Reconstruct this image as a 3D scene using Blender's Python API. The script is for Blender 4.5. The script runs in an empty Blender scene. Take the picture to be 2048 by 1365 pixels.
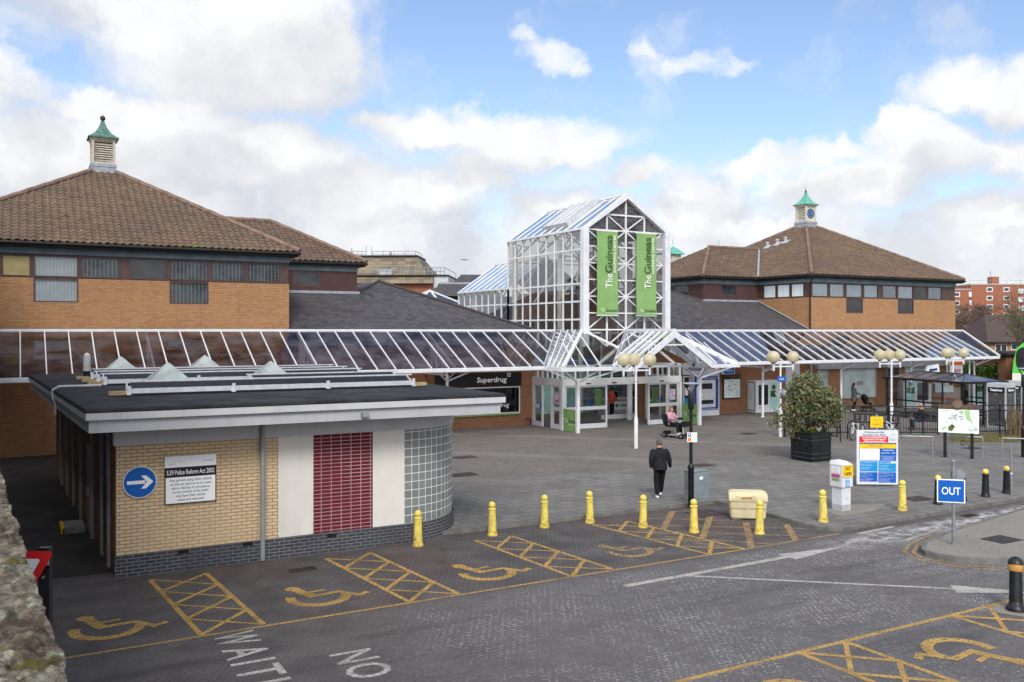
import bpy, bmesh, math, random
from mathutils import Vector, Matrix, noise as mnoise
R = math.radians
rnd = random.Random(11)
sc = bpy.context.scene
COL = sc.collection
pi = math.pi

# ------------------------------------------------------------------ survey: level camera 5.1 m above the car park, X along the facades
HEAD = R(28.8); SH = math.sin(HEAD); CH = math.cos(HEAD); FPX = 1800.0; HZ = 662.0; CAMZ = 5.1
PAV = 0.08                                   # top of the pavement; the car park lies at 0
def G(px, py, z=0.0):                        # ground point surveyed from the photograph
    d = FPX * (CAMZ - z) / (py - HZ); l = (px - 1024) / FPX * d
    return Vector((d * SH + l * CH, d * CH - l * SH, z))
def GP(px, py): return G(px, py, PAV)
def D(px, py, d):                            # point at a known distance
    l = (px - 1024) / FPX * d
    return Vector((d * SH + l * CH, d * CH - l * SH, CAMZ - (py - HZ) * d / FPX))
def PY(px, py, Y):                           # point on a plane Y = const
    u = (px - 1024) / FPX; d = Y / (CH - u * SH)
    return Vector((d * (SH + u * CH), Y, CAMZ - (py - HZ) * d / FPX))

# ------------------------------------------------------------------ materials
M = {}
class NT:
    def __init__(s, name):
        s.m = bpy.data.materials.new(name); s.m.use_nodes = True
        s.t = s.m.node_tree; s.t.nodes.clear(); M[name] = s.m
        s.out = s.t.nodes.new('ShaderNodeOutputMaterial')
    def n(s, typ, **kw):
        nd = s.t.nodes.new(typ)
        for k, v in kw.items():
            if k[0] == 'i' and k[1:].isdigit(): s.inp(nd, int(k[1:]), v)
            elif k.startswith('in_'): s.inp(nd, k[3:].replace('_', ' '), v)
            else: setattr(nd, k, v)
        return nd
    def inp(s, nd, key, v):
        sk = nd.inputs[key]
        if isinstance(v, bpy.types.NodeSocket): s.t.links.new(v, sk)
        elif isinstance(v, bpy.types.Node): s.t.links.new(v.outputs[0], sk)
        else:
            if sk.type == 'RGBA' and len(v) == 3: v = (*v, 1)
            sk.default_value = v
    def math(s, op, a, b=0.0, c=None, clamp=False):
        nd = s.n('ShaderNodeMath', operation=op, i0=a, i1=b); nd.use_clamp = clamp
        if c is not None: s.inp(nd, 2, c)
        return nd.outputs[0]
    def vmath(s, op, a, b=None, c=None):
        nd = s.n('ShaderNodeVectorMath', operation=op, i0=a)
        if b is not None: s.inp(nd, 1, b)
        if c is not None: s.inp(nd, 2, c)
        return nd.outputs['Value'] if op in ('LENGTH', 'DOT_PRODUCT', 'DISTANCE') else nd.outputs[0]
    def mix(s, f, a, b, blend='MIX'):
        nd = s.n('ShaderNodeMix', data_type='RGBA', blend_type=blend); s.inp(nd, 0, f); s.inp(nd, 6, a); s.inp(nd, 7, b)
        return nd.outputs[2]
    def ramp(s, f, lo, hi, a=0.0, b=1.0):
        nd = s.n('ShaderNodeMapRange', interpolation_type='SMOOTHSTEP'); s.inp(nd, 0, f)
        for i, v in zip((1, 2, 3, 4), (lo, hi, a, b)): s.inp(nd, i, v)
        return nd.outputs[0]
    def noise(s, vec, scale, detail=4.0, rough=0.55, color=False):
        nd = s.n('ShaderNodeTexNoise', in_Scale=scale, in_Detail=detail, in_Roughness=rough)
        if vec is not None: s.inp(nd, 'Vector', vec)
        return nd.outputs['Color' if color else 'Fac']
    def pos(s): return s.n('ShaderNodeNewGeometry').outputs['Position']
    def obj(s): return s.n('ShaderNodeTexCoord').outputs['Object']
    def uv(s): return s.n('ShaderNodeTexCoord').outputs['UV']
    def bsdf(s, col, rough=0.6, metal=0.0, spec=0.3, bump=None, bstr=0.3, bdist=0.01, **kw):
        b = s.n('ShaderNodeBsdfPrincipled'); s.inp(b, 'Base Color', col); s.inp(b, 'Roughness', rough); s.inp(b, 'Metallic', metal)
        s.inp(b, 'Specular IOR Level', spec)
        if bump is not None:
            bp = s.n('ShaderNodeBump'); s.inp(bp, 'Strength', bstr); s.inp(bp, 'Distance', bdist); s.inp(bp, 'Height', bump)
            s.inp(b, 'Normal', bp.outputs[0])
        for k, v in kw.items(): s.inp(b, k.replace('_', ' '), v)
        return b.outputs[0]
    def done(s, sh): s.t.links.new(sh, s.out.inputs[0]); return s.m

def plain(name, col, rough=0.55, var=0.12, scale=6.0, metal=0.0, spec=0.3, dirt=0.0, bump=0.0, streak=0.0):
    t = NT(name); o = t.obj()
    c2 = tuple(max(0, c * (1 - var * 2)) for c in col)
    f = t.ramp(t.noise(o, scale, 6), 0.3, 0.72)
    c = t.mix(f, c2, col)
    if dirt > 0:
        g = t.ramp(t.noise(o, scale * 0.45, 8, 0.7), 0.55, 0.75)
        c = t.mix(t.math('MULTIPLY', g, dirt), c, (0.09, 0.075, 0.055))
    if streak > 0:                           # rain-washed grime running down the face
        p = t.pos(); q = t.vmath('MULTIPLY', p, (5.0, 5.0, 0.35)); g = t.math('MULTIPLY', t.ramp(t.noise(q, 1.6, 6, 0.65), 0.50, 0.74), t.ramp(t.noise(p, 0.5, 4), 0.38, 0.62))
        c = t.mix(t.math('MULTIPLY', g, streak), c, (0.15, 0.135, 0.115))
    bm = t.noise(o, scale * 9, 4) if bump else None
    return t.done(t.bsdf(c, rough, metal, spec, bm, bump, 0.004))

def brick(name, c1, c2, mortar, w=0.225, h=0.075, stain=0.5, bstr=0.4, ms=0.010, off=0.5):
    t = NT(name); p = t.pos()
    sx = t.n('ShaderNodeSeparateXYZ', i0=p)
    u = t.math('ADD', sx.outputs[0], sx.outputs[1])
    v = t.n('ShaderNodeCombineXYZ', i0=u, i1=sx.outputs[2])
    b = t.n('ShaderNodeTexBrick', in_Vector=v, in_Color1=c1, in_Color2=c2, in_Mortar=mortar, in_Scale=1.0)
    b.inputs['Brick Width'].default_value = w; b.inputs['Row Height'].default_value = h
    b.offset = off; b.inputs['Mortar Size'].default_value = ms; b.inputs['Mortar Smooth'].default_value = 0.2; b.inputs['Bias'].default_value = -0.1
    c = t.mix(t.ramp(t.noise(p, 0.7, 6), 0.35, 0.7), b.outputs[0], tuple(x * 0.8 for x in c1), 'MIX')
    c = t.mix(0.5, b.outputs[0], c)
    n2 = t.noise(p, 14, 3)
    c = t.mix(t.math('MULTIPLY', n2, 0.35), c, tuple(x * 0.55 for x in c2))
    # rain streaks and grime with their own shape
    st = t.vmath('MULTIPLY', p, (1.3, 1.3, 0.25))
    s = t.math('MULTIPLY', t.ramp(t.noise(st, 1.1, 7, 0.65), 0.52, 0.78), stain)
    c = t.mix(s, c, (0.12, 0.085, 0.06))
    hgt = t.math('ADD', t.math('MULTIPLY', b.outputs['Fac'], -1.0), t.math('MULTIPLY', t.noise(p, 60, 3), 0.35))
    return t.done(t.bsdf(c, 0.85, 0, 0.15, hgt, bstr, 0.008))

brick('brick_orange', (0.46, 0.255, 0.125), (0.33, 0.165, 0.08), (0.14, 0.095, 0.065))
brick('brick_brown', (0.33, 0.165, 0.085), (0.25, 0.115, 0.06), (0.12, 0.085, 0.065))
brick('brick_buff', (0.72, 0.545, 0.345), (0.64, 0.465, 0.28), (0.19, 0.155, 0.12), stain=0.06, bstr=0.5)
brick('brick_blue', (0.065, 0.068, 0.085), (0.045, 0.047, 0.06), (0.22, 0.22, 0.22), stain=0.15)
brick('brick_red', (0.36, 0.125, 0.07), (0.29, 0.095, 0.055), (0.22, 0.14, 0.10), stain=0.05)
brick('brick_plum', (0.085, 0.045, 0.043), (0.07, 0.036, 0.035), (0.075, 0.05, 0.045))
brick('tile_red', (0.165, 0.018, 0.032), (0.12, 0.011, 0.022), (0.50, 0.44, 0.42), w=0.237, h=0.085, stain=0.04, bstr=0.25, ms=0.008, off=0.0)

plain('white', (0.62, 0.63, 0.66), 0.45, 0.06, 3, dirt=0.14, streak=0.22)
plain('white_frame', (0.68, 0.685, 0.69), 0.45, 0.07, 2.0, dirt=0.16, streak=0.2)
plain('white_render', (0.66, 0.635, 0.59), 0.8, 0.035, 1.6, dirt=0.08, bump=0.15, streak=0.30)
plain('fascia', (0.42, 0.425, 0.455), 0.55, 0.05, 1.2, dirt=0.16, streak=0.40)
plain('trim', (0.50, 0.505, 0.53), 0.5, 0.05, 1.2, dirt=0.14, streak=0.3)
plain('frieze', (0.50, 0.51, 0.53), 0.6, 0.05, 1.2, dirt=0.10, streak=0.35)
plain('felt', (0.048, 0.050, 0.055), 0.93, 0.25, 1.6, spec=0.1, bump=0.5)
plain('felt_edge', (0.016, 0.016, 0.018), 0.8, 0.2, 3)
plain('grey_paint', (0.27, 0.28, 0.30), 0.45, 0.08, 4, dirt=0.08)
plain('pale_grey', (0.42, 0.43, 0.45), 0.5, 0.1, 3, dirt=0.12)
plain('galv', (0.34, 0.36, 0.38), 0.42, 0.18, 9, metal=0.55)
plain('alu', (0.62, 0.64, 0.68), 0.38, 0.1, 6, metal=0.35)
plain('lead', (0.30, 0.325, 0.37), 0.6, 0.15, 5, dirt=0.2)
plain('copper_dull', (0.085, 0.19, 0.155), 0.65, 0.25, 4, dirt=0.45)
plain('copper', (0.12, 0.40, 0.31), 0.6, 0.15, 4, dirt=0.15)
plain('cream', (0.56, 0.53, 0.43), 0.6, 0.1, 5, dirt=0.2)
plain('cream_old', (0.46, 0.42, 0.34), 0.65, 0.15, 6, dirt=0.45)
plain('black', (0.012, 0.012, 0.013), 0.4, 0.2, 5)
plain('black_metal', (0.016, 0.017, 0.020), 0.38, 0.25, 5, dirt=0.15)
plain('black_matt', (0.012, 0.012, 0.015), 0.8, 0.2, 7)
plain('gutter_black', (0.014, 0.013, 0.013), 0.6, 0.2, 3)
plain('dark_void', (0.02, 0.019, 0.018), 0.9, 0.2, 2)
plain('brown_frame', (0.085, 0.050, 0.045), 0.5, 0.12, 3)
plain('band_blue', (0.20, 0.265, 0.30), 0.6, 0.18, 1.2, dirt=0.3)
plain('olive', (0.30, 0.26, 0.12), 0.7, 0.1, 3)
plain('yellow', (0.74, 0.60, 0.13), 0.6, 0.14, 5, dirt=0.34)
plain('yellow_worn', (0.66, 0.50, 0.10), 0.7, 0.25, 9, dirt=0.7)
plain('yellow_plate', (0.80, 0.50, 0.005), 0.4, 0.03, 3)
plain('yellow_ball', (0.78, 0.58, 0.12), 0.4, 0.08, 5)
plain('blue_sign', (0.005, 0.10, 0.42), 0.35, 0.03, 3)
plain('clock_blue', (0.02, 0.10, 0.24), 0.5, 0.1, 5)
plain('blue_dark', (0.01, 0.055, 0.27), 0.4, 0.03, 3)
plain('cyan_sign', (0.005, 0.25, 0.56), 0.4, 0.03, 3)
plain('red_sign', (0.62, 0.02, 0.025), 0.35, 0.03, 3)
plain('green_banner', (0.20, 0.345, 0.12), 0.65, 0.05, 2)
plain('green_dark', (0.03, 0.075, 0.02), 0.6, 0.05, 2)
plain('bus_green', (0.09, 0.50, 0.07), 0.3, 0.05, 2)
plain('bus_cream', (0.66, 0.66, 0.56), 0.35, 0.05, 2)
plain('orange', (0.75, 0.16, 0.01), 0.5, 0.05, 3)
plain('magenta', (0.5, 0.05, 0.25), 0.5, 0.05, 3)
plain('map_green', (0.36, 0.55, 0.25), 0.5, 0.05, 6)
plain('map_pale', (0.62, 0.72, 0.70), 0.45, 0.05, 4)
plain('map_paper', (0.72, 0.76, 0.77), 0.4, 0.03, 4)
plain('mint', (0.35, 0.60, 0.52), 0.4, 0.05, 4)
plain('teal', (0.10, 0.33, 0.34), 0.5, 0.15, 2)
plain('teal_pale', (0.40, 0.66, 0.66), 0.5, 0.15, 2)
plain('text_dark', (0.02, 0.022, 0.03), 0.6, 0.05, 3)
plain('text_navy', (0.015, 0.035, 0.13), 0.6, 0.05, 3)
plain('text_grey', (0.28, 0.28, 0.33), 0.6, 0.05, 3)
plain('text_pink', (0.55, 0.28, 0.30), 0.6, 0.05, 3)
plain('text_white', (0.82, 0.83, 0.84), 0.5, 0.02, 3)
plain('banner_text', (0.045, 0.10, 0.025), 0.6, 0.05, 3)
plain('skin', (0.50, 0.27, 0.19), 0.55, 0.06, 20)
plain('hair_dark', (0.025, 0.018, 0.014), 0.6, 0.3, 40)
plain('hair_red', (0.19, 0.06, 0.025), 0.6, 0.3, 40)
plain('hair_ginger', (0.30, 0.14, 0.06), 0.6, 0.3, 40)
plain('hair_blonde', (0.42, 0.30, 0.13), 0.6, 0.3, 40)
plain('hair_grey', (0.11, 0.105, 0.10), 0.7, 0.3, 60)
plain('cloth_navy', (0.012, 0.013, 0.020), 0.85, 0.3, 9, bump=0.3)
plain('cloth_black', (0.009, 0.009, 0.012), 0.9, 0.3, 9)
plain('cloth_brown', (0.05, 0.04, 0.035), 0.9, 0.3, 9)
plain('cloth_pink', (0.50, 0.27, 0.32), 0.9, 0.12, 12)
plain('cloth_grey', (0.10, 0.105, 0.115), 0.9, 0.15, 9)
plain('denim', (0.025, 0.045, 0.085), 0.9, 0.2, 12)
plain('cloth_orange', (0.55, 0.085, 0.03), 0.85, 0.1, 9)
plain('cloth_blue', (0.02, 0.13, 0.42), 0.7, 0.15, 12)
plain('shoe_white', (0.68, 0.68, 0.70), 0.6, 0.05, 5)
plain('rubber', (0.014, 0.014, 0.015), 0.8, 0.2, 9)
plain('chrome', (0.55, 0.56, 0.58), 0.22, 0.05, 9, metal=0.9)
plain('wood', (0.12, 0.075, 0.045), 0.75, 0.25, 6)
plain('ballast', (0.42, 0.33, 0.17), 0.85, 0.2, 6)
plain('bin_cream', (0.58, 0.51, 0.32), 0.65, 0.10, 3, dirt=0.30)
plain('bin_rust', (0.45, 0.24, 0.06), 0.7, 0.2, 6)
plain('skylight', (0.33, 0.37, 0.365), 0.4, 0.15, 3, dirt=0.35)
plain('concrete', (0.26, 0.25, 0.235), 0.9, 0.15, 4, dirt=0.3, bump=0.4)
plain('kerb', (0.17, 0.165, 0.155), 0.9, 0.2, 3, dirt=0.35, bump=0.4)
plain('iron', (0.05, 0.043, 0.04), 0.7, 0.3, 9)
plain('iron_red', (0.075, 0.055, 0.05), 0.8, 0.3, 9)
plain('soil', (0.05, 0.035, 0.025), 0.95, 0.3, 9)
plain('planter', (0.013, 0.014, 0.018), 0.5, 0.25, 4, dirt=0.10)
plain('planter_rib', (0.035, 0.037, 0.043), 0.55, 0.3, 7)
plain('green_cross', (0.03, 0.40, 0.10), 0.5, 0.05, 3)
plain('bark', (0.085, 0.068, 0.052), 0.9, 0.25, 8)
plain('twig', (0.13, 0.095, 0.07), 0.9, 0.2, 8)
plain('twig_olive', (0.13, 0.12, 0.07), 0.9, 0.2, 8)
plain('reed', (0.27, 0.185, 0.11), 0.9, 0.25, 5)
plain('petal_yellow', (0.80, 0.47, 0.01), 0.6, 0.15, 30)
plain('petal_white', (0.75, 0.72, 0.72), 0.6, 0.05, 30)
plain('petal_purple', (0.09, 0.03, 0.17), 0.6, 0.2, 30)
plain('ridge_tile', (0.20, 0.135, 0.105), 0.85, 0.2, 3, dirt=0.3)
plain('moss_green', (0.11, 0.16, 0.02), 0.95, 0.3, 9)
plain('stone_roof', (0.24, 0.20, 0.135), 0.9, 0.25, 1.2, dirt=0.3)
plain('window_grey', (0.035, 0.038, 0.043), 0.12, 0.3, 1.5, spec=0.6)
plain('teal_bike', (0.02, 0.22, 0.22), 0.4, 0.05, 5)
plain('door_grey', (0.30, 0.315, 0.35), 0.5, 0.06, 3)

def leaf(name, a, b, trans=0.25):
    t = NT(name); r = t.n('ShaderNodeNewGeometry').outputs['Random Per Island']
    c = t.mix(r, a, b)
    d = t.bsdf(c, 0.5, 0, 0.35); tr = t.n('ShaderNodeBsdfTranslucent'); t.inp(tr, 0, c)
    mx = t.n('ShaderNodeMixShader', i0=trans, i1=d, i2=tr.outputs[0]); return t.done(mx.outputs[0])
leaf('leaf_shrub', (0.05, 0.085, 0.03), (0.23, 0.225, 0.11))
leaf('leaf_rust', (0.22, 0.09, 0.045), (0.30, 0.19, 0.10))
leaf('leaf_hedge', (0.02, 0.06, 0.008), (0.07, 0.13, 0.02))
leaf('leaf_pine', (0.012, 0.025, 0.012), (0.03, 0.045, 0.022))
leaf('leaf_flower', (0.03, 0.07, 0.015), (0.08, 0.14, 0.03))
leaf('grass_blade', (0.10, 0.11, 0.03), (0.19, 0.16, 0.06))

def glass(name, tint, refl=1.0, rough=0.02, dirt=0.0, ior=1.45):
    t = NT(name)
    tr = t.n('ShaderNodeBsdfTransparent'); t.inp(tr, 0, tint)
    gl = t.n('ShaderNodeBsdfGlossy'); t.inp(gl, 0, (0.9, 0.92, 0.95)); t.inp(gl, 'Roughness', rough)
    fr = t.n('ShaderNodeFresnel', in_IOR=ior)
    f = t.math('MULTIPLY', fr.outputs[0], refl, clamp=True)
    mx = t.n('ShaderNodeMixShader', i0=f, i1=tr.outputs[0], i2=gl.outputs[0])
    sh = mx.outputs[0]
    if dirt > 0:
        d = t.n('ShaderNodeBsdfDiffuse'); t.inp(d, 0, (0.31, 0.285, 0.32))
        df = t.math('MULTIPLY', t.ramp(t.noise(t.pos(), 0.9, 7, 0.65), 0.35, 0.75), dirt)
        sh = t.n('ShaderNodeMixShader', i0=df, i1=sh, i2=d.outputs[0]).outputs[0]
    return t.done(sh)
glass('glass', (0.82, 0.84, 0.84), 0.7)
glass('glass_tower', (0.74, 0.73, 0.69), 0.25, dirt=0.03)
glass('glass_tint', (0.45, 0.405, 0.44), 1.1, dirt=0.22)
glass('glass_roof', (0.27, 0.255, 0.275), 0.42, dirt=0.17)
glass('glass_sky_tint', (0.13, 0.16, 0.27), 1.0, dirt=0.10)  # blue of the reflected sky put into the tint
glass('glass_porch', (0.74, 0.76, 0.74), 0.8, dirt=0.10)
glass('glass_gable', (0.78, 0.78, 0.75), 0.9, dirt=0.26)  # dirt film raised as a pale haze, lightening the gable's dark inside
glass('glass_dark', (0.25, 0.26, 0.28), 1.8)
glass('shelter_roof', (0.16, 0.15, 0.15), 1.6, rough=0.15, dirt=0.35)

t = NT('globe'); o = t.obj()
c = t.mix(t.ramp(t.noise(o, 3, 6), 0.35, 0.7), (0.72, 0.65, 0.42), (0.84, 0.81, 0.68))
b = t.bsdf(c, 0.28, 0, 0.5); tl = t.n('ShaderNodeBsdfTranslucent'); t.inp(tl, 0, c)
tr = t.n('ShaderNodeBsdfTransparent'); t.inp(tr, 0, (0.85, 0.8, 0.62))
m1 = t.n('ShaderNodeMixShader', i0=0.45, i1=b, i2=tl.outputs[0]); m2 = t.n('ShaderNodeMixShader', i0=0.34, i1=m1.outputs[0], i2=tr.outputs[0])
t.done(m2.outputs[0])

# blinds: vertical slats behind the glass
def blinds(name, a, b, pitch):
    t = NT(name); s = t.n('ShaderNodeSeparateXYZ', i0=t.pos())
    u = t.math('ADD', s.outputs[0], s.outputs[1])
    w = t.math('FRACT', t.math('DIVIDE', u, pitch))
    f = t.math('LESS_THAN', w, 0.16)
    n = t.ramp(t.noise(t.pos(), 1.5, 4), 0.4, 0.6)
    return t.done(t.bsdf(t.mix(f, t.mix(t.math('MULTIPLY', n, 0.3), a, b), b), 0.8, bump=w, bstr=0.5, bdist=0.02))
blinds('blind_white', (0.86, 0.88, 0.92), (0.50, 0.54, 0.60), 0.13)
blinds('blind_dark', (0.04, 0.042, 0.047), (0.42, 0.44, 0.47), 0.16)
blinds('blind_pale', (0.62, 0.70, 0.72), (0.52, 0.60, 0.63), 0.5)

# pantiles and slates use UVs in metres (u along the eave, v up the slope)
def tiles(name, c1, c2, c3, lichen, w, h, bstr=0.0, lich=0.5):
    t = NT(name); uv = t.uv(); p = t.pos()
    cell = t.vmath('FLOOR', t.vmath('DIVIDE', uv, (w, h, 1)))
    wn = t.n('ShaderNodeTexWhiteNoise', noise_dimensions='2D', in_Vector=cell)
    c = t.mix(wn.outputs[0], c1, c2)
    c = t.mix(t.math('MULTIPLY', t.ramp(t.noise(p, 0.35, 5), 0.42, 0.66), 0.5), c, c3)
    lf = t.ramp(t.noise(p, 5.5, 9, 0.72), 0.52, 0.66)
    big = t.ramp(t.noise(p, 0.25, 3), 0.4, 0.62, 0.25, 1.0)
    c = t.mix(t.math('MULTIPLY', t.math('MULTIPLY', lf, big), lich), c, lichen)
    dk = t.ramp(t.noise(p, 9, 6, 0.7), 0.56, 0.72)
    c = t.mix(t.math('MULTIPLY', dk, 0.55), c, (0.03, 0.025, 0.02))
    bump = None
    if bstr:
        b = t.n('ShaderNodeTexBrick', in_Vector=uv, in_Scale=1.0); b.inputs['Brick Width'].default_value = w; b.inputs['Row Height'].default_value = h
        b.inputs['Mortar Size'].default_value = 0.012; b.inputs['Mortar Smooth'].default_value = 0.3
        sv = t.n('ShaderNodeSeparateXYZ', i0=uv)
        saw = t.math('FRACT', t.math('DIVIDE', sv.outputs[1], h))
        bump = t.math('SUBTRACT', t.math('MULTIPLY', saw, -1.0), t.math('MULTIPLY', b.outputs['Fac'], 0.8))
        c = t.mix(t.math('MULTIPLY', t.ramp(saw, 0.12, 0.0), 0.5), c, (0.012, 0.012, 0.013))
        return t.done(t.bsdf(c, 0.7, 0, 0.3, bump, bstr, 0.035))
    return t.done(t.bsdf(c, 0.85, 0, 0.2))
tiles('pantile', (0.145, 0.098, 0.067), (0.100, 0.070, 0.050), (0.092, 0.066, 0.056), (0.28, 0.225, 0.12), 0.30, 0.32)
tiles('pantile_old', (0.13, 0.086, 0.062), (0.09, 0.06, 0.045), (0.10, 0.07, 0.06), (0.27, 0.23, 0.13), 0.30, 0.32, lich=0.7)
tiles('slate', (0.085, 0.078, 0.083), (0.042, 0.040, 0.045), (0.075, 0.066, 0.070), (0.17, 0.16, 0.13), 0.30, 0.24, 1.0, lich=0.5)
tiles('house_tile', (0.085, 0.055, 0.05), (0.07, 0.045, 0.042), (0.06, 0.045, 0.045), (0.15, 0.12, 0.1), 0.3, 0.3, 0.8, lich=0.15)
tiles('stone_slate', (0.22, 0.175, 0.115), (0.10, 0.082, 0.06), (0.13, 0.105, 0.075), (0.07, 0.065, 0.055), 0.6, 0.45, 0.9, lich=0.8)

t = NT('glass_block'); uv = t.uv(); p = t.pos()
b = t.n('ShaderNodeTexBrick', in_Vector=uv, in_Color1=(0.19, 0.215, 0.205), in_Color2=(0.27, 0.295, 0.285), in_Mortar=(0.70, 0.71, 0.71), in_Scale=1.0)
b.offset = 0.0; b.inputs['Brick Width'].default_value = 0.2; b.inputs['Row Height'].default_value = 0.2
b.inputs['Mortar Size'].default_value = 0.008; b.inputs['Mortar Smooth'].default_value = 0.1
n = t.noise(p, 9, 3)
c = t.mix(t.math('MULTIPLY', t.math('SUBTRACT', 1.0, b.outputs['Fac']), t.math('MULTIPLY', n, 0.6)), b.outputs[0], (0.10, 0.12, 0.12))
t.done(t.bsdf(c, t.math('ADD', 0.12, t.math('MULTIPLY', b.outputs['Fac'], 0.5)), 0, 0.6, t.math('SUBTRACT', t.math('MULTIPLY', n, 0.3), b.outputs['Fac']), 0.4, 0.01))

# ground: hexagonal block paving, pale jointing sand swept along the lanes
t = NT('block_paving'); p = t.pos()
def hexgrid(t, p, s):
    q = t.vmath('DIVIDE', p, (s, s, 1e6))
    r = (1.0, 1.7320508, 1.0)
    def wrap(v):
        nd = t.n('ShaderNodeVectorMath', operation='WRAP', i0=v); t.inp(nd, 1, tuple(x / 2 for x in r)); t.inp(nd, 2, tuple(-x / 2 for x in r)); return nd.outputs[0]
    a = wrap(q); b = wrap(t.vmath('ADD', q, (0.5, 0.8660254, 0)))
    a = t.vmath('MULTIPLY', a, (1, 1, 0)); b = t.vmath('MULTIPLY', b, (1, 1, 0))
    sel = t.math('LESS_THAN', t.vmath('LENGTH', a), t.vmath('LENGTH', b))
    mx = t.n('ShaderNodeMix', data_type='VECTOR'); t.inp(mx, 0, sel); t.inp(mx, 4, b); t.inp(mx, 5, a)
    g = t.vmath('ABSOLUTE', mx.outputs[1])
    sx = t.n('ShaderNodeSeparateXYZ', i0=g)
    return t.math('SUBTRACT', 0.5, t.math('MAXIMUM', t.vmath('DOT_PRODUCT', g, (0.5, 0.8660254, 0)), sx.outputs[0]))
wob = t.vmath('SCALE', t.vmath('SUBTRACT', t.noise(p, 6, 2, color=True), (0.5, 0.5, 0.5))); wob.node.inputs['Scale'].default_value = 0.05
pw = t.vmath('ADD', p, wob)
e = hexgrid(t, pw, 0.125)
joint = t.ramp(e, 0.10, 0.025)
sx = t.n('ShaderNodeSeparateXYZ', i0=p); X, Y = sx.outputs[0], sx.outputs[1]
lane = t.math('MULTIPLY', t.ramp(Y, 15.95, 15.2), t.ramp(Y, 9.9, 10.6))          # the driving lane between the bays
lane = t.math('MULTIPLY', lane, t.ramp(X, 3.5, 8.0, 0.12, 1.0))
bay2 = t.math('MULTIPLY', t.ramp(Y, 10.5, 10.2), 0.55)
patch = t.ramp(t.noise(p, 0.55, 5, 0.6), 0.33, 0.66)
fine = t.ramp(t.noise(p, 4.5, 5, 0.7), 0.38, 0.62)
sand = t.math('MULTIPLY', t.math('MULTIPLY', t.math('ADD', lane, bay2), t.math('ADD', 0.35, patch)), t.math('ADD', 0.25, fine))
base = t.mix(t.ramp(t.noise(p, 1.3, 6), 0.3, 0.7), (0.070, 0.062, 0.062), (0.112, 0.102, 0.10))
base = t.mix(t.math('MULTIPLY', t.ramp(t.noise(p, 0.22, 4), 0.5, 0.62), 0.4), base, (0.10, 0.062, 0.058))
base = t.mix(t.math('MULTIPLY', t.math('MINIMUM', t.math('ADD', lane, bay2), 1.0), 0.5), base, (0.135, 0.13, 0.135))
base = t.mix(t.math('MULTIPLY', t.ramp(t.noise(p, 35, 3), 0.45, 0.7), 0.35), base, (0.035, 0.032, 0.032))
jd = t.mix(t.math('MULTIPLY', joint, 0.6), base, (0.028, 0.025, 0.025))
sand = t.math('MULTIPLY', sand, t.ramp(t.noise(p, 17, 4, 0.7), 0.40, 0.60, 0.06, 0.80))
c = t.mix(t.math('MULTIPLY', joint, t.math('MINIMUM', sand, 1.0)), jd, (0.42, 0.41, 0.41))
# pale road salt dust trail in the exit lane
cy = t.math('SUBTRACT', Y, t.math('ADD', 14.95, t.math('MULTIPLY', t.math('SUBTRACT', X, 17.0), 0.055)))
tr = t.math('MULTIPLY', t.ramp(t.math('ABSOLUTE', cy), 0.75, 0.05), t.ramp(X, 15.5, 19.0))
c = t.mix(t.math('MULTIPLY', t.math('MULTIPLY', tr, t.ramp(t.noise(p, 3.0, 7, 0.7), 0.40, 0.66)), 0.85), c, (0.50, 0.49, 0.48))
specks = t.ramp(t.noise(p, 26, 2, 0.5), 0.745, 0.77)
c = t.mix(t.math('MULTIPLY', specks, 0.8), c, (0.42, 0.41, 0.39))
tyre = t.math('MULTIPLY', t.ramp(t.noise(t.vmath('MULTIPLY', p, (0.12, 1.0, 1.0)), 1.5, 5), 0.52, 0.68), t.ramp(Y, 15.9, 14.9))
c = t.mix(t.math('MULTIPLY', tyre, 0.4), c, (0.045, 0.043, 0.043))
# oil stains in the bays
oil = t.math('MULTIPLY', t.ramp(t.noise(p, 0.9, 6, 0.6), 0.58, 0.70), t.ramp(Y, 15.8, 16.6))
c = t.mix(t.math('MULTIPLY', oil, 0.55), c, (0.03, 0.026, 0.026))
t.done(t.bsdf(c, 0.85, 0, 0.25, t.math('ADD', t.math('MULTIPLY', joint, -1.0), t.math('MULTIPLY', t.noise(p, 50, 3), 0.5)), 0.5, 0.008))

t = NT('slabs'); p = t.pos(); sx = t.n('ShaderNodeSeparateXYZ', i0=p)
b = t.n('ShaderNodeTexBrick', in_Vector=p, in_Color1=(0.172, 0.164, 0.155), in_Color2=(0.132, 0.126, 0.119), in_Mortar=(0.045, 0.04, 0.036), in_Scale=1.0)
b.inputs['Brick Width'].default_value = 0.6; b.inputs['Row Height'].default_value = 0.45; b.inputs['Mortar Size'].default_value = 0.014; b.inputs['Mortar Smooth'].default_value = 0.3
b2 = t.n('ShaderNodeTexBrick', in_Vector=p, in_Color1=(0.172, 0.153, 0.136), in_Color2=(0.122, 0.109, 0.098), in_Mortar=(0.085, 0.075, 0.068), in_Scale=1.0)
b2.inputs['Brick Width'].default_value = 0.2; b2.inputs['Row Height'].default_value = 0.1; b2.inputs['Mortar Size'].default_value = 0.008
far = t.math('GREATER_THAN', t.math('ADD', sx.outputs[1], t.math('MULTIPLY', sx.outputs[0], 0.02)), 27.0)
c = t.mix(far, b.outputs[0], b2.outputs[0])
band = t.math('MULTIPLY', t.ramp(t.math('ABSOLUTE', t.math('SUBTRACT', t.math('FRACT', t.math('DIVIDE', t.math('ADD', sx.outputs[0], sx.outputs[1]), 9.0)), 0.5)), 0.07, 0.065), far)
c = t.mix(t.math('MULTIPLY', band, 0.35), c, (0.215, 0.20, 0.18))
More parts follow.
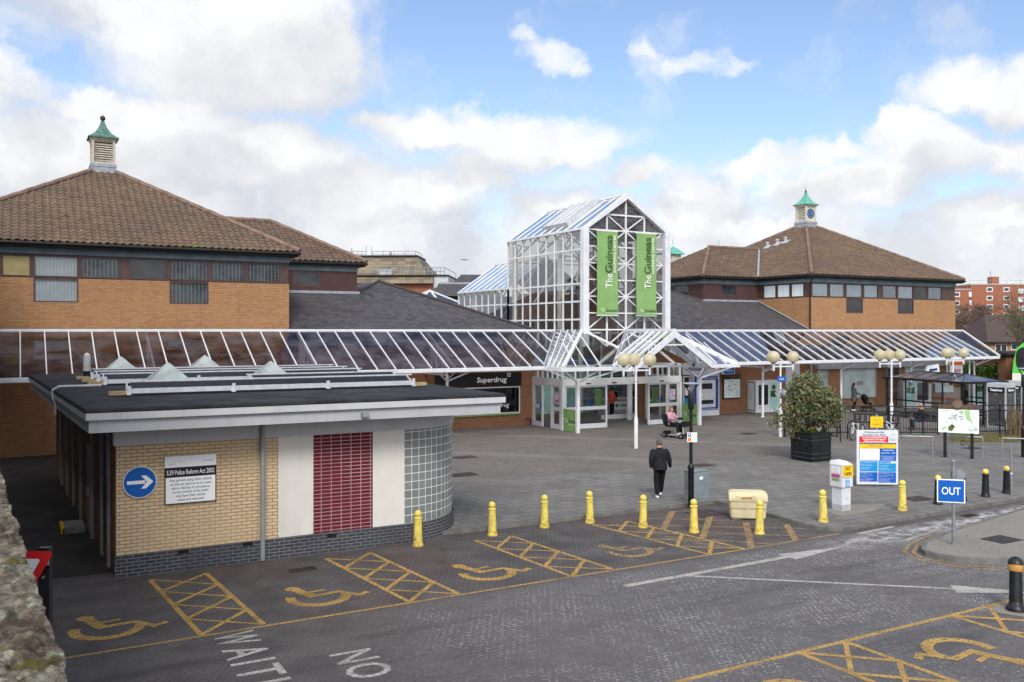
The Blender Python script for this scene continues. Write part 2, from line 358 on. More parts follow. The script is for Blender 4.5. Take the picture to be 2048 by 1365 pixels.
c = t.mix(t.math('MULTIPLY', t.ramp(t.noise(p, 0.5, 7, 0.6), 0.45, 0.68), 0.55), c, (0.088, 0.081, 0.074))
c = t.mix(t.math('MULTIPLY', t.ramp(t.noise(p, 7, 7, 0.7), 0.5, 0.68), 0.35), c, (0.21, 0.20, 0.187))
c = t.mix(t.math('MULTIPLY', t.ramp(t.noise(p, 28, 4), 0.5, 0.7), 0.3), c, (0.09, 0.085, 0.08))
t.done(t.bsdf(c, 0.85, 0, 0.25, t.math('ADD', t.math('MULTIPLY', b.outputs['Fac'], -1.0), t.math('MULTIPLY', t.noise(p, 40, 4), 0.5)), 0.35, 0.008))

t = NT('asphalt'); p = t.pos()
c = t.mix(t.ramp(t.noise(p, 0.8, 6), 0.3, 0.7), (0.055, 0.052, 0.05), (0.085, 0.08, 0.076))
c = t.mix(t.math('MULTIPLY', t.ramp(t.noise(p, 60, 3), 0.5, 0.65), 0.5), c, (0.16, 0.15, 0.14))
t.done(t.bsdf(c, 0.9, 0, 0.2, t.noise(p, 90, 3), 0.4, 0.006))
t = NT('alley_tar'); p = t.pos()
c = t.mix(t.ramp(t.noise(p, 0.9, 7), 0.3, 0.7), (0.028, 0.025, 0.024), (0.05, 0.045, 0.043))
t.done(t.bsdf(c, 0.9, 0, 0.2, t.noise(p, 70, 4), 0.5, 0.006))
t = NT('island_grit'); p = t.pos()
c = t.mix(t.ramp(t.noise(p, 0.8, 6), 0.3, 0.7), (0.20, 0.18, 0.16), (0.15, 0.14, 0.125))
c = t.mix(t.math('MULTIPLY', t.ramp(t.noise(p, 45, 4), 0.45, 0.65), 0.6), c, (0.33, 0.31, 0.28))
c = t.mix(t.math('MULTIPLY', t.ramp(t.noise(p, 30, 4), 0.55, 0.7), 0.6), c, (0.06, 0.055, 0.05))
t.done(t.bsdf(c, 0.9, 0, 0.2, t.noise(p, 90, 3), 0.4, 0.006))
t = NT('verge'); p = t.pos()
c = t.mix(t.ramp(t.noise(p, 2.5, 6), 0.35, 0.65), (0.12, 0.105, 0.075), (0.14, 0.13, 0.04))
t.done(t.bsdf(c, 0.95, 0, 0.1, t.noise(p, 40, 4), 0.8, 0.02))

def paint(name, col, wear):
    t = NT(name); p = t.pos(); e = hexgrid(t, p, 0.125)
    j = t.ramp(e, 0.055, 0.015, 0.0, 0.7)
    n = t.ramp(t.noise(p, 11, 8, 0.75), wear, wear + 0.12)
    n2 = t.ramp(t.noise(p, 1.1, 4), 0.5, 0.7, 0.0, 0.45)
    a = t.math('MAXIMUM', t.math('MAXIMUM', n, j), n2, clamp=True)
    c = t.mix(t.ramp(t.noise(p, 3, 5), 0.3, 0.7), tuple(x * 0.72 for x in col), col)
    tr = t.n('ShaderNodeBsdfTransparent')
    return t.done(t.n('ShaderNodeMixShader', i0=a, i1=t.bsdf(c, 0.7, 0, 0.3), i2=tr.outputs[0]).outputs[0])
paint('paint_yellow', (0.43, 0.27, 0.085), 0.54)
paint('paint_yellow_faint', (0.35, 0.235, 0.11), 0.49)
paint('paint_white', (0.42, 0.40, 0.37), 0.56)

t = NT('moss_wall'); p = t.pos()
n1 = t.noise(p, 14, 8, 0.7); n2 = t.noise(p, 6, 6); n3 = t.noise(p, 70, 5)
c = t.mix(t.ramp(n1, 0.36, 0.62), (0.060, 0.046, 0.034), (0.185, 0.17, 0.135))
c = t.mix(t.ramp(t.noise(p, 22, 6), 0.50, 0.66), c, (0.05, 0.034, 0.022))
c = t.mix(t.ramp(t.noise(p, 19, 7), 0.57, 0.68), c, (0.25, 0.255, 0.205))
c = t.mix(t.ramp(t.noise(p, 10, 6), 0.57, 0.68), c, (0.075, 0.065, 0.014))
c = t.mix(t.math('MULTIPLY', t.ramp(n3, 0.5, 0.66), 0.7), c, (0.035, 0.028, 0.022))
t.done(t.bsdf(c, 0.95, 0, 0.1, t.math('ADD', n3, t.noise(p, 200, 3)), 0.9, 0.006))

t = NT('poster'); p = t.obj()
v = t.n('ShaderNodeTexVoronoi', in_Scale=9.0, in_Vector=p)
t.done(t.bsdf(t.mix(t.ramp(t.noise(p, 6, 4), 0.45, 0.6), (0.6, 0.55, 0.65), (0.45, 0.07, 0.32)), 0.4))
t = NT('dim_glass'); p = t.pos()            # scratched phone-box glazing
c = t.mix(t.ramp(t.noise(p, 9, 9, 0.8), 0.5, 0.7), (0.05, 0.05, 0.052), (0.24, 0.24, 0.23))
t.done(t.bsdf(c, 0.25, 0, 0.5))
t = NT('frosted'); p = t.pos()
c = t.mix(t.ramp(t.noise(p, 0.8, 5), 0.4, 0.65), (0.34, 0.44, 0.43), (0.48, 0.57, 0.56))
t.done(t.bsdf(c, 0.12, 0, 0.6))
# ------------------------------------------------------------------ mesh builder
_text = {}
def text_data(s, bold, shear, space=1.0):
    key = (s, bold, shear, space)
    if key not in _text:
        cu = bpy.data.curves.new('lettering', 'FONT'); cu.body = s; cu.size = 1.0; cu.offset = bold; cu.shear = shear; cu.resolution_u = 3; cu.space_character = space
        o = bpy.data.objects.new('lettering', cu); COL.objects.link(o)
        dg = bpy.context.evaluated_depsgraph_get(); me = bpy.data.meshes.new_from_object(o.evaluated_get(dg))
        vs = [v.co.copy() for v in me.vertices]; fs = [tuple(p.vertices) for p in me.polygons]
        bpy.data.objects.remove(o); bpy.data.curves.remove(cu); bpy.data.meshes.remove(me)
        x0 = min(v.x for v in vs); x1 = max(v.x for v in vs); y0 = min(v.y for v in vs); y1 = max(v.y for v in vs)
        _text[key] = (vs, fs, x0, x1, y0, y1)
    return _text[key]

class MB:
    def __init__(s, o=(0, 0, 0), mx=None):
        s.v = []; s.f = []; s.mi = []; s.uv = []; s.o = Vector(o); s.mx = mx; s.smooth = set()
    def P(s, p):
        p = Vector(p)
        if s.mx is not None: p = s.mx @ p
        return p - s.o
    def add(s, vs, fs, m=0, uvs=None, smooth=False):
        b = len(s.v); s.v += [s.P(p) for p in vs]
        for i, f in enumerate(fs):
            if smooth: s.smooth.add(len(s.f))
            s.f.append([b + k for k in f]); s.mi.append(m)
            s.uv.append([uvs[k] for k in f] if uvs else None)
        return s
    def box(s, x0, x1, y0, y1, z0, z1, m=0):
        return s.add([(x0, y0, z0), (x1, y0, z0), (x1, y1, z0), (x0, y1, z0), (x0, y0, z1), (x1, y0, z1), (x1, y1, z1), (x0, y1, z1)],
                     [(0, 3, 2, 1), (4, 5, 6, 7), (0, 1, 5, 4), (1, 2, 6, 5), (2, 3, 7, 6), (3, 0, 4, 7)], m)
    def quad(s, a, b, c, d, m=0, uvs=None): return s.add([a, b, c, d], [(0, 1, 2, 3)], m, uvs)
    def poly(s, pts, m=0, uvs=None): return s.add(pts, [tuple(range(len(pts)))], m, uvs)
    def prism(s, pts, z0, z1, m=0):           # plan polygon (counter-clockwise), vertical sides
        n = len(pts); lo = [(p[0], p[1], z0) for p in pts]; hi = [(p[0], p[1], z1) for p in pts]
        return s.add(lo + hi, [tuple(range(n - 1, -1, -1)), tuple(range(n, 2 * n))] + [(i, (i + 1) % n, n + (i + 1) % n, n + i) for i in range(n)], m)
    def slab(s, pts, nrm, th, m=0):           # polygon in space thickened along nrm
        n = len(pts); q = [Vector(p) + Vector(nrm) * th for p in pts]
        return s.add([Vector(p) for p in pts] + q, [tuple(range(n - 1, -1, -1)), tuple(range(n, 2 * n))] + [(i, (i + 1) % n, n + (i + 1) % n, n + i) for i in range(n)], m)
    def bar(s, a, b, w, h=None, up=(0, 0, 1), m=0):     # rectangular bar from a to b
        a = Vector(a); b = Vector(b); h = h or w; d = (b - a).normalized(); u = Vector(up)
        if abs(d.dot(u)) > 0.98: u = Vector((0, 1, 0))
        r = d.cross(u).normalized(); u = r.cross(d).normalized(); r = r * w / 2; u = u * h / 2
        vs = [a - r - u, a + r - u, a + r + u, a - r + u, b - r - u, b + r - u, b + r + u, b - r + u]
        return s.add(vs, [(0, 3, 2, 1), (4, 5, 6, 7), (0, 1, 5, 4), (1, 2, 6, 5), (2, 3, 7, 6), (3, 0, 4, 7)], m)
    def tube(s, pts, r, n=8, m=0, cap=True, closed=False):
        pts = [Vector(p) for p in pts]; k = len(pts); rr = r if isinstance(r, (list, tuple)) else [r] * k
        vs = []; ref = None
        for i, p in enumerate(pts):
            if closed: d = pts[(i + 1) % k] - pts[i - 1]
            else: d = pts[min(i + 1, k - 1)] - pts[max(i - 1, 0)]
            d.normalize()
            if ref is None: ref = Vector((0, 0, 1)) if abs(d.z) < 0.9 else Vector((1, 0, 0))
            x = d.cross(ref)
            if x.length < 1e-4: x = d.cross(Vector((0.3, 1, 0.2)))
            x.normalize(); y = d.cross(x).normalized(); ref = x.cross(d)
            for j in range(n):
                a = 2 * pi * j / n; vs.append(p + (x * math.cos(a) + y * math.sin(a)) * rr[i])
        fs = []
        for i in range(k if closed else k - 1):
            i2 = (i + 1) % k
            for j in range(n): fs.append((i * n + j, i * n + (j + 1) % n, i2 * n + (j + 1) % n, i2 * n + j))
        if cap and not closed: fs += [tuple(range(n - 1, -1, -1)), tuple(range((k - 1) * n, k * n))]
        return s.add(vs, fs, m, smooth=True)
    def lathe(s, prof, c=(0, 0, 0), n=20, m=0, sm=True):    # profile of (r, z)
        c = Vector(c); vs = []; k = len(prof)
        for r, z in prof:
            for j in range(n): a = 2 * pi * j / n; vs.append(c + Vector((r * math.cos(a), r * math.sin(a), z)))
        fs = [(i * n + j, i * n + (j + 1) % n, (i + 1) * n + (j + 1) % n, (i + 1) * n + j) for i in range(k - 1) for j in range(n)]
        fs += [tuple(range(n - 1, -1, -1)), tuple(range((k - 1) * n, k * n))]
        return s.add(vs, fs, m, smooth=sm)
    def square(s, prof, c=(0, 0, 0), m=0):                  # square-plan profile of (half width, z)
        c = Vector(c); vs = []
        for r, z in prof: vs += [c + Vector((-r, -r, z)), c + Vector((r, -r, z)), c + Vector((r, r, z)), c + Vector((-r, r, z))]
        k = len(prof); fs = [(i * 4 + j, i * 4 + (j + 1) % 4, (i + 1) * 4 + (j + 1) % 4, (i + 1) * 4 + j) for i in range(k - 1) for j in range(4)]
        return s.add(vs, fs + [(3, 2, 1, 0), tuple(range(4 * k - 4, 4 * k))], m)
    def ball(s, c, r, m=0, n=14, sc_=(1, 1, 1)):
        pr = [(math.sin(pi * i / n) * 1.0, -math.cos(pi * i / n)) for i in range(n + 1)]
        c = Vector(c); vs = []; N = n + 4
        for q, z in pr:
            q = max(q, 1e-3)
            for j in range(N): a = 2 * pi * j / N; vs.append(c + Vector((q * math.cos(a) * r * sc_[0], q * math.sin(a) * r * sc_[1], z * r * sc_[2])))
        return s.add(vs, [(i * N + j, i * N + (j + 1) % N, (i + 1) * N + (j + 1) % N, (i + 1) * N + j) for i in range(n) for j in range(N)], m, smooth=True)
    def text(s, string, at, xd=(1, 0, 0), yd=(0, 0, 1), h=0.2, w=None, align='C', m=0, bold=0.0, shear=0.0, maxw=None, space=1.0):
        vs, fs, x0, x1, y0, y1 = text_data(string, bold, shear, space)
        # h is the cap height (0.7 of the font size); w stretches the line to a given width
        ky = h / 0.69; kx = ky
        if w: kx = w / (x1 - x0)
        elif maxw and (x1 - x0) * kx > maxw: kx = maxw / (x1 - x0)
        off = {'L': x0, 'C': (x0 + x1) / 2, 'R': x1}[align]
        xd = Vector(xd).normalized(); yd = Vector(yd).normalized(); at = Vector(at)
        return s.add([at + xd * ((v.x - off) * kx) + yd * (v.y * ky) for v in vs], fs, m)
    def leaves(s, pts, size, m=0, long=1.6, r=rnd, up=0.0):
        vs = []; fs = []
        for p in pts:
            a = Vector((r.gauss(0, 1), r.gauss(0, 1), r.gauss(0, 1) + up)).normalized(); b = a.orthogonal().normalized(); b.rotate(Matrix.Rotation(r.random() * 6.28, 3, a))
            c = a.cross(b); k = size * r.uniform(0.6, 1.35); p = Vector(p); i = len(vs)
            vs += [p - b * k * long * 0.5, p + c * k * 0.3 , p + b * k * long * 0.5, p - c * k * 0.3]
            fs.append((i, i + 1, i + 2, i + 3))
        return s.add(vs, fs, m)
    def build(s, name, mats, parent=None, smooth=None, bevel=0.0, kind=None):
        if not isinstance(mats, (list, tuple)): mats = [mats]
        me = bpy.data.meshes.new(name); me.from_pydata([tuple(v) for v in s.v], [], s.f)
        for m in mats: me.materials.append(M[m] if isinstance(m, str) else m)
        me.polygons.foreach_set('material_index', s.mi)
        if any(u is not None for u in s.uv):
            lay = me.uv_layers.new(name='UVMap'); k = 0
            for u, f in zip(s.uv, s.f):
                for j in range(len(f)):
                    if u is not None: lay.data[k].uv = u[j]
                    k += 1
        if s.smooth or smooth:
            for i, p in enumerate(me.polygons): p.use_smooth = bool(smooth) or (i in s.smooth)
            try: me.set_sharp_from_angle(angle=R(42))
            except Exception: pass
        if bevel:
            bm = bmesh.new(); bm.from_mesh(me)
            es = [e for e in bm.edges if len(e.link_faces) == 2 and e.calc_face_angle(0) > R(35)]
            bmesh.ops.bevel(bm, geom=es, offset=bevel, segments=2, affect='EDGES', clamp_overlap=True); bm.to_mesh(me); bm.free()
        me.validate(); me.update()
        o = bpy.data.objects.new(name, me); COL.objects.link(o)
        if parent is not None: o.parent = parent
        if kind: o['kind'] = kind
        return o

def thing(name, label, cat, loc=(0, 0, 0), rz=0.0, group=None):
    o = bpy.data.objects.new(name, None); COL.objects.link(o); o.empty_display_size = 0.3
    o.location = loc; o.rotation_euler = (0, 0, rz); o['label'] = label; o['category'] = cat
    if group: o['group'] = group
    return o
def W(root): return tuple(root.location)       # origin to subtract when a part is written in world coordinates
def struct(o): o['kind'] = 'structure'; return o
def tag(o, label, cat, group=None):
    o['label'] = label; o['category'] = cat
    if group: o['group'] = group
    return o
def dup(root, loc, rz=None, label=None, group=None):
    r = root.copy(); COL.objects.link(r); r.location = loc
    if rz is not None: r.rotation_euler = (0, 0, rz)
    if label: r['label'] = label
    if group: r['group'] = group
    for ch in list(root.children):
        c = ch.copy(); COL.objects.link(c); c.parent = r
        for g in list(ch.children):
            d = g.copy(); COL.objects.link(d); d.parent = c
    return r
def skin(name, joints, bones, mat, parent, sub=2, root=None):
    """joints: name -> (xyz, radius); bones: pairs of names; one continuous surface."""
    names = list(joints); ix = {n: i for i, n in enumerate(names)}
    me = bpy.data.meshes.new(name); me.from_pydata([tuple(joints[n][0]) for n in names], [(ix[a], ix[b]) for a, b in bones], [])
    o = bpy.data.objects.new(name, me); COL.objects.link(o)
    md = o.modifiers.new('skin', 'SKIN'); md.use_smooth_shade = True; md.branch_smoothing = 0.4
    for i, n in enumerate(names):
        r = joints[n][1]; me.skin_vertices[0].data[i].radius = (r, r) if not isinstance(r, tuple) else r
        me.skin_vertices[0].data[i].use_root = (n == (root or names[0]))
    sb = o.modifiers.new('sub', 'SUBSURF'); sb.levels = sub; sb.render_levels = sub
    dg = bpy.context.evaluated_depsgraph_get(); m2 = bpy.data.meshes.new_from_object(o.evaluated_get(dg))
    m2.materials.clear(); m2.materials.append(M[mat])
    for p in m2.polygons: p.use_smooth = True
    o.modifiers.clear(); o.data = m2; bpy.data.meshes.remove(me); m2.name = name
    if parent is not None: o.parent = parent
    return o

# ------------------------------------------------------------------ a roof plane laid with pantiles: real rolls and courses
def pantile_plane(mb, p0, ud, vd, nd, vmax, ul, ur, w=0.30, h=0.32, roll=0.055, lift=0.026, m=0):
    p0 = Vector(p0); ud = Vector(ud).normalized(); vd = Vector(vd).normalized(); nd = Vector(nd).normalized()
    rows = int(math.ceil(vmax / h)); prof = ((0, 0), (0.16, 0.75), (0.32, 1.0), (0.5, 0.7), (0.66, 0.1), (0.85, 0.0))
    vs = []; fs = []; uvs = []
    for i in range(rows):
        v0 = i * h; v1 = min(vmax, v0 + h * 1.06)
        a0, b0 = ul(v0), ur(v0); a1, b1 = ul(min(v1, vmax)), ur(min(v1, vmax))
        lo, hi = min(a0, a1), max(b0, b1)
        if hi - lo < 0.05: continue
        k0 = int(math.floor(lo / w)); k1 = int(math.ceil(hi / w)); us = []
        for k in range(k0, k1 + 1):
            jit = rnd.uniform(-0.006, 0.008)
            for q, e in prof: us.append(((k + q) * w, e * roll + jit))
        base = len(vs); n = 0
        for u, e in us:
            for (v, A, B, up) in ((v0, a0, b0, lift), (v1, a1, b1, 0.0)):
                uu = min(max(u, A), B); vs.append(p0 + ud * uu + vd * v + nd * (e + up)); uvs.append((min(max(u, lo), hi), v0 + 0.001 if v == v0 else v0 + h * 0.99))
            vs.append(p0 + ud * min(max(u, a0), b0) + vd * v0 + nd * (e + lift - 0.03)); uvs.append((min(max(u, lo), hi), v0 + 0.001))
            n += 1
        for j in range(n - 1):
            q = base + 3 * j; fs.append((q, q + 3, q + 4, q + 1)); fs.append((q + 2, q + 5, q + 3, q))
    mb.add(vs, fs, m, uvs)

def facet(mb, pts, m=0, eave=None):            # flat roof polygon with UVs in metres (u along its first edge)
    pts = [Vector(p) for p in pts]; n = (pts[1] - pts[0]).cross(pts[-1] - pts[0]).normalized()
    u = (pts[1] - pts[0]).normalized() if eave is None else Vector(eave).normalized(); v = n.cross(u)
    mb.add(pts, [tuple(range(len(pts)))], m, [((p - pts[0]).dot(u), (p - pts[0]).dot(v)) for p in pts])

def wall_rect(mb, axis, c, a0, a1, z0, z1, holes, th=0.25, m=0):
    """A wall in the plane axis=c from a0 to a1, z0..z1 with rectangular holes (a0, a1, z0, z1); thickness goes away from the viewer."""
    xs = sorted({a0, a1, *[h[0] for h in holes], *[h[1] for h in holes]}); zs = sorted({z0, z1, *[h[2] for h in holes], *[h[3] for h in holes]})
    for i in range(len(xs) - 1):
        k = 0
        while k < len(zs) - 1:
            xa, xb = xs[i], xs[i + 1]
            def hole(k): return any(h[0] <= xa + 1e-6 and h[1] >= xb - 1e-6 and h[2] <= zs[k] + 1e-6 and h[3] >= zs[k + 1] - 1e-6 for h in holes)
            if hole(k): k += 1; continue
            k2 = k
            while k2 + 1 < len(zs) - 1 and not hole(k2 + 1): k2 += 1
            if axis == 'y': mb.box(xa, xb, c, c + th, zs[k], zs[k2 + 1], m)
            else: mb.box(c, c + th, xa, xb, zs[k], zs[k2 + 1], m)
            k = k2 + 1
# ------------------------------------------------------------------ camera, sun, sky
cam = bpy.data.cameras.new('camera'); co = bpy.data.objects.new('camera', cam); COL.objects.link(co); sc.camera = co
co.location = (0, 0, CAMZ); co.rotation_euler = (R(90), 0, -HEAD)
cam.sensor_width = 36.0; cam.lens = FPX / 2048 * 36; cam.shift_y = -20.5 / 2048; cam.clip_start = 0.05; cam.clip_end = 3000
cam.dof.use_dof = True; cam.dof.focus_distance = 26.0; cam.dof.aperture_fstop = 11
SUN_EL, SUN_AZ = R(42), R(205)                # azimuth clockwise from +Y: behind the camera, a little to the left
sd = Vector((math.sin(SUN_AZ) * math.cos(SUN_EL), math.cos(SUN_AZ) * math.cos(SUN_EL), math.sin(SUN_EL)))
sl = bpy.data.lights.new('sun', 'SUN'); so = bpy.data.objects.new('sun', sl); COL.objects.link(so)
sl.energy = 1.75; sl.angle = R(18); sl.color = (1.0, 0.955, 0.89); so.rotation_euler = (-sd).to_track_quat('-Z', 'Y').to_euler(); so.location = (0, -20, 60)
sc.view_settings.view_transform = 'Standard'; sc.view_settings.look = 'None'; sc.view_settings.gamma = 1.0; sc.view_settings.exposure = 0.66
sc.view_settings.use_curve_mapping = False

wd = bpy.data.worlds.new('World'); sc.world = wd; wd.use_nodes = True
class WT(NT):
    def __init__(s): s.t = wd.node_tree; s.t.nodes.clear(); s.out = s.t.nodes.new('ShaderNodeOutputWorld')
t = WT()
gen = t.n('ShaderNodeTexCoord').outputs['Generated']
sky = t.n('ShaderNodeTexSky', sky_type='NISHITA'); sky.sun_disc = False; sky.sun_elevation = SUN_EL; sky.sun_rotation = SUN_AZ; sky.altitude = 50; sky.air_density = 1.0; sky.dust_density = 1.5
sx = t.n('ShaderNodeSeparateXYZ', i0=gen)
az = t.math('ARCTAN2', sx.outputs[0], sx.outputs[1]); az = t.math('SUBTRACT', az, HEAD)
az = t.math('SUBTRACT', t.math('MODULO', t.math('ADD', az, 3 * pi), 2 * pi), pi)
el = t.math('ARCSINE', sx.outputs[2])
P0 = t.n('ShaderNodeCombineXYZ', i0=az, i1=el).outputs[0]
def warp(P, sc_, amt, det=7.0, rough=0.62):
    c = t.noise(P, sc_, det, rough, color=True); v = t.vmath('SUBTRACT', c, (0.5, 0.5, 0.5))
    nd = t.n('ShaderNodeVectorMath', operation='MULTIPLY_ADD', i0=v, i1=(amt, amt * 0.8, 0), i2=P); return nd.outputs[0]
PW = warp(P0, 8.0, 0.13); PW = warp(PW, 34.0, 0.035, 6)
def dirc(px, py): a = math.atan((px - 1024) / FPX); return (a, math.atan((HZ - py) / FPX * math.cos(a)))
BL = [(480, 110, 235, 115), (380, 60, 140, 100), (640, 90, 115, 105), (540, 20, 190, 90), (590, 180, 130, 50),
      (-30, 150, 70, 80), (120, 310, 250, 80), (330, 270, 130, 70), (230, 215, 150, 40), (420, 250, 120, 50), (560, 310, 130, 60), (470, 345, 100, 50), (250, 420, 190, 60),
      (900, 265, 190, 42), (1060, 290, 180, 50), (960, 345, 80, 60), (860, 395, 90, 55), (700, 400, 130, 50), (1130, 430, 110, 45), (780, 250, 90, 30),
      (1095, 108, 70, 34), (1045, 80, 34, 26), (1150, 120, 40, 26), (1370, 110, 90, 30), (1310, 92, 45, 26), (1470, 118, 45, 20),
      (1800, 330, 105, 70), (1740, 375, 130, 45), (1885, 320, 55, 50), (1800, 270, 70, 40), (1620, 385, 90, 38), (1355, 435, 62, 55), (1265, 350, 70, 26),
      (1930, 180, 90, 45), (2050, 190, 80, 65), (1990, 440, 120, 40), (1550, 330, 100, 28), (2000, 330, 60, 34), (1480, 465, 120, 34), (1660, 300, 60, 24)]
SH_OFF = (-0.035, 0.04)
def field(P):
    acc = None
    for cx, cy, rx, ry in BL:
        a, e = dirc(cx, cy); k = 1.25
        q = t.vmath('MULTIPLY', t.vmath('SUBTRACT', P, (a, e, 0)), (FPX / (rx * k), FPX / (ry * k), 0))
        d = t.vmath('DOT_PRODUCT', q, q)
        if rx < 100 and cy < 140 and cx > 1000: d = t.math('ADD', d, 0.42)          # thin fair-weather scraps
        acc = d if acc is None else t.math('SMOOTH_MIN', acc, d, 0.25)
    return t.math('SUBTRACT', 1.0, acc)
C1 = field(PW); C2 = field(t.vmath('ADD', PW, (SH_OFF[0], SH_OFF[1], 0)))
f1 = t.noise(PW, 5.0, 9, 0.6); f2 = t.noise(P0, 18.0, 8, 0.62); f3 = t.noise(t.vmath('ADD', PW, (3.1, 1.7, 0)), 9.0, 8, 0.6)
alpha = t.ramp(t.math('ADD', C1, t.math('MULTIPLY', t.math('SUBTRACT', f2, 0.5), 0.9)), -0.10, 0.85)
# a layer of thinner cloud that thickens to the west and towards the horizon, and covers the rest of the sky behind
cover = t.math('ADD', t.ramp(az, 0.05, -0.30, 0.0, 0.15), t.ramp(el, 0.26, 0.06, 0.0, 0.34))
cover = t.math('ADD', cover, t.ramp(t.math('ABSOLUTE', az), 0.75, 1.4, 0.0, 0.30))
base = t.ramp(t.math('ADD', f1, cover), 0.58, 0.82)
wisp = t.math('MULTIPLY', t.ramp(t.math('ADD', f3, t.math('MULTIPLY', cover, 0.4)), 0.50, 0.75), 0.42)
lit = t.math('ADD', t.math('MULTIPLY', t.math('SUBTRACT', C1, C2), 0.6), 0.62, clamp=True)
thick = t.ramp(C1, 0.05, 0.95)
s = t.math('ADD', lit, t.math('MULTIPLY', t.math('SUBTRACT', f2, 0.5), 1.0))
s = t.math('SUBTRACT', s, t.math('MULTIPLY', t.math('SUBTRACT', 0.62, f3), t.math('MULTIPLY', thick, 0.6)), clamp=True)
ccol = t.mix(s, (0.40, 0.415, 0.455), (0.645, 0.65, 0.655))
bcol = t.mix(t.ramp(f3, 0.35, 0.66), (0.43, 0.45, 0.495), (0.61, 0.62, 0.635))
SKYK = 0.15
blue = t.mix(1.0, sky.outputs[0], (0.80, 0.81, 0.86), 'MULTIPLY')
bl = t.n('ShaderNodeVectorMath', operation='SCALE', i0=blue); bl.inputs['Scale'].default_value = 1.0; blue = bl.outputs[0]
def up(c):                                   # cloud radiance expressed for the same Background strength
    nd = t.n('ShaderNodeVectorMath', operation='SCALE', i0=c); nd.inputs['Scale'].default_value = 1.0 / SKYK; return nd.outputs[0]
skyc = t.mix(wisp, blue, up(t.mix(0.5, bcol, (0.56, 0.575, 0.60))))
skyc = t.mix(base, skyc, up(bcol)); skyc = t.mix(alpha, skyc, up(ccol))
hz = t.ramp(el, 0.14, 0.0, 0.0, 0.45); skyc = t.mix(hz, skyc, up((0.53, 0.545, 0.57)))
# the half of the sky round the hidden sun is brighter
wv_ = Vector((-0.72, -0.5, 0.48)).normalized(); bk = t.vmath('DOT_PRODUCT', gen, tuple(wv_)); bkf = t.ramp(bk, 0.15, 1.0, 1.0, 2.6)
fin = t.n('ShaderNodeVectorMath', operation='SCALE', i0=skyc); t.inp(fin, 'Scale', bkf)
bg = t.n('ShaderNodeBackground', i0=fin.outputs[0], i1=SKYK); t.t.links.new(bg.outputs[0], t.out.inputs[0])

# ------------------------------------------------------------------ the ground
def flat(name, pts, z, mat): return struct(MB().poly([(p[0], p[1], z) for p in pts]).build(name, mat))
flat('ground', [(-900, -300), (900, -300), (900, 1500), (-900, 1500)], -0.03, 'asphalt')
flat('car_park', [(-8, -6), (90, -6), (90, 19.0), (75, 42.0), (-8, 42.0)], 0.0, 'block_paving'); flat('alley', [(-4, 21.5), (0.9, 20.7), (1.9, 20.7), (1.9, 41.5), (-4, 41.5)], 0.004, 'alley_tar')
PE = [(9.0, 20.62), (9.55, 20.47), (12.8, 20.42), (15.1, 20.47), (17.02, 20.42), (18.06, 20.42), (18.10, 18.5), (17.97, 17.1), (17.98, 16.55), (18.08, 16.25), (18.28, 16.06), (18.6, 16.0), (21.9, 16.14), (26.5, 16.3), (60, 18.4), (80, 19.2)]
mb = MB(); far = [(80, 70), (1.9, 70), (1.9, 37.2), (9.0, 37.2)]
mb.prism([(x, y) for x, y in PE] + far, 0.001, PAV); struct(mb.build('pavement', 'slabs'))
mb = MB()
for i in range(len(PE) - 1):
    a, b = Vector((*PE[i], 0)), Vector((*PE[i + 1], 0)); L = (b - a).length; n = max(1, int(L / 0.915)); d = (b - a) / n; nn = Vector((d.y, -d.x, 0)).normalized()
    top = 0.055 if PE[i][0] < 16 else 0.125
    for k in range(n):
        p = a + d * k; q = p + d * (0.985 if n > 1 else 1.0); o = nn * rnd.uniform(0.004, 0.014)
        mb.slab([(p.x + o.x, p.y + o.y, -0.02), (q.x + o.x, q.y + o.y, -0.02), (q.x + o.x, q.y + o.y, PAV + 0.012), (p.x + o.x, p.y + o.y, PAV + 0.012)], nn, -0.13)
struct(mb.build('kerb', 'kerb', bevel=0.012))
IS = [(18.15, 13.55), (17.98, 13.3), (18.0, 13.0), (18.25, 12.45), (19.3, 11.7), (22, 10.3), (34, 9.6), (60, 11), (60, 16.9), (34, 15.85), (25.0, 15.3), (20.4, 14.42), (18.7, 13.93)]
struct(MB().prism(IS, -0.01, 0.115).build('traffic_island', 'island_grit'))
mb = MB()
for i in range(len(IS)):
    a, b = Vector((*IS[i], 0)), Vector((*IS[(i + 1) % len(IS)], 0)); L = (b - a).length; n = max(1, int(L / 0.915)); d = (b - a) / n; nn = Vector((d.y, -d.x, 0)).normalized()
    for k in range(n):
        p = a + d * k; q = p + d * (0.985 if n > 1 else 1.0); o = nn * rnd.uniform(0.0, 0.012)
        mb.slab([(p.x + o.x, p.y + o.y, -0.02), (q.x + o.x, q.y + o.y, -0.02), (q.x + o.x, q.y + o.y, 0.125), (p.x + o.x, p.y + o.y, 0.125)], nn, -0.12)
struct(mb.build('kerb', 'kerb', bevel=0.012))
flat('grass_verge', [GP(1880, 874), GP(1990, 868), GP(2060, 868), GP(2120, 885), GP(2000, 884), GP(1930, 886)], PAV + 0.012, 'verge')

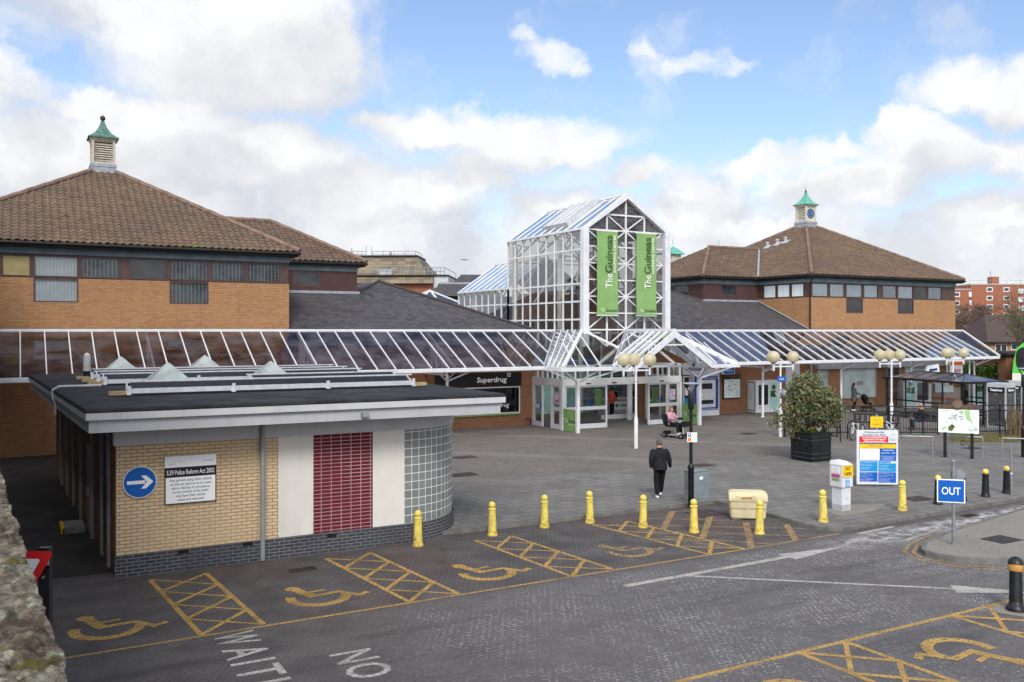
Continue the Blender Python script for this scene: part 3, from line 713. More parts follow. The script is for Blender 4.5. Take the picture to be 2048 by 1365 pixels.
# ------------------------------------------------------------------ painted markings, sheets a few millimetres above the paving
def strip(mb, a, b, w, z=0.004):
    a = Vector((a[0], a[1], z)); b = Vector((b[0], b[1], z)); d = (b - a).normalized(); n = Vector((-d.y, d.x, 0)) * w / 2
    mb.poly([a - n, b - n, b + n, a + n])
mb = MB(); strip(mb, (0.2, 15.63), (9.6, 15.74), 0.075); strip(mb, (9.6, 15.74), (14.9, 15.78), 0.075)
struct(mb.build('bay_line', 'paint_yellow')); mb = MB(); strip(mb, (14.9, 15.78), (18.1, 15.86), 0.08); struct(mb.build('bay_line', 'paint_yellow_faint'))
def hatch(A, B, Cc, Dd, n=4, mat='paint_yellow', w=0.095):       # A,B back corners, Cc,Dd front corners (left to right: A-Dd left, B-Cc right)
    mb = MB(); A, B, Cc, Dd = [Vector((*p, 0)) for p in (A, B, Cc, Dd)]
    strip(mb, A, Dd, w, 0.0040); strip(mb, B, Cc, w, 0.0042)
    for k in range(n):
        l0 = A.lerp(Dd, k / n); l1 = A.lerp(Dd, (k + 1) / n); r0 = B.lerp(Cc, k / n); r1 = B.lerp(Cc, (k + 1) / n)
        strip(mb, l0, r1, w * 0.75, 0.0048); strip(mb, l1, r0, w, 0.0056)
    struct(mb.build('hatched_bay_marking', mat))
hatch((2.38, 19.72), (3.48, 19.66), (3.75, 15.78), (2.70, 15.72)); hatch((6.05, 19.65), (7.10, 19.68), (7.50, 15.78), (6.46, 15.75))
hatch((9.75, 19.6), (10.75, 19.6), (11.16, 15.83), (10.08, 15.75)); hatch((13.25, 19.71), (14.32, 19.62), (14.9, 15.83), (13.82, 15.8))
def wheelchair(c, ang, s, mat='paint_yellow'):  # drawn 1.5 m across
    """the disabled-bay figure: wheel arc, seat, legs, arm and head as one flat painted shape"""
    mb = MB(); ca, sa = math.cos(ang), math.sin(ang)
    def T(x, y, z=0.004): return (c[0] + (x * ca - y * sa) * s, c[1] + (x * sa + y * ca) * s, z)
    def line(pts, w, z):
        for i in range(len(pts) - 1):
            a, b = Vector((*pts[i], 0)), Vector((*pts[i + 1], 0)); d = (b - a).normalized() * w * 0.35; a = a - d; b = b + d; n = Vector((-d.y, d.x, 0)).normalized() * w / 2
            mb.poly([T(p.x, p.y, z + i * 0.0003) for p in (a - n, b - n, b + n, a + n)])
    N = 22; R0, R1 = 0.43, 0.62; arc = [R(150) + R(205) * i / N for i in range(N + 1)]
    for i in range(N): mb.poly([T(R0 * math.cos(arc[i]), R0 * math.sin(arc[i])), T(R0 * math.cos(arc[i + 1]), R0 * math.sin(arc[i + 1])), T(R1 * math.cos(arc[i + 1]), R1 * math.sin(arc[i + 1])), T(R1 * math.cos(arc[i]), R1 * math.sin(arc[i]))][::-1])
    line([(-0.16, 0.60), (-0.08, 0.12)], 0.20, 0.0052); line([(-0.08, 0.10), (0.46, 0.08)], 0.14, 0.0060); line([(0.46, 0.08), (0.68, -0.36), (0.88, -0.28)], 0.13, 0.0068); line([(-0.12, 0.36), (0.26, 0.36)], 0.10, 0.0076)
    mb.poly([T(-0.20 + 0.15 * math.cos(a), 0.78 + 0.15 * math.sin(a), 0.0048) for a in [2 * pi * k / 16 for k in range(16)]])
    struct(mb.build('wheelchair_symbol', mat))
for x, y in ((1.36, 16.86), (5.06, 16.90), (8.68, 16.88)): wheelchair((x, y), R(8), 1.0)
wheelchair((12.42, 16.95), R(8), 0.92, 'paint_yellow_faint')
# worn hatching of the corner bay by the grit bin
mb = MB()
for a, b in (((1270, 1037), (1470, 1042)), ((1220, 1050), (1610, 1058)), ((1275, 1062), (1620, 1073)), ((1330, 1074), (1560, 1090)), ((1390, 1086), (1480, 1098)), ((1380, 1023), (1345, 1024))): strip(mb, G(*a), G(*b), 0.07, 0.0050)
for a, b in (((1345, 1024), (1326, 1060)), ((1421, 1032), (1405, 1077)), ((1492, 1046), (1503, 1096)), ((1573, 1050), (1592, 1082))): strip(mb, G(*a), G(*b), 0.17, 0.0058)
struct(mb.build('hatched_bay_marking', 'paint_yellow_faint'))
# bays on the near side
mb = MB(); strip(mb, (5.0, 10.28), (18.2, 10.36), 0.10); struct(mb.build('bay_line', 'paint_yellow'))
hatch((11.9, 10.3), (10.85, 10.3), (10.95, 6.3), (12.0, 6.3), 4, w=0.11); hatch((15.75, 10.32), (14.65, 10.32), (14.75, 6.3), (15.8, 6.3), 4, w=0.11)
wheelchair((13.2, 9.1), R(190), 1.0); wheelchair((9.5, 9.1), R(190), 1.0)
# lettering on the lane, read by drivers coming the other way
mb = MB()
for ch, y0, y1 in (('N', 13.78, 13.30), ('O', 13.18, 12.60)): mb.text(ch, (4.30, (y0 + y1) / 2, 0.004), (0, -1, 0), (1, 0, 0), h=0.66, w=abs(y0 - y1), bold=0.012)
yy = 15.58
for ch, w in (('W', 0.62), ('A', 0.52), ('I', 0.10), ('T', 0.50), ('I', 0.10), ('N', 0.48), ('G', 0.52)):
    mb.text(ch, (2.86, yy - w / 2, 0.004), (0, -1, 0), (1, 0, 0), h=0.66, w=w, bold=0.012); yy -= w + 0.16
struct(mb.build('road_lettering', 'paint_white'))
mb = MB(); strip(mb, (10.62, 14.66), (15.4, 14.80), 0.16); mb.poly([(15.2, 14.52, 0.0045), (17.1, 14.84, 0.0045), (15.2, 15.06, 0.0045)])
strip(mb, (12.2, 14.66), (16.4, 11.22), 0.10, 0.0052); a = Vector((16.2, 11.38, 0.0058)); d = Vector((0.77, -0.64, 0)); n = Vector((0.64, 0.77, 0))
mb.poly([a - n * 0.28, a + d * 1.5, a + n * 0.28])
struct(mb.build('road_arrow', 'paint_white'))
mb = MB(); strip(mb, (18.5, 15.62), (20.0, 15.75), 0.11); strip(mb, (19.0, 14.6), (20.6, 14.95), 0.09); struct(mb.build('lane_marking', 'paint_white'))
mb = MB()
for o in (0.14, 0.34):
    pts = [(20.2, 14.40 + o), (18.7, 13.93 + o), (18.15 - o * 0.6, 13.58 + o * 0.8), (17.95 - o, 13.3), (17.98 - o, 12.95), (18.2 - o, 12.42 - o * 0.5), (18.6 - o * 0.7, 12.0 - o * 0.6)]
    for i in range(len(pts) - 1): strip(mb, pts[i], pts[i + 1], 0.085, 0.004 + 0.0007 * i)
struct(mb.build('double_yellow_line', 'paint_yellow_faint'))

def drain(c, label, rz, lx=0.55, ly=0.28):
    r = thing('drain_grate', label, 'drain', (c[0], c[1], 0.0), rz, 'road drains')
    f = MB(); f.box(-lx / 2, lx / 2, -ly / 2, -ly / 2 + 0.03, 0.003, 0.012); f.box(-lx / 2, lx / 2, ly / 2 - 0.03, ly / 2, 0.003, 0.012)
    for i in range(9): x = -lx / 2 + lx * i / 8; f.box(x - 0.012, x + 0.012, -ly / 2 + 0.03, ly / 2 - 0.03, 0.003, 0.011)
    f.build('grille', 'iron', r); MB().box(-lx / 2, lx / 2, -ly / 2, ly / 2, 0.001, 0.003).build('pit', 'black', r)
drain(G(605, 1140), 'rusty slotted drain grate in front of the cream panel of the toilet block', R(2)); drain(G(1938, 1032), 'slotted drain grate against the kerb behind the OUT sign', R(3))
for px, py, mat, rr, lab in ((930, 915, 'iron_red', 0.45, 'rusty rectangular manhole cover in the slabs far behind the glass-block curve'), (925, 950, 'iron', 0.5, 'dark rectangular manhole cover beside the glass-block curve'),
                            (1405, 931, 'iron_red', 0.42, 'reddish manhole cover behind the grey cabinet'), (1835, 998, 'iron_red', 0.42, 'round reddish manhole cover right of the car park tariff board'),
                            (1945, 897, 'iron_red', 0.4, 'manhole cover behind the legs of the town map board'), (1497, 868, 'iron', 0.4, 'faint manhole cover below the photo booth')):
    c = GP(px, py); r = thing('manhole_cover', lab, 'manhole cover', (c.x, c.y, PAV), 0, 'manhole covers')
    MB().box(-rr, rr, -rr * .7, rr * .7, 0.002, 0.010).build('frame', 'iron', r); MB().box(-rr + .05, rr - .05, -rr * .7 + .05, rr * .7 - .05, 0.010, 0.014).build('lid', mat, r)
c = G(1412, 1027); r = thing('manhole_cover', 'dark square cover in the car park at the foot of the grey cabinet', 'manhole cover', (c.x, c.y, 0), 0, 'manhole covers')
MB().box(-.5, .5, -.4, .4, 0.001, 0.008).build('frame', 'iron', r); MB().box(-.45, .45, -.35, .35, 0.008, 0.011).build('lid', 'iron_red', r)
c = G(1885, 1092); r = thing('manhole_cover', 'dark rectangular cover on the traffic island right of the OUT sign', 'manhole cover', (20.6, 13.2, 0.115), 0, 'manhole covers')
MB().box(-.4, .4, -.3, .3, 0.001, 0.008).build('frame', 'iron', r); MB().box(-.36, .36, -.26, .26, 0.008, 0.012).build('lid', 'iron', r)
# ------------------------------------------------------------------ toilet block in the car park
tb = thing('toilet_block', 'flat-roofed toilet block of buff brick with maroon tile panel and curved glass-block corner', 'building', (1.79, 20.2, 0))
o = W(tb); YF = 20.2; XR = 10.15; RC = 2.0; XC = XR - RC; YC = YF + RC
def sideX(y): return 1.79 - 0.037 * (y - YF)
mb = MB(o); mb.box(1.79, 4.78, YF, YF + .3, 0.46, 2.72); mb.box(4.78, 5.12, YF, YF + .3, 0.46, 2.72); mb.build('brick_wall', 'brick_buff', tb)
mb = MB(o); mb.prism([(1.76, YF - .03), (XC, YF - .03), (XC, YF + .3), (1.76, YF + .3)], -0.02, 0.46); mb.build('plinth', 'brick_blue', tb)
for xa, xb in ((5.12, 5.93), (7.35, XC)): MB(o).box(xa + .004, xb - .004, YF - .006, YF + .3, 0.462, 2.718).build('render_panel', 'white_render', tb)
MB(o).box(5.93, 7.35, YF - .002, YF + .3, 0.462, 2.718).build('tile_panel', 'tile_red', tb)
def arc_wall(z0, z1, r, mat, name, n=24, uvz=0.0):
    mb = MB(o); L = 0
    for i in range(n):
        a0 = -pi / 2 + pi / 2 * i / n; a1 = -pi / 2 + pi / 2 * (i + 1) / n; s0 = r * pi / 2 * i / n; s1 = r * pi / 2 * (i + 1) / n
        p = [(XC + r * math.cos(a), YC + r * math.sin(a)) for a in (a0, a1)]
        mb.quad((*p[0], z0), (*p[1], z0), (*p[1], z1), (*p[0], z1), 0, [(s0, z0 - uvz), (s1, z0 - uvz), (s1, z1 - uvz), (s0, z1 - uvz)])
    x = XC + r; mb.quad((x, YC, z0), (x, 35, z0), (x, 35, z1), (x, YC, z1), 0, [(s1, z0 - uvz), (s1 + 12.8, z0 - uvz), (s1 + 12.8, z1 - uvz), (s1, z1 - uvz)])
    mb.f  # faces share no plane with the straight wall
    ob = mb.build(name, mat, tb, smooth=True); return ob
arc_wall(0.46, 2.72, RC, 'glass_block', 'glass_block_wall', uvz=0.46)
arc_wall(-0.02, 0.46, RC + .03, 'brick_blue', 'curved_plinth')
arc_wall(2.721, 3.12, RC + .03, 'frieze', 'curved_frieze')
mb = MB(o); mb.box(1.74, XC, YF - .03, YF + .3, 2.721, 3.12); mb.build('frieze', 'frieze', tb)
# side towards the alley: dark brick between pale pilasters, louvred panels, a door
mb = MB(o); ys = [20.5, 21.2, 21.5, 22.3, 22.6, 24.2, 24.6, 27.0, 27.4, 29.0, 29.4, 31, 31.4, 35.2]
mb.prism([(sideX(35.2), 35.2), (sideX(20.5), 20.5), (sideX(20.5) + .2, 20.5), (sideX(35.2) + .2, 35.2)], 0, 2.72); mb.build('side_wall', 'brick_brown', tb)
mb = MB(o); mb.box(1.2, XR, 35.0, 35.3, 0, 3.1); mb.build('rear_wall', 'brick_brown', tb)
for y in (21.3, 22.5, 24.4, 27.2, 29.2, 31.2, 33.2):
    MB(o).box(sideX(y) - .05, sideX(y) + .1, y - .13, y + .13, 0.002, 2.9).build('pilaster', 'grey_paint', tb)
for y0, y1 in ((21.45, 22.35), (27.4, 29.0), (29.4, 31.0)):
    mb = MB(o); x = sideX(y0) - .02
    for k in range(22): mb.box(x - .02, x + .02, y0, y1, 0.5 + k * .1, 0.57 + k * .1)
    mb.build('louvre_panel', 'brown_frame', tb)
d_ = MB(o).box(sideX(25) - .03, sideX(25) + .02, 24.9, 26.6, 0.01, 2.2).build('side_door', 'grey_paint', tb); MB(o).box(sideX(25) - .09, sideX(25) - .03, 25.1, 25.14, 0.95, 1.15).build('handle', 'galv', d_)
# roof: felt, white trim, fascia board, soffit
def roofX(y): return 1.16 - 0.05 * (y - 19.2)
def ring(e): return [(roofX(19.2) - e, 19.2 - e), (10.38 + e, 19.2 - e), (10.38 + e, 35.6), (roofX(35.6) - e, 35.6)]
MB(o).prism([(p[0], p[1]) for p in ring(0.015)], 3.50, 3.575).build('felt_roof', 'felt', tb, bevel=0.02)
MB(o).prism(ring(0.0), 3.36, 3.498).build('roof_trim', 'trim', tb)
MB(o).prism([(roofX(19.25) + .06, 19.28), (10.28, 19.28), (10.28, 35.5), (roofX(35.5) + .06, 35.5)], 3.105, 3.358).build('fascia_board', 'fascia', tb)
mb = MB(o); mb.tube([(4.76, YF - .09, 0.02), (4.76, YF - .09, 2.95), (4.76, YF - .05, 3.1)], 0.055, 12); mb.tube([(4.76, YF - .09, 2.5), (4.76, YF - .09, 2.62)], .066, 12); mb.tube([(4.76, YF - .09, 1.35), (4.76, YF - .09, 1.42)], .062, 12)
mb.build('drainpipe', 'grey_paint', tb)
for x, z in ((3.1, 0.40), (4.45, 0.41), (6.35, 0.385)):
    mb = MB(o); mb.box(x - .11, x + .11, YF - .042, YF - .028, z - .035, z + .035); mb.build('air_brick', 'black', tb)
mb = MB(o); mb.box(6.74, 6.90, 19.14, 19.2 + .075, 3.17, 3.27, 0); mb.tube([(6.82, 19.14, 3.2), (6.82, 19.10, 3.19)], .03, 10); mb.build('sensor_box', 'grey_paint', tb)
mb = MB(o); mb.tube([(1.95, 26.0, 3.66), (0.95, 26.0, 3.66), (.80, 26.0, 3.58), (.80, 26.0, 3.38), (.86, 25.9, 3.25), (.86, 25.9, 2.95)], .035, 10); mb.build('overflow_pipe', 'pale_grey', tb)
mb = MB(o); mb.tube([(1.9, 30.9, 3.6), (1.9, 30.9, 3.85)], .10, 12, 1); mb.tube([(1.9, 30.9, 3.85), (1.9, 30.9, 4.32)], .11, 12); mb.ball((1.9, 30.9, 4.32), .10, n=8); mb.build('vent_pipe', ['pale_grey', 'black'], tb)
for x, y in ((3.68, 26.6), (6.45, 26.3), (3.1, 33.3), (5.95, 33.9)):
    mb = MB(o); mb.square([(.60, 3.6), (.60, 3.74), (.53, 3.745)], (x, y, 0)); k = mb.build('rooflight_kerb', 'pale_grey', tb)
    mb = MB(o); mb.square([(.525, 3.746), (.02, 4.22)], (x, y, 0)); mb.build('rooflight_pyramid', 'skylight', k)
def rack(y, x0, x1, label, h=1.0):
    r = thing('solar_rack', label, 'roof rack', (x0, y, 3.60), 0, 'metal racks on the felt roof'); L = x1 - x0
    MB().box(.12, L, 0, .035, .035, .035 + .115 * h).build('front_plate', 'alu', r); MB().box(0.05, L + .1, .42, .48, .275, .31).build('rear_rail', 'alu', r)
    n = max(2, int(L / 2.4)); 
    for i in range(n + 1):
        x = .12 + (L - .16) * i / n; mb = MB(); mb.bar((x, 0, .04), (x, .45, .27), .03); mb.bar((x, .45, .02), (x, .45, .27), .03); mb.box(x - .05, x + .05, -.12, .6, .005, .03); mb.box(x - .025, x + .06, -.014, .0, .03, .21); mb.build('bracket', 'alu', r)
    for x in (-.30, L): MB().box(x, x + .36, -.02, .18, .005, .09).build('ballast_block', 'ballast', r)
    mb = MB(); mb.slab([(.2, .05, .10), (L - .1, .05, .10), (L - .1, .41, .255), (.2, .41, .255)], (0, 0, 1), .02); mb.build('panel_tray', 'black_metal', r)
rack(22.7, 2.15, 9.45, 'long metal solar rack with front plate, nearest the front edge of the felt roof')
rack(26.0 + 1.25, 2.0, 9.6, 'metal solar rack just behind the two nearer pyramid rooflights'); rack(29.0, 1.95, 9.7, 'metal solar rack third back from the front edge of the felt roof')
rack(30.8, 1.9, 9.8, 'rearmost metal solar rack, close to the white vent pipe'); rack(24.9, 5.5, 9.9, 'short metal solar rack right of the nearer pyramid rooflights')

# signs on its front wall
def disc(mb, c, r, m, y, n=36): mb.poly([(c[0] + r * math.cos(2 * pi * i / n), y, c[1] + r * math.sin(2 * pi * i / n)) for i in range(n)], m)
r = thing('direction_sign', 'round blue sign with a white arrow pointing right on the buff brick wall', 'sign', (2.24, YF - .04, 1.945))
mb = MB(); mb.tube([(0, 0.03, 0), (0, 0.002, 0)], .335, 36, 1); disc(mb, (0, 0), .312, 0, -.0015); mb.build('plate', ['blue_sign', 'white'], r)
mb = MB(); mb.poly([(-.25, -.004, -.035), (.10, -.004, -.035), (.10, -.004, .035), (-.25, -.004, .035)]); mb.poly([(.02, -.0055, -.135), (.12, -.0055, -.135), (.26, -.0055, 0), (.12, -.0055, .135), (.02, -.0055, .135), (.135, -.0055, 0)]); mb.build('arrow', 'text_white', r)
r = thing('police_notice', 'black and white police act notice board screwed to the buff brick wall', 'sign', (3.25, YF - .03, 1.93))
MB().box(-.525, .525, -.012, .02, -.51, .51).build('board', 'black', r); mb = MB(); mb.box(-.525, .525, -.0145, -.0125, .27, .51); mb.box(-.505, .505, -.0145, -.0125, -.49, .06); mb.build('white_panels', 'text_white', r)
mb = MB(); mb.text('S.59 Police Reform Act 2002', (0, -.016, .115), h=.098, w=.97, bold=.012); mb.build('heading', 'text_white', r)
mb = MB()
for i, s in enumerate(('Any person using their vehicle', 'on this car park so as to cause', 'alarm, distress or annoyance', 'to any member of the public', 'may have their vehicle', 'seized and removed.')):
    mb.text(s, (0, -.016, -.03 - i * .083), h=.056, bold=.008, maxw=.9, w=(.86, .84, .78, .73, .60, .54)[i])
mb.tube([(-.44 + .02 * i, -.0165, .34 + .055 * math.sin(i * pi / 17)) for i in range(18)], .0018, 4, 1); mb.text('forward', (-.44, -.016, .33), h=.028, align='L', m=2); mb.text('west suffolk', (.47, -.016, .37), h=.03, align='R', m=1)
mb.build('lettering', ['text_dark', 'text_navy', 'magenta'], r)
# ------------------------------------------------------------------ the upper deck of the car park with its mossy parapet
def wl(d_): return D(140 - (1365 - 662) * 0, 662, d_)   # (helper kept for the survey of the parapet line)
A = Vector((0.149 + 0.0, -0.09, 0))
dk = thing('parking_deck', 'raised concrete parking deck topped by the mossy parapet', 'car park', (-6, 10, 0))
dirw = Vector((math.sin(R(-3.0)), math.cos(R(-3.0)), 0)); nw = Vector((dirw.y, -dirw.x, 0))
e0 = D(140, 1365, 1.41); e0 = Vector((e0.x, e0.y, 0)); e_at = lambda s: e0 + dirw * s
p1, p2 = e_at(-8), e_at(34)
MB(W(dk)).prism([(p1.x - .08, p1.y), (p2.x - .08, p2.y), (-22, p2.y), (-22, p1.y)][::-1], 0.0, 3.55).build('deck', 'concrete', dk); p3_, p4_ = e_at(6), e_at(38); MB(W(dk)).prism([(p4_.x - .75, p4_.y), (-14, p4_.y), (-14, p3_.y), (p3_.x - .75, p3_.y)], 3.55, 11.0).build('stair_or_shade_tower', 'concrete', dk)  # tower above the deck is added, out of view, to shade the alley
ws = thing('parapet_wall', 'mossy stone parapet of the parking deck close to the camera', 'wall', (e0.x, e0.y, 3.56))
mb = MB(W(ws)); mb.prism([(p.x, p.y) for p in (p1 + nw * -.06, p2 + nw * -.06, p2 - nw * .45, p1 - nw * .45)][::-1], 3.56, 4.40); mb.build('wall_body', 'concrete', ws)
mb = MB(); NX, NYY = 96, 560; L0, L1, WD = -0.5, 4.2, 0.62
lumps = [(rnd.uniform(L0, L1), rnd.uniform(0, WD), rnd.choice((rnd.uniform(.008, .022), rnd.uniform(.015, .042))), rnd.uniform(.3, .75)) for _ in range(1900)]
cells = {}
for q in lumps: cells.setdefault((int(q[0] / .12), int(q[1] / .12)), []).append(q)
vs = []
for j in range(NYY + 1):
    s_ = L0 + (L1 - L0) * j / NYY
    for i in range(NX + 1):
        w_ = -0.02 + WD * i / NX; p = e_at(s_) - nw * w_
        q = Vector((p.x, p.y, 0)); z = 4.515 + .016 * mnoise.fractal(q * 9, 1.0, 2.0, 5) + .01 * mnoise.fractal(q * 30, 1.0, 2.0, 4)
        cx, cy = int(s_ / .12), int(w_ / .12)
        for dx in (-1, 0, 1):
            for dy in (-1, 0, 1):
                for (ls, lw, lr, lh) in cells.get((cx + dx, cy + dy), ()):
                    r2 = ((s_ - ls) ** 2 + (w_ - lw) ** 2) / (lr * lr)
                    if r2 < 1: z = max(z, 4.512 + lr * lh * math.sqrt(1 - r2) + .006 * mnoise.noise(q * 60))
        out = .012 * mnoise.fractal(Vector((s_ * 7, 3.3, 0)), 1, 2, 4)
        if i == 0: z = 4.40
        if i <= 2: p = p - nw * (out + (.012 if i == 1 else 0)); 
        if i == 1: z = min(z, 4.485) - .01
        vs.append((p.x - e0.x, p.y - e0.y, z - 3.56))
n = NX + 1
mb.add(vs, [(j * n + i, j * n + i + 1, (j + 1) * n + i + 1, (j + 1) * n + i) for j in range(NYY) for i in range(NX)], smooth=True); mb.build('mossy_coping', 'moss_wall', ws)
mb = MB(W(ws)); pf = [e_at(4.21) + nw * .02, p2 + nw * .02, p2 - nw * .55, e_at(4.21) - nw * .55]; mb.prism([(p.x, p.y) for p in pf][::-1], 4.401, 4.52); mb.build('coping', 'moss_wall', ws)

# give way sign on the ramp below
gp = D(25, 1139, 9.0); r = thing('give_way_sign', 'red and white triangular give way sign, half hidden by the mossy parapet', 'sign', (gp.x, gp.y, 0), -HEAD)
mb = MB(); mb.box(.24, .35, .03, .10, 0, 2.92); mb.build('post', 'black_metal', r)
def tri(mb, s, y, z, m, rr=.06):
    pts = []
    for cx, cz, a0 in ((-s, s * .577, 90), (s, s * .577, -30), (0, -s * 1.155, -150)):
        k = 1 - rr / s * 1.2
        for j in range(7): a = R(a0 + (150 if cx < 0 else (30 if cx == 0 else 90)) * 0 + (120 * (6 - j) / 6 if True else 0)); pts.append((cx * k + rr * .6 * math.cos(a), y, z + cz * k + rr * .6 * math.sin(a)))
    c = Vector((0, y, z)); pts.sort(key=lambda p: math.atan2(p[2] - z, p[0])); mb.poly(pts, m)
gz = gp.z - .06; mb = MB(); tri(mb, .43, -.002, gz, 0); tri(mb, .29, -.004, gz, 1, .03); mb.box(-.36, .36, .0, .012, gz + .1, gz + .22, 2); mb.build('plate', ['red_sign', 'text_white', 'grey_paint'], r)
mb = MB(); mb.text('GIVE', (0, -.006, gz + .07), h=.075, bold=.03); mb.text('WAY', (0, -.006, gz - .04), h=.07, bold=.03); mb.build('lettering', 'text_dark', r)
MB().tube([(.30, .0, 2.63), (.30, .03, 2.63)], .014, 8).build('bolt', 'galv', r)
st = G(150, 1043); r = thing('door_step', 'concrete step with a yellow nosing by the side door of the toilet block', 'step', (sideX(26) - .32, 25.6, 0)); MB().box(-.28, .25, -.5, .5, 0.0, .16).build('tread', 'concrete', r, bevel=.015); MB().box(-.30, -.22, -.5, .5, .03, .166).build('yellow_nosing', 'yellow_plate', r)
# ------------------------------------------------------------------ shopping centre: everything is laid out symmetrically about X = 27.85
AX = 27.85
def mir(x, m): return 2 * AX - x if m else x
def win_part(parent, axis, c, a0, a1, z0, z1, pane, fr='brown_frame', fw=.055, o=(0, 0, 0), glass_='glass_dark', mull=0, name='window', sill=False):
    """window frame (part) with its pane (sub-part) in the plane axis=c"""
    def bx(mb, u0, u1, d0, d1, za, zb, m=0):
        if axis == 'y': mb.box(u0, u1, c + d0, c + d1, za, zb, m)
        else: mb.box(c + d0, c + d1, u0, u1, za, zb, m)
    mb = MB(o); bx(mb, a0, a1, -.03, .06, z0, z0 + fw); bx(mb, a0, a1, -.03, .06, z1 - fw, z1); bx(mb, a0, a0 + fw, -.03, .06, z0 + fw, z1 - fw); bx(mb, a1 - fw, a1, -.03, .06, z0 + fw, z1 - fw)
    for k in range(mull): x = a0 + (a1 - a0) * (k + 1) / (mull + 1); bx(mb, x - fw / 2, x + fw / 2, -.025, .055, z0 + fw, z1 - fw)
    if sill: bx(mb, a0 - .05, a1 + .05, -.07, -.03, z0 - .05, z0 + .002)
    f = mb.build(name, fr, parent)
    mb = MB(o)
    if glass_: bx(mb, a0 + fw, a1 - fw, .010, .016, z0 + fw, z1 - fw, 0); bx(mb, a0 + fw - .01, a1 - fw + .01, .07, .075, z0 + fw - .01, z1 - fw + .01, 1); mb.build('pane', [glass_, pane], f)
    else: bx(mb, a0 + fw, a1 - fw, .010, .03, z0 + fw, z1 - fw, 0); mb.build('pane', pane, f)
    return f

TAN = .575; CO = math.cos(math.atan(TAN)); SI = math.sin(math.atan(TAN))
def cupola(parent, c, zb, s=1.0, clock=False, cop='copper', crm='cream', name='cupola'):
    o = W(parent); x, y = c; pv = Vector((x, y, zb - .1)); SX = Matrix.Translation(pv) @ Matrix.Scale(.86, 4) @ Matrix.Translation(-pv)
    b = MB(o, SX); b.square([(.66, zb - .55), (.66, zb), (.69, zb), (.69, zb + .16), (.62, zb + .2)], (x, y, 0)); k = b.build('cupola_base', 'lead', parent)
    b = MB(o, SX); h = 1.32; z0 = zb + .2
    b.square([(.40, z0), (.40, z0 + h)], (x, y, 0), 1)
    for sx in (-1, 1):
        for sy in (-1, 1): b.box(x + sx * .55 - .07, x + sx * .55 + .07, y + sy * .55 - .07, y + sy * .55 + .07, z0, z0 + h)
    b.square([(.60, z0), (.60, z0 + .08), (.56, z0 + .1)], (x, y, 0)); b.square([(.56, z0 + h - .1), (.68, z0 + h + .04), (.70, z0 + h + .12)], (x, y, 0))
    def louvres(fx):
        for i in range(8):
            z = z0 + .14 + i * .13
            if fx: b.slab([(x - .53, y - .48, z), (x - .42, y - .48, z + .11), (x - .42, y + .48, z + .11), (x - .53, y + .48, z)], (0, 0, 1), .018)
            else: b.slab([(x - .48, y - .53, z), (x + .48, y - .53, z), (x + .48, y - .42, z + .11), (x - .48, y - .42, z + .11)], (0, 0, 1), .018)
    louvres(True)
    if clock: b.box(x - .48, x + .48, y - .545, y - .42, z0 + .08, z0 + h - .08)
    else: louvres(False)
    lan = b.build('cupola_lantern', [crm, 'dark_void'], parent)
    if clock:
        b = MB(o, SX); zc = z0 + .68; n = 36
        b.tube([(x, y - .546, zc), (x, y - .575, zc)], .43, n, 1); b.poly([(x + .40 * math.cos(2 * pi * i / n), y - .577, zc + .40 * math.sin(2 * pi * i / n)) for i in range(n)], 0)
        for i in range(12):
            a = 2 * pi * i / 12; d = Vector((math.sin(a), 0, math.cos(a))); p = Vector((x, y - .581, zc)); b.bar(p + d * .27, p + d * .36, .035, .006, (0, 1, 0), 2)
        p = Vector((x, y - .586, zc)); b.bar(p, p + Vector((.20, 0, -.10)), .04, .006, (0, 1, 0), 2); b.bar(p, p + Vector((.16, 0, .28)), .03, .006, (0, 1, 0), 2)
        b.build('clock_face', ['clock_blue', 'blue_dark', 'pale_grey'], lan)
    b = MB(o, SX); zt = z0 + h + .12
    b.square([(.80, zt), (.80, zt + .05), (.62, zt + .16), (.43, zt + .34), (.27, zt + .58), (.16, zt + .82), (.10, zt + 1.02), (.10, zt + 1.08)], (x, y, 0)); ro = b.build('cupola_roof', cop, parent)
    b = MB(o, SX)
    if clock: b.lathe([(.02, zt + 1.08), (.07, zt + 1.12), (.10, zt + 1.2), (.05, zt + 1.28), (.025, zt + 1.42), (.004, zt + 1.6)], (x, y, 0), 10)
    else: b.ball((x, y, zt + 1.24), .15, n=8); b.lathe([(.07, zt + 1.06), (.07, zt + 1.12)], (x, y, 0), 10); b.lathe([(.03, zt + 1.36), (.003, zt + 1.5)], (x, y, 0), 8)
    b.build('finial', 'iron_red', ro)

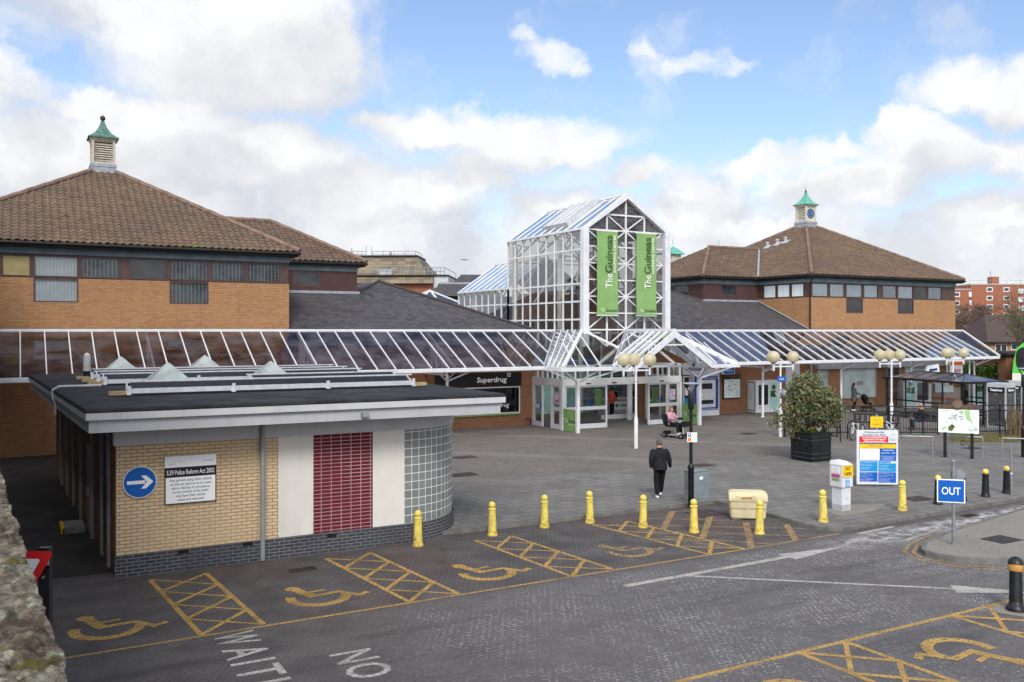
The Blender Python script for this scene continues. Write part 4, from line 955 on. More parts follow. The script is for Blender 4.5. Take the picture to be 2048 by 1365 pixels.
def pavilion(m, label, fwin, lwin):
    X0, X1 = -4.0, 11.4; E = 8.72; RUN = 7.7; Y0, Y1 = 41.0, 56.4
    if m: X0, X1 = mir(X1, 1), mir(X0, 1)
    x0, x1 = X0 + .37, X1 - .37; yw = 41.5; y2 = Y1 - .5
    r = thing('brick_pavilion', label, 'building', ((X0 + X1) / 2, yw, 0)); o = W(r)
    low = [(a, b, 6.27, 7.26) for a, b, p, l in fwin if l]
    mb = MB(o); wall_rect(mb, 'y', yw, x0, x1, 0, 7.26, low, .3); wall_rect(mb, 'x', x0, yw + .3, y2, 0, 7.26, [], .3); mb.box(x1 - .3, x1, yw + .3, y2, 0, 7.26); mb.box(x0 + .3, x1 - .3, y2 - .3, y2, 0, 7.26); mb.build('brick_wall', 'brick_orange', r)
    mb = MB(o)
    wall_rect(mb, 'y', yw + .03, x0 + .02, x1 - .02, 7.261, 8.24, [(a, b, 7.30, 8.20) for a, b, p, l in fwin], .14)
    wall_rect(mb, 'x', x0 + .03, yw + .17, y2, 7.261, 8.24, [(a, b, 7.30, 8.20) for a, b, p in lwin], .14); mb.box(x1 - .2, x1 - .03, yw + .17, y2, 7.261, 8.24); mb.box(x0 + .2, x1 - .2, y2 - .2, y2 - .03, 7.261, 8.24)
    mb.build('clerestory_panel', 'brown_frame', r)
    for a, b, p, l in fwin:
        win_part(r, 'y', yw + .03, a, b, 7.30, 8.20, p, o=o, glass_=None if p in ('olive', 'window_grey') else 'glass')
        if l: win_part(r, 'y', yw + .03, a, b, 6.27, 7.26, l, o=o, glass_=None if l == 'window_grey' else 'glass')
    for a, b, p in lwin: win_part(r, 'x', x0 + .03, a, b, 7.30, 8.20, p, o=o, glass_=None)
    mb = MB(o); wall_rect(mb, 'y', yw - .03, x0 - .03, x1 + .03, 8.241, 8.50, [], .06); wall_rect(mb, 'x', x0 - .03, yw + .03, y2, 8.241, 8.50, [], .06); mb.build('eaves_band', 'band_blue', r)
    mb = MB(o); mb.box(X0 + .05, X1 - .05, Y0 + .05, Y1 - .05, 8.50, 8.56); mb.build('soffit', 'gutter_black', r)
    mb = MB(o); q = [(X0, Y0), (X1, Y0), (X1, Y1), (X0, Y1)]
    for i in range(4):
        a, b = q[i], q[(i + 1) % 4]; mb.tube([(a[0], a[1], 8.64), (b[0], b[1], 8.64)], .075, 8)
    for a in q: mb.ball((a[0], a[1], 8.64), .078, n=6)
    mb.build('gutter', 'gutter_black', r)
    mb = MB(o); S_ = RUN / CO; cx, cy = (X0 + X1) / 2, (Y0 + Y1) / 2; tr = S_ - .35 / CO
    pantile_plane(mb, (X0, Y0, E), (1, 0, 0), (0, CO, SI), (0, -SI, CO), tr, lambda v: v * CO, lambda v: 2 * RUN - v * CO)
    pantile_plane(mb, (X0, Y0, E), (0, 1, 0), (CO, 0, SI), (-SI, 0, CO), tr, lambda v: v * CO, lambda v: 2 * RUN - v * CO)
    zt = E + RUN * TAN
    facet(mb, [(X1, Y0, E), (X1, Y1, E), (cx, cy, zt)]); facet(mb, [(X1, Y1, E), (X0, Y1, E), (cx, cy, zt)])
    ro = mb.build('tiled_roof', 'pantile', r)
    mb = MB(o)
    for a in q:
        A_ = Vector((*a, E + .05)); B_ = Vector((cx, cy, zt + .05)); B_ = A_.lerp(B_, .93); n = 24
        mb.tube([A_.lerp(B_, i / n) + Vector((0, 0, .02 * (i % 2))) for i in range(n + 1)], .12, 8)
    mb.build('hip_tiles', 'ridge_tile', ro)
    cupola(r, (cx, cy), zt - .02, clock=bool(m), cop='copper' if m else 'copper_dull', crm='cream' if m else 'cream_old')
    return r
def xw(pts, off, scl, Y=41.53): return [(PY(off + a / scl, 600, Y).x, PY(off + b / scl, 600, Y).x) for a, b in pts]
Z1 = 2.8435; lw = xw([(-120, -20), (8, 176), (190, 446), (458, 682), (738, 948), (964, 1186), (1200, 1392), (1400, 1596)], 0, Z1)
mats = [('window_grey', None), ('olive', None), ('blind_white', 'blind_white'), ('blind_dark', None), ('window_grey', None), ('blind_dark', 'blind_dark'), ('blind_dark', None), ('blind_dark', None)]
pl = pavilion(0, 'brick pavilion with a louvred cupola and ball finial at the left', [(a, b, *m) for (a, b), m in zip(lw, mats)], [])
Z4 = 2.738; rw = xw([(885, 978), (982, 1066), (1072, 1164), (1168, 1250), (1271, 1352), (1355, 1442), (1445, 1519), (1520, 1598)], 1300, Z4)
mats = [('blind_pale', None), ('blind_pale', None), ('blind_pale', 'window_grey'), ('blind_pale', None), ('blind_dark', None), ('blind_pale', 'window_grey'), ('window_grey', None), ('blind_dark', None)]
pr = pavilion(1, 'brick pavilion with a clock cupola and bright green copper cap', [(a, b, *m) for (a, b), m in zip(rw, mats)], [(42.0, 43.1, 'blind_pale'), (43.2, 44.35, 'blind_pale'), (44.45, 45.6, 'blind_pale')])
o = W(pr)
mb = MB(o); mb.tube([(44.25, 40.98, 8.6), (44.5, 41.2, 8.35), (44.62, 41.42, 8.15), (44.62, 41.42, 5.1)], .05, 8); mb.build('downpipe', 'gutter_black', pr)
for x, y in ((48.7, 49.3), (49.0, 48.6), (49.2, 48.0)):
    z = 8.72 + (x - 44.3) * TAN; mb = MB(o); mb.lathe([(.10, z - .2), (.10, z + .30), (.14, z + .31), (.14, z + .40), (.08, z + .43)], (x, y, 0), 10); mb.slab([(x - .25, y - .25, z - .08), (x + .2, y - .25, z + .18), (x + .2, y + .25, z + .18), (x - .25, y + .25, z - .08)], (0, 0, 1), .04); mb.build('roof_vent', 'pale_grey', pr)
MB(W(pl)).poly([(6.2 + .2 * i, 40.99 - .03 * (i % 2), 8.74 + .02 * (i % 3)) for i in range(6)] + [(7.0 - .2 * i, 41.18, 8.86) for i in range(4)]).build('moss_clump', 'moss_green', pl)

def wing(m, label):
    f = lambda x: mir(x, m); sg = -1 if m else 1
    r = thing('rear_wing', label, 'building', (f(14.0), 46, 0)); o = W(r); E = 8.72
    wx = xw([(1 , 1)], 0, 1)  # noqa
    xa, xb = sorted((f(10.5), f(15.9)))
    holes = [(PY(586, 560, 46.1).x, PY(639, 560, 46.1).x, 7.42, 8.2)] if not m else [(PY(1442, 580, 46.1).x, PY(1473, 580, 46.1).x, 7.45, 8.2)]
    mb = MB(o); wall_rect(mb, 'y', 46.1, xa, xb, 4.0, 8.24, holes, .25)
    lh = [(47.6, 49.2, 7.4, 8.2)]
    if m: wall_rect(mb, 'x', xa, 46.35, 53.5, 4.0, 8.24, lh, .25)
    else: mb.box(xb - .25, xb, 46.35, 53.5, 4, 8.24)
    mb.box(xa + .25, xb - .25, 53.25, 53.5, 4, 8.24); mb.build('panelled_wall', 'brick_plum', r)
    for h in holes: win_part(r, 'y', 46.13, *h, 'window_grey', o=o, glass_=None)
    if m: win_part(r, 'x', xa + .03, *lh[0], 'window_grey', o=o, glass_=None)
    mb = MB(o); wall_rect(mb, 'y', 46.07, xa - .03, xb + .03, 8.241, 8.5, [], .06)
    if m: wall_rect(mb, 'x', xa - .03, 46.13, 53.5, 8.241, 8.5, [], .06)
    mb.build('eaves_band', 'band_blue', r)
    mb = MB(o); mb.box(min(f(10.5), f(16.25)), max(f(10.5), f(16.25)), 45.75, 53.85, 8.5, 8.56); mb.build('soffit', 'gutter_black', r)
    mb = MB(o); mb.tube([(f(11.5), 45.7, 8.64), (f(16.3), 45.7, 8.64), (f(16.3), 53.9, 8.64)], .075, 8); mb.build('gutter', 'gutter_black', r)
    mb = MB(o); run = 4.1; zr = E + run * TAN
    if not m: pantile_plane(mb, (0, 45.7, E), (1, 0, 0), (0, CO, SI), (0, -SI, CO), run / CO, lambda v: 11.4 - v * CO - .1, lambda v: 16.3 - v * CO); facet(mb, [(16.3, 45.7, E), (16.3, 53.9, E), (12.2, 49.8, zr)])
    else:
        pantile_plane(mb, (0, 45.7, E), (1, 0, 0), (0, CO, SI), (0, -SI, CO), run / CO, lambda v: 39.4 + v * CO, lambda v: 44.3 + v * CO + .1)
        pantile_plane(mb, (39.4, 45.7, E), (0, 1, 0), (CO, 0, SI), (-SI, 0, CO), run / CO, lambda v: v * CO, lambda v: 8.2 - v * CO)
    facet(mb, [(f(16.3), 53.9, E), (f(11.4), 53.9, E), (f(7.3), 49.8, zr), (f(12.2), 49.8, zr)])
    ro = mb.build('tiled_roof', 'pantile_old', r)
    mb = MB(o)
    for a, b in (((f(16.3), 45.7, E + .05), (f(12.2), 49.8, zr + .05)), ((f(12.2), 49.8, zr + .05), (f(7.4), 49.8, zr + .05))):
        mb.tube([Vector(a).lerp(Vector(b), i / 16) + Vector((0, 0, .02 * (i % 2))) for i in range(17)], .12, 8)
    mb.build('ridge_tiles', 'ridge_tile', ro)
    if m: MB(o).bar((44.28, 45.7, 8.8), (48.35, 49.8, 11.15), .12, .05, m=0).build('lead_valley', 'lead', ro)
    return r
wing(0, 'plum-panelled rear wing with a hipped tile roof behind the left pavilion'); wing(1, 'plum-panelled rear wing with tile roof between glass tower and clock pavilion')

def shop_range(m, label):
    f = lambda x: mir(x, m); r = thing('shop_range', label, 'building', (f(17.5), 41.5, 0)); o = W(r)
    xa, xb = sorted((f(11.06), f(24.1))); E = 5.02
    mb = MB(o); mb.box(xa, xb, 41.5, 41.8, 0, 4.38); mb.build('brick_wall', 'brick_brown', r)  # browner than the pavilion brick: canopy shade put into the colour
    mb = MB(o); mb.box(xa, xb, 41.44, 41.8, 4.381, 4.74); mb.build('lead_band', 'lead', r); mb = MB(o); mb.box(xa, xb, 41.47, 41.8, 4.741, 5.0); mb.build('eaves_board', 'brown_frame', r)
    T = .427
    P = lambda x, y: (f(x), y, E + (y - 41.25) * T)
    mb = MB(o)
    facet(mb, [P(11.05, 41.25), P(24.4, 41.25), P(17.75, 47.9), P(16.2, 46.35), P(15.92, 46.08), P(11.05, 46.08)], eave=(1, 0, 0))
    z = P(17.75, 47.9)[2]; facet(mb, [(f(24.4), 41.25, E), (f(24.4), 56, E), (f(17.75), 56, z), (f(17.75), 47.9, z)], eave=(0, 1, 0))
    facet(mb, [(f(17.75), 47.9, z), (f(17.75), 56, z), (f(15.9), 56, 7.1), (f(15.9), 46.06, 7.08), (f(16.2), 46.35, P(16.2, 46.35)[2])], eave=(0, 1, 0))
    ro = mb.build('slate_roof', 'slate', r)
    mb = MB(o); mb.tube([Vector(P(24.3, 41.35)).lerp(Vector(P(17.75, 47.9)), i / 20) + Vector((0, 0, .03)) for i in range(21)], .10, 6); mb.tube([Vector(P(17.75, 47.9)), Vector(P(16.0, 46.15))], .09, 6); mb.build('hip_tiles', 'slate', ro)
    mb = MB(o); mb.box(min(f(11.1), f(16)), max(f(11.1), f(16)), 45.95, 46.09, P(0, 46)[2], P(0, 46)[2] + .14); mb.build('lead_flashing', 'lead', ro)
    if m: MB(o).bar((44.62, 41.3, 5.12), (44.62, 46.0, 7.12), .12, .04).build('lead_flashing', 'lead', ro)
    return r
s1 = shop_range(0, 'single-storey slate-roofed shop range between the left pavilion and the glass tower'); s2 = shop_range(1, 'single-storey slate-roofed shop range between the glass tower and the clock pavilion')

# ------------------------------------------------------------------ glazed entrance tower
TX0, TX1, TY, TE, TR_ = 25.2, 30.6, 38.4, 10.3, 12.2
tw = thing('glass_tower', 'tall gabled glass entrance tower with white steel frame', 'tower', (27.9, TY, 0)); o = W(tw)
WT_ = .045
def lat(mb, p, q, w=WT_, d=.09): mb.bar(p, q, w, d)
def side(mbf, mbg, X, ya, yb, n, zs, ztop):
    for i in range(n + 1):
        y = ya + (yb - ya) * i / n; mbf.bar((X, y, zs[0]), (X, y, ztop), .10 if i in (0, n) else WT_, .09, (1, 0, 0))
    for z in zs[1:] + [ztop]: mbf.bar((X, ya, z), (X, yb, z), .09 if z == ztop else .05, .09)
    for i in range(n):
        a = ya + (yb - ya) * i / n; b = ya + (yb - ya) * (i + 1) / n
        zz = zs + [ztop]
        for k in range(len(zz) - 1): mbg.quad((X, a + .02, zz[k]), (X, b - .02, zz[k]), (X, b - .02, zz[k + 1]), (X, a + .02, zz[k + 1]))
for X in (TX0, TX1):
    f = MB(o); g = MB(o); side(f, g, X, TY + .1, 46.3, 9, [4.2, 5.68, 6.6, 7.52, 9.28], TE); fr = f.build('side_frame', 'white_frame', tw); g.build('side_glazing', 'glass_tower', fr)
    f = MB(o); g = MB(o); side(f, g, X, 46.3, 53.0, 8, [4.2, 5.73, 6.65], 7.57); fr = f.build('rear_side_frame', 'white_frame', tw); g.build('side_glazing', 'glass_tower', fr)
XM = (TX0 + TX1) / 2
def roof_plane(y0, y1, ze, zr, n, nm):
    f = MB(o); g = MB(o)
    for xs in (TX0 - .06, TX1 + .06):
        for i in range(n + 1): y = y0 + (y1 - y0) * i / n; f.bar((xs, y, ze), (XM, y, zr), .04, .06)
        f.bar((xs, y0, ze), (xs, y1, ze), .12, .12)
        for i in range(n): a = y0 + (y1 - y0) * i / n; b = y0 + (y1 - y0) * (i + 1) / n; g.quad((xs, a + .02, ze + .01), (xs, b - .02, ze + .01), (XM, b - .02, zr + .01), (XM, a + .02, zr + .01))
    f.bar((XM, y0, zr + .03), (XM, y1, zr + .03), .16, .10); fr = f.build(nm, 'white_frame', tw); g.build('roof_glazing', 'glass_sky_tint', fr)
roof_plane(TY, 46.3, TE, TR_, 9, 'roof_frame'); roof_plane(46.3, 53.0, 7.57, 9.47, 8, 'rear_roof_frame')
mb = MB(o); dz = (TR_ - TE) / (XM - TX0)
def onroof(x, y, e): return (x - .55 * e, y, TE + (x - TX0) * dz + .8 * e)
mb.add([onroof(x, y, e) for e in (0.02, .22) for x, y in ((25.75, 40.6), (27.75, 40.6), (27.75, 43.2), (25.75, 43.2))], [(4, 5, 6, 7), (0, 1, 5, 4), (1, 2, 6, 5), (2, 3, 7, 6), (3, 0, 4, 7)], 0)
for k in range(1, 4):
    y = 40.6 + 2.6 * k / 4; mb.bar(onroof(25.75, y, .24), onroof(27.75, y, .24), .05, .03, m=1)
mb.build('smoke_vent', ['pale_grey', 'white_frame'], tw)
# gable front: white portal and a lattice of bars with diagonals
mb = MB(o)
mb.box(TX0 - .08, TX0 + .26, TY - .22, TY + .06, 4.3, TE); mb.box(TX1 - .26, TX1 + .08, TY - .22, TY + .06, 4.3, TE)
for sg in (-1, 1):
    xe = XM + sg * (XM - TX0 + .08); xi = XM + sg * (XM - TX0 - .26)
    mb.slab([(xe, TY - .22, TE), (xi, TY - .22, TE), (xi, TY - .22, TE + .05), (XM, TY - .22, TR_ - .22), (XM, TY - .22, TR_ + .1)], (0, 1, 0), .28)
pf = mb.build('front_portal', 'white', tw)
cols = [25.5, 26.7, XM, 29.1, 30.3]; rows = [4.3 + (TE - 4.3) * k / 7 for k in range(8)]
mb = MB(o); zc = lambda x: TR_ - .24 - abs(x - XM) * dz
for i, x in enumerate(cols[1:-1]): mb.bar((x, TY, rows[0]), (x, TY, zc(x)), .085 if i == 1 else .06, .08, (1, 0, 0))
for z in rows[1:]: mb.bar((cols[0], TY, z), (cols[-1], TY, z), .05, .07)
mb.bar((cols[1], TY, zc(cols[1])), (cols[3], TY, zc(cols[3])), .06, .08)
for i in range(4):
    for j in range(7):
        a, b = (rows[j], rows[j + 1]) if (i + j) % 2 else (rows[j + 1], rows[j]); mb.bar((cols[i], TY + .02, a), (cols[i + 1], TY + .02, b), .05, .06)
for i in range(4):
    a = (cols[i], TY + .02, TE if i in (1, 2) else TE); 
    if i == 1: mb.bar((cols[1], TY + .02, zc(cols[1])), (XM, TY + .02, TE), .05, .06)
    if i == 2: mb.bar((cols[3], TY + .02, zc(cols[3])), (XM, TY + .02, TE), .05, .06)
fl = mb.build('front_lattice', 'white_frame', tw)
MB(o).poly([(TX0 + .2, TY + .07, 4.3), (TX1 - .2, TY + .07, 4.3), (TX1 - .2, TY + .07, TE), (XM, TY + .07, TR_ - .15), (TX0 + .2, TY + .07, TE)]).build('front_glazing', 'glass_gable', fl)
mb = MB(o); mb.poly([(TX0, 46.3, 7.57), (XM, 46.3, 9.47), (TX1, 46.3, 7.57), (TX1, 46.3, TE), (XM, 46.3, TR_), (TX0, 46.3, TE)]); mb.build('rear_gable_glazing', 'glass_tower', tw)
mb = MB(o); mb.box(TX0 + .1, TX1 - .1, 53.02, 53.2, 3.4, 7.4); mb.build('rear_wall', 'pale_grey', tw); mb = MB(o); mb.box(TX1 - .22, TX1 - .08, 43.2, 52.9, 5.2, 7.4); mb.box(TX1 - .22, TX1 - .08, 43.2, 46.2, 7.4, 9.2); mb.box(TX0 + .5, TX1 - .3, 46.5, 46.62, 5.6, 7.3); mb.build('inner_wall', 'brick_brown', tw)
for y in (41.0, 43.6, 46.2):
    mb = MB(o)
    for sg in (-1, 1):
        xe = XM + sg * 2.5; mb.tube([(xe, y, TE - .15), (XM, y, TR_ - .25)], .05, 6); mb.tube([(xe, y, TE - 1.2), (XM, y, TR_ - 1.0)], .05, 6); mb.tube([(xe, y, TE - 1.2), (XM + sg * 1.2, y, TE + .7)], .04, 6); mb.tube([(XM + sg * 1.2, y, TE - .3), (xe, y, TE - .15)], .035, 6); mb.tube([(xe, y, TE - 3.6), (XM + sg * .4, y, TE - .9)], .06, 6)
    mb.tube([(XM - 2.5, y, TE - 1.2), (XM + 2.5, y, TE - 1.2)], .035, 6); mb.build('roof_truss', 'cream', tw)
for y in (48.5, 51):
    mb = MB(o)
    for sg in (-1, 1): xe = XM + sg * 2.5; mb.tube([(xe, y, 7.4), (XM, y, 9.2)], .05, 6); mb.tube([(xe, y, 5.2), (XM, y, 8.3)], .05, 6); mb.tube([(xe, y, 6.2), (XM + sg * 1.2, y, 8.2)], .04, 6)
    mb.build('roof_truss', 'cream', tw)
for x in (25.6, 30.2):
    for y in (41.2, 46.2, 51.5): MB(o).tube([(x, y, 0.08), (x, y, 10.0 if y < 47 else 7.3)], .16, 14).build('column', 'white_frame', tw)

def banner(x0, label):
    r = thing('hanging_banner', label, 'banner', (x0 + .645, TY - .36, 5.88)); Wd, H = 1.29, 4.32
    mb = MB(); n = 20
    for i in range(n):
        f = lambda k: .02 * math.sin(k * .7 + x0)
        mb.quad((-Wd / 2, f(i), H * i / n), (Wd / 2, f(i) * .6, H * i / n), (Wd / 2, f(i + 1) * .6, H * (i + 1) / n), (-Wd / 2, f(i + 1), H * (i + 1) / n))
    mb.build('cloth', 'green_banner', r, smooth=True)
    for z in (0, H): MB().tube([(-Wd / 2 - .03, .02, z), (Wd / 2 + .03, .02, z)], .025, 6).build('rail', 'white_frame', r)
    mb = MB(); y = -.035
    mb.text('The', (.27, y, 1.42), (0, 0, 1), (-1, 0, 0), h=.42, w=.72, align='L', m=1, bold=-.003); mb.text('Guineas', (.27, y, 2.20), (0, 0, 1), (-1, 0, 0), h=.42, w=1.92, align='L', m=0, bold=.014)
    mb.text('SHOPPING CENTRE', (.48, y, 2.20), (0, 0, 1), (-1, 0, 0), h=.125, w=1.92, align='L', m=1, bold=.01)
    mb.text('The', (-.44, y, .20), h=.155, w=.27, align='L', m=1, bold=-.005); mb.text('Guineas', (-.16, y, .20), h=.155, w=.74, align='L', m=0, bold=.012); mb.text('SHOPPING CENTRE', (-.16, y, .11), h=.04, w=.74, align='L', m=1)
    mb.build('lettering', ['banner_text', 'text_white'], r); return r
banner(25.86, 'green vertical banner left of the middle of the glass gable'); banner(28.33, 'green vertical banner right of the middle of the glass gable')

# ------------------------------------------------------------------ glazed canopies along the shop fronts
CY0, CZ0, CY1, CZ1 = 37.6, 3.35, 41.1, 5.1
def canopy(m, label, posts):
    f = lambda x: mir(x, m); xe = -3.9; r = thing('glazed_canopy', label, 'canopy', (f(10), CY0, 0)); o = W(r)
    xv = -2.6; xr, xg = 25.25, 22.45                      # ridge end at the tower, gutter end at the valley
    mb = MB(o); mb.box(*sorted((f(xe), f(xr))), CY1 - .07, CY1 + .11, CZ1 - .10, CZ1 + .07); mb.build('ridge_beam', 'white', r, bevel=.03)
    mb = MB(o); mb.box(*sorted((f(xv), f(xg))), CY0 - .14, CY0 + .04, CZ0 - .16, CZ0 + .03); mb.build('gutter', 'white', r, bevel=.025)
    mb = MB(o); mb.box(*sorted((f(xv + .4), f(xg + .6))), CY0 + .12, CY0 + .20, CZ0 - .10, CZ0 + .02); mb.build('eaves_beam', 'white_frame', r)
    xs = []; x = xr - .12 - .863
    while x > xv + .3: xs.append(x); x -= .863
    if m: xs = xs
    ylow = lambda x: CY0 if x <= xg else CY0 + (x - xg) / (xr - xg) * (CY1 - CY0)
    zz = lambda y: CZ0 + (y - CY0) / (CY1 - CY0) * (CZ1 - CZ0)
    full = [xr - .12] + xs
    for x in xs:
        y = ylow(x); MB(o).bar((f(x), y, zz(y) + .04), (f(x), CY1, CZ1 + .02), .042, .06).build('rafter', 'white', r)
    for a, b in zip(full[1:], full[:-1]):
        pts = [(f(a), ylow(a)), (f(b), ylow(b)), (f(b), CY1), (f(a), CY1)] if not (a < xg < b) else [(f(a), ylow(a)), (f(xg), CY0), (f(b), ylow(b)), (f(b), CY1), (f(a), CY1)]
        MB(o).poly([(p[0], p[1], zz(p[1]) + rnd.uniform(-.002, .002)) for p in pts]).build('glass_pane', 'glass_tint' if not m else 'glass_roof', r)
    mb = MB(o); mb.bar((f(xg), CY0, CZ0 + .05), (f(xr), CY1, CZ1 + .03), .09, .05); mb.build('valley_strip', 'lead', r)
    mb = MB(o); mb.bar((f(xv), CY0 - .1, CZ0 + .05), (f(xe + .1), CY1, CZ1 + .03), .13, .10); mb.build('verge_beam', 'white', r); MB(o).poly([(f(xs[-1]), CY0, CZ0), (f(xv), CY0, CZ0), (f(xe + .1), CY1, CZ1), (f(xs[-1]), CY1, CZ1)]).build('glass_pane', 'glass_roof', r)
    for i, x in enumerate(posts):
        p = thing('canopy_post', '', 'post', (0, 0, 0)); bpy.data.objects.remove(p)
        mb = MB(o); y = 38.75; X = f(x); mb.tube([(X, y, PAV), (X, y, 3.02)], .075, 12); mb.lathe([(.11, PAV), (.11, PAV + .05), (.08, PAV + .07)], (X, y, 0), 12); ps = mb.build('post', 'white', r)
        mb = MB(o)
        for d in (-1.15, 1.15): mb.tube([(X, y, 2.7), (X + d * .85, CY0 + .2, 3.27)], .035, 8); 
        mb.tube([(X, y, 2.75), (X, CY0 + .1, 3.27)], .03, 8); mb.build('bracket', 'white', ps)
        mb = MB(o); zl = lambda y: zz(y) - .12
        mb.bar((X, CY0 + .15, zl(CY0 + .15)), (X, CY1, zl(CY1)), .09, .10); mb.bar((X, y, 3.0), (X, 41.4, 3.0), .08, .09)
        for ya in (39.35, 39.95, 40.55): mb.bar((X, ya, 3.05), (X, ya, zl(ya)), .07, .07)
        for ya, yb in ((38.8, 39.35), (39.95, 39.35), (39.95, 40.55), (41.2, 40.55)): mb.bar((X, ya, 3.05), (X, yb, zl(yb)), .055, .055)
        mb.build('truss', 'white_frame', r)
    return r
ca = canopy(0, 'long glazed lean-to canopy with white rafters left of the entrance', [17.8, 11.3, 4.8, -1.7])
cb = canopy(1, 'long glazed lean-to canopy with white rafters right of the entrance', [17.8, 11.3, 4.8, -1.7])

# ------------------------------------------------------------------ entrance: hipped glass porch, gable and vestibule
en = thing('entrance_porch', 'glass entrance porch with a white gable below the tower', 'porch', (27.9, 37.5, 0)); o = W(en)
GY, GX = 35.9, 22.5; PG = 34.4; K = 2.6
for m in (0, 1):
    f = lambda x: 2 * XM - x if m else x
    A_, B_, Cg, V = (f(25.25), 41.1, 5.1), (f(25.2), 38.4, 5.1), (f(GX), GY, 3.35), (f(22.45), 37.6, 3.35)
    vb, vm, pr_, pfr, pft, pr2 = (f(XM - K), GY, 3.35), (f(26.56), 37.11, 4.2), (XM, 38.4, 5.1), (XM, PG, 5.1), (f(XM - K), PG, 3.35), (f(27.0), 37.55, 4.51)
    g = MB(o); g.poly([A_, B_, Cg, V]); g.build('side_glazing', 'glass_porch', en)
    g = MB(o); g.poly([B_, Cg, vb, vm]); g.build('front_glazing', 'glass_porch', en)
    g = MB(o); g.poly([pr_, pfr, pft, vb, vm]); g.build('gable_glazing', 'glass_porch', en)
    mb = MB(o); v3 = lambda p: Vector(p) + Vector((0, 0, .04))
    for k in (1, 2, 3):
        t_ = k / 4; y = 41.1 + (38.4 - 41.1) * t_; yb = 37.6 + (GY - 37.6) * t_; mb.bar((f(25.2), y, 5.14), (f(22.46), yb, 3.40), .05, .06)
    for k in (1, 2, 3):
        x = 22.5 + 2.8 * k / 4; hipx = x + 0.0
        yt = GY + min((x - 22.5) / 2.7 * 2.5 + .9, 2.4); mb.bar((f(x), GY, 3.40), (f(min(x + .25, 26)), min(yt, 38.2), 3.35 + .7 * (min(yt, 38.2) - GY) + .04), .045, .055)
    for k in range(1, 5):
        y = PG + (GY - PG) * k / 3.0
        if y <= GY: mb.bar((f(XM - K), y, 3.40), (XM, y, 5.14), .045, .055)
        else: mb.bar((f(XM - K + (y - GY)), y, 3.40 + .673 * (y - GY)), (XM, y, 5.14), .045, .055)
    mb.build('glazing_bars', 'white', en)
    mb = MB(o); mb.bar(v3(B_), v3(Cg), .15, .14); mb.bar(v3(B_), v3(vm), .09, .10); mb.build('hip_beam', 'white', en)
    mb = MB(o); mb.bar(v3(vm), v3(vb), .07, .04); mb.bar(v3(A_), v3(V), .07, .04); mb.bar(v3(pr_), v3(vm), .05, .04); mb.build('valley_strip', 'lead', en)
    mb = MB(o)
    for p, q in (((f(22.42), 37.62), (f(22.42), GY - .06)), ((f(22.42), GY - .06), (f(XM - K), GY - .06)), ((f(XM - K - .06), GY - .1), (f(XM - K - .06), PG))): mb.bar((*p, 3.27), (*q, 3.27), .15, .18)
    mb.build('gutter', 'white', en)
    px_ = f(24.05) if not m else 31.72
    mb = MB(o); mb.box(px_ - .09, px_ + .09, 36.98, 37.16, PAV, 2.62); ps = mb.build('corner_post', 'white', en, bevel=.015)
    mb = MB(o)
    for q in ((f(22.6), 36.1, 3.2), (f(25.9), 36.0, 3.2), (f(22.7), 38.2, 3.25), (f(24.6), 35.95, 3.2)): mb.bar((px_, 37.07, 2.58), q, .075, .075)
    mb.build('bracket', 'white', ps)
    gx = f(24.1)
    mb = MB(o); mb.box(gx - .025, gx + .025, 37.2, 38.45, PAV + .02, 1.18); gp_ = mb.build('green_panel', 'green_banner', en)
    if not m:
        mb = MB(o); mb.text('The', (gx - .03, 38.32, .52), (0, -1, 0), (0, 0, 1), h=.20, w=.30, align='L', m=1); mb.text('Guineas', (gx - .03, 38.0, .52), (0, -1, 0), (0, 0, 1), h=.20, w=.70, align='L', m=0, bold=.012); mb.text('SHOPPING CENTRE', (gx - .03, 38.0, .42), (0, -1, 0), (0, 0, 1), h=.05, w=.7, align='L', m=1); mb.build('lettering', ['green_dark', 'text_white'], gp_)
    else:
        mb = MB(o); mb.text('The', (gx - .03, 38.3, .52), (0, -1, 0), (0, 0, 1), h=.20, w=.30, align='L', m=1); mb.text('Guineas', (gx - .03, 37.98, .52), (0, -1, 0), (0, 0, 1), h=.20, w=.70, align='L', m=0, bold=.012); mb.build('lettering', ['green_dark', 'text_white'], gp_)
mb = MB(o)
for yy, wd in ((PG - .05, .28), (GY + .1, .14), (37.4, .14)):
    for sg in (-1, 1):
        xe = XM + sg * (K + .12); mb.slab([(xe, yy, 3.26), (xe - sg * .05, yy, 3.26 + wd * .25), (XM, yy, 5.12), (XM, yy, 5.12 - wd * 1.25), (xe - sg * wd * 1.5, yy, 3.26)], (0, 1, 0), .10)
    if yy > PG: mb.bar((XM - K, yy + .05, 3.32), (XM + K, yy + .05, 3.32), .10, .12)
    mb.bar((XM - .95, yy + .06, 4.42), (XM + .95, yy + .06, 4.42), .07, .07)
mb.box(XM - .08, XM + .08, PG, 38.4, 5.06, 5.20); mb.bar((XM + K, PG + .1, 3.30), (XM + K, GY, 3.30), .08, .08); mb.build('gable_frame', 'white', en)
for sg in (-1, 1):
    mb = MB(o)
    for k in range(5): p = Vector((XM + sg * (.35 + k * .5), PG - .055, 4.80 - k * .335)); mb.tube([p, p + Vector((0, -.012, 0))], .022, 8)
    mb.build('bolt_heads', 'galv', en)

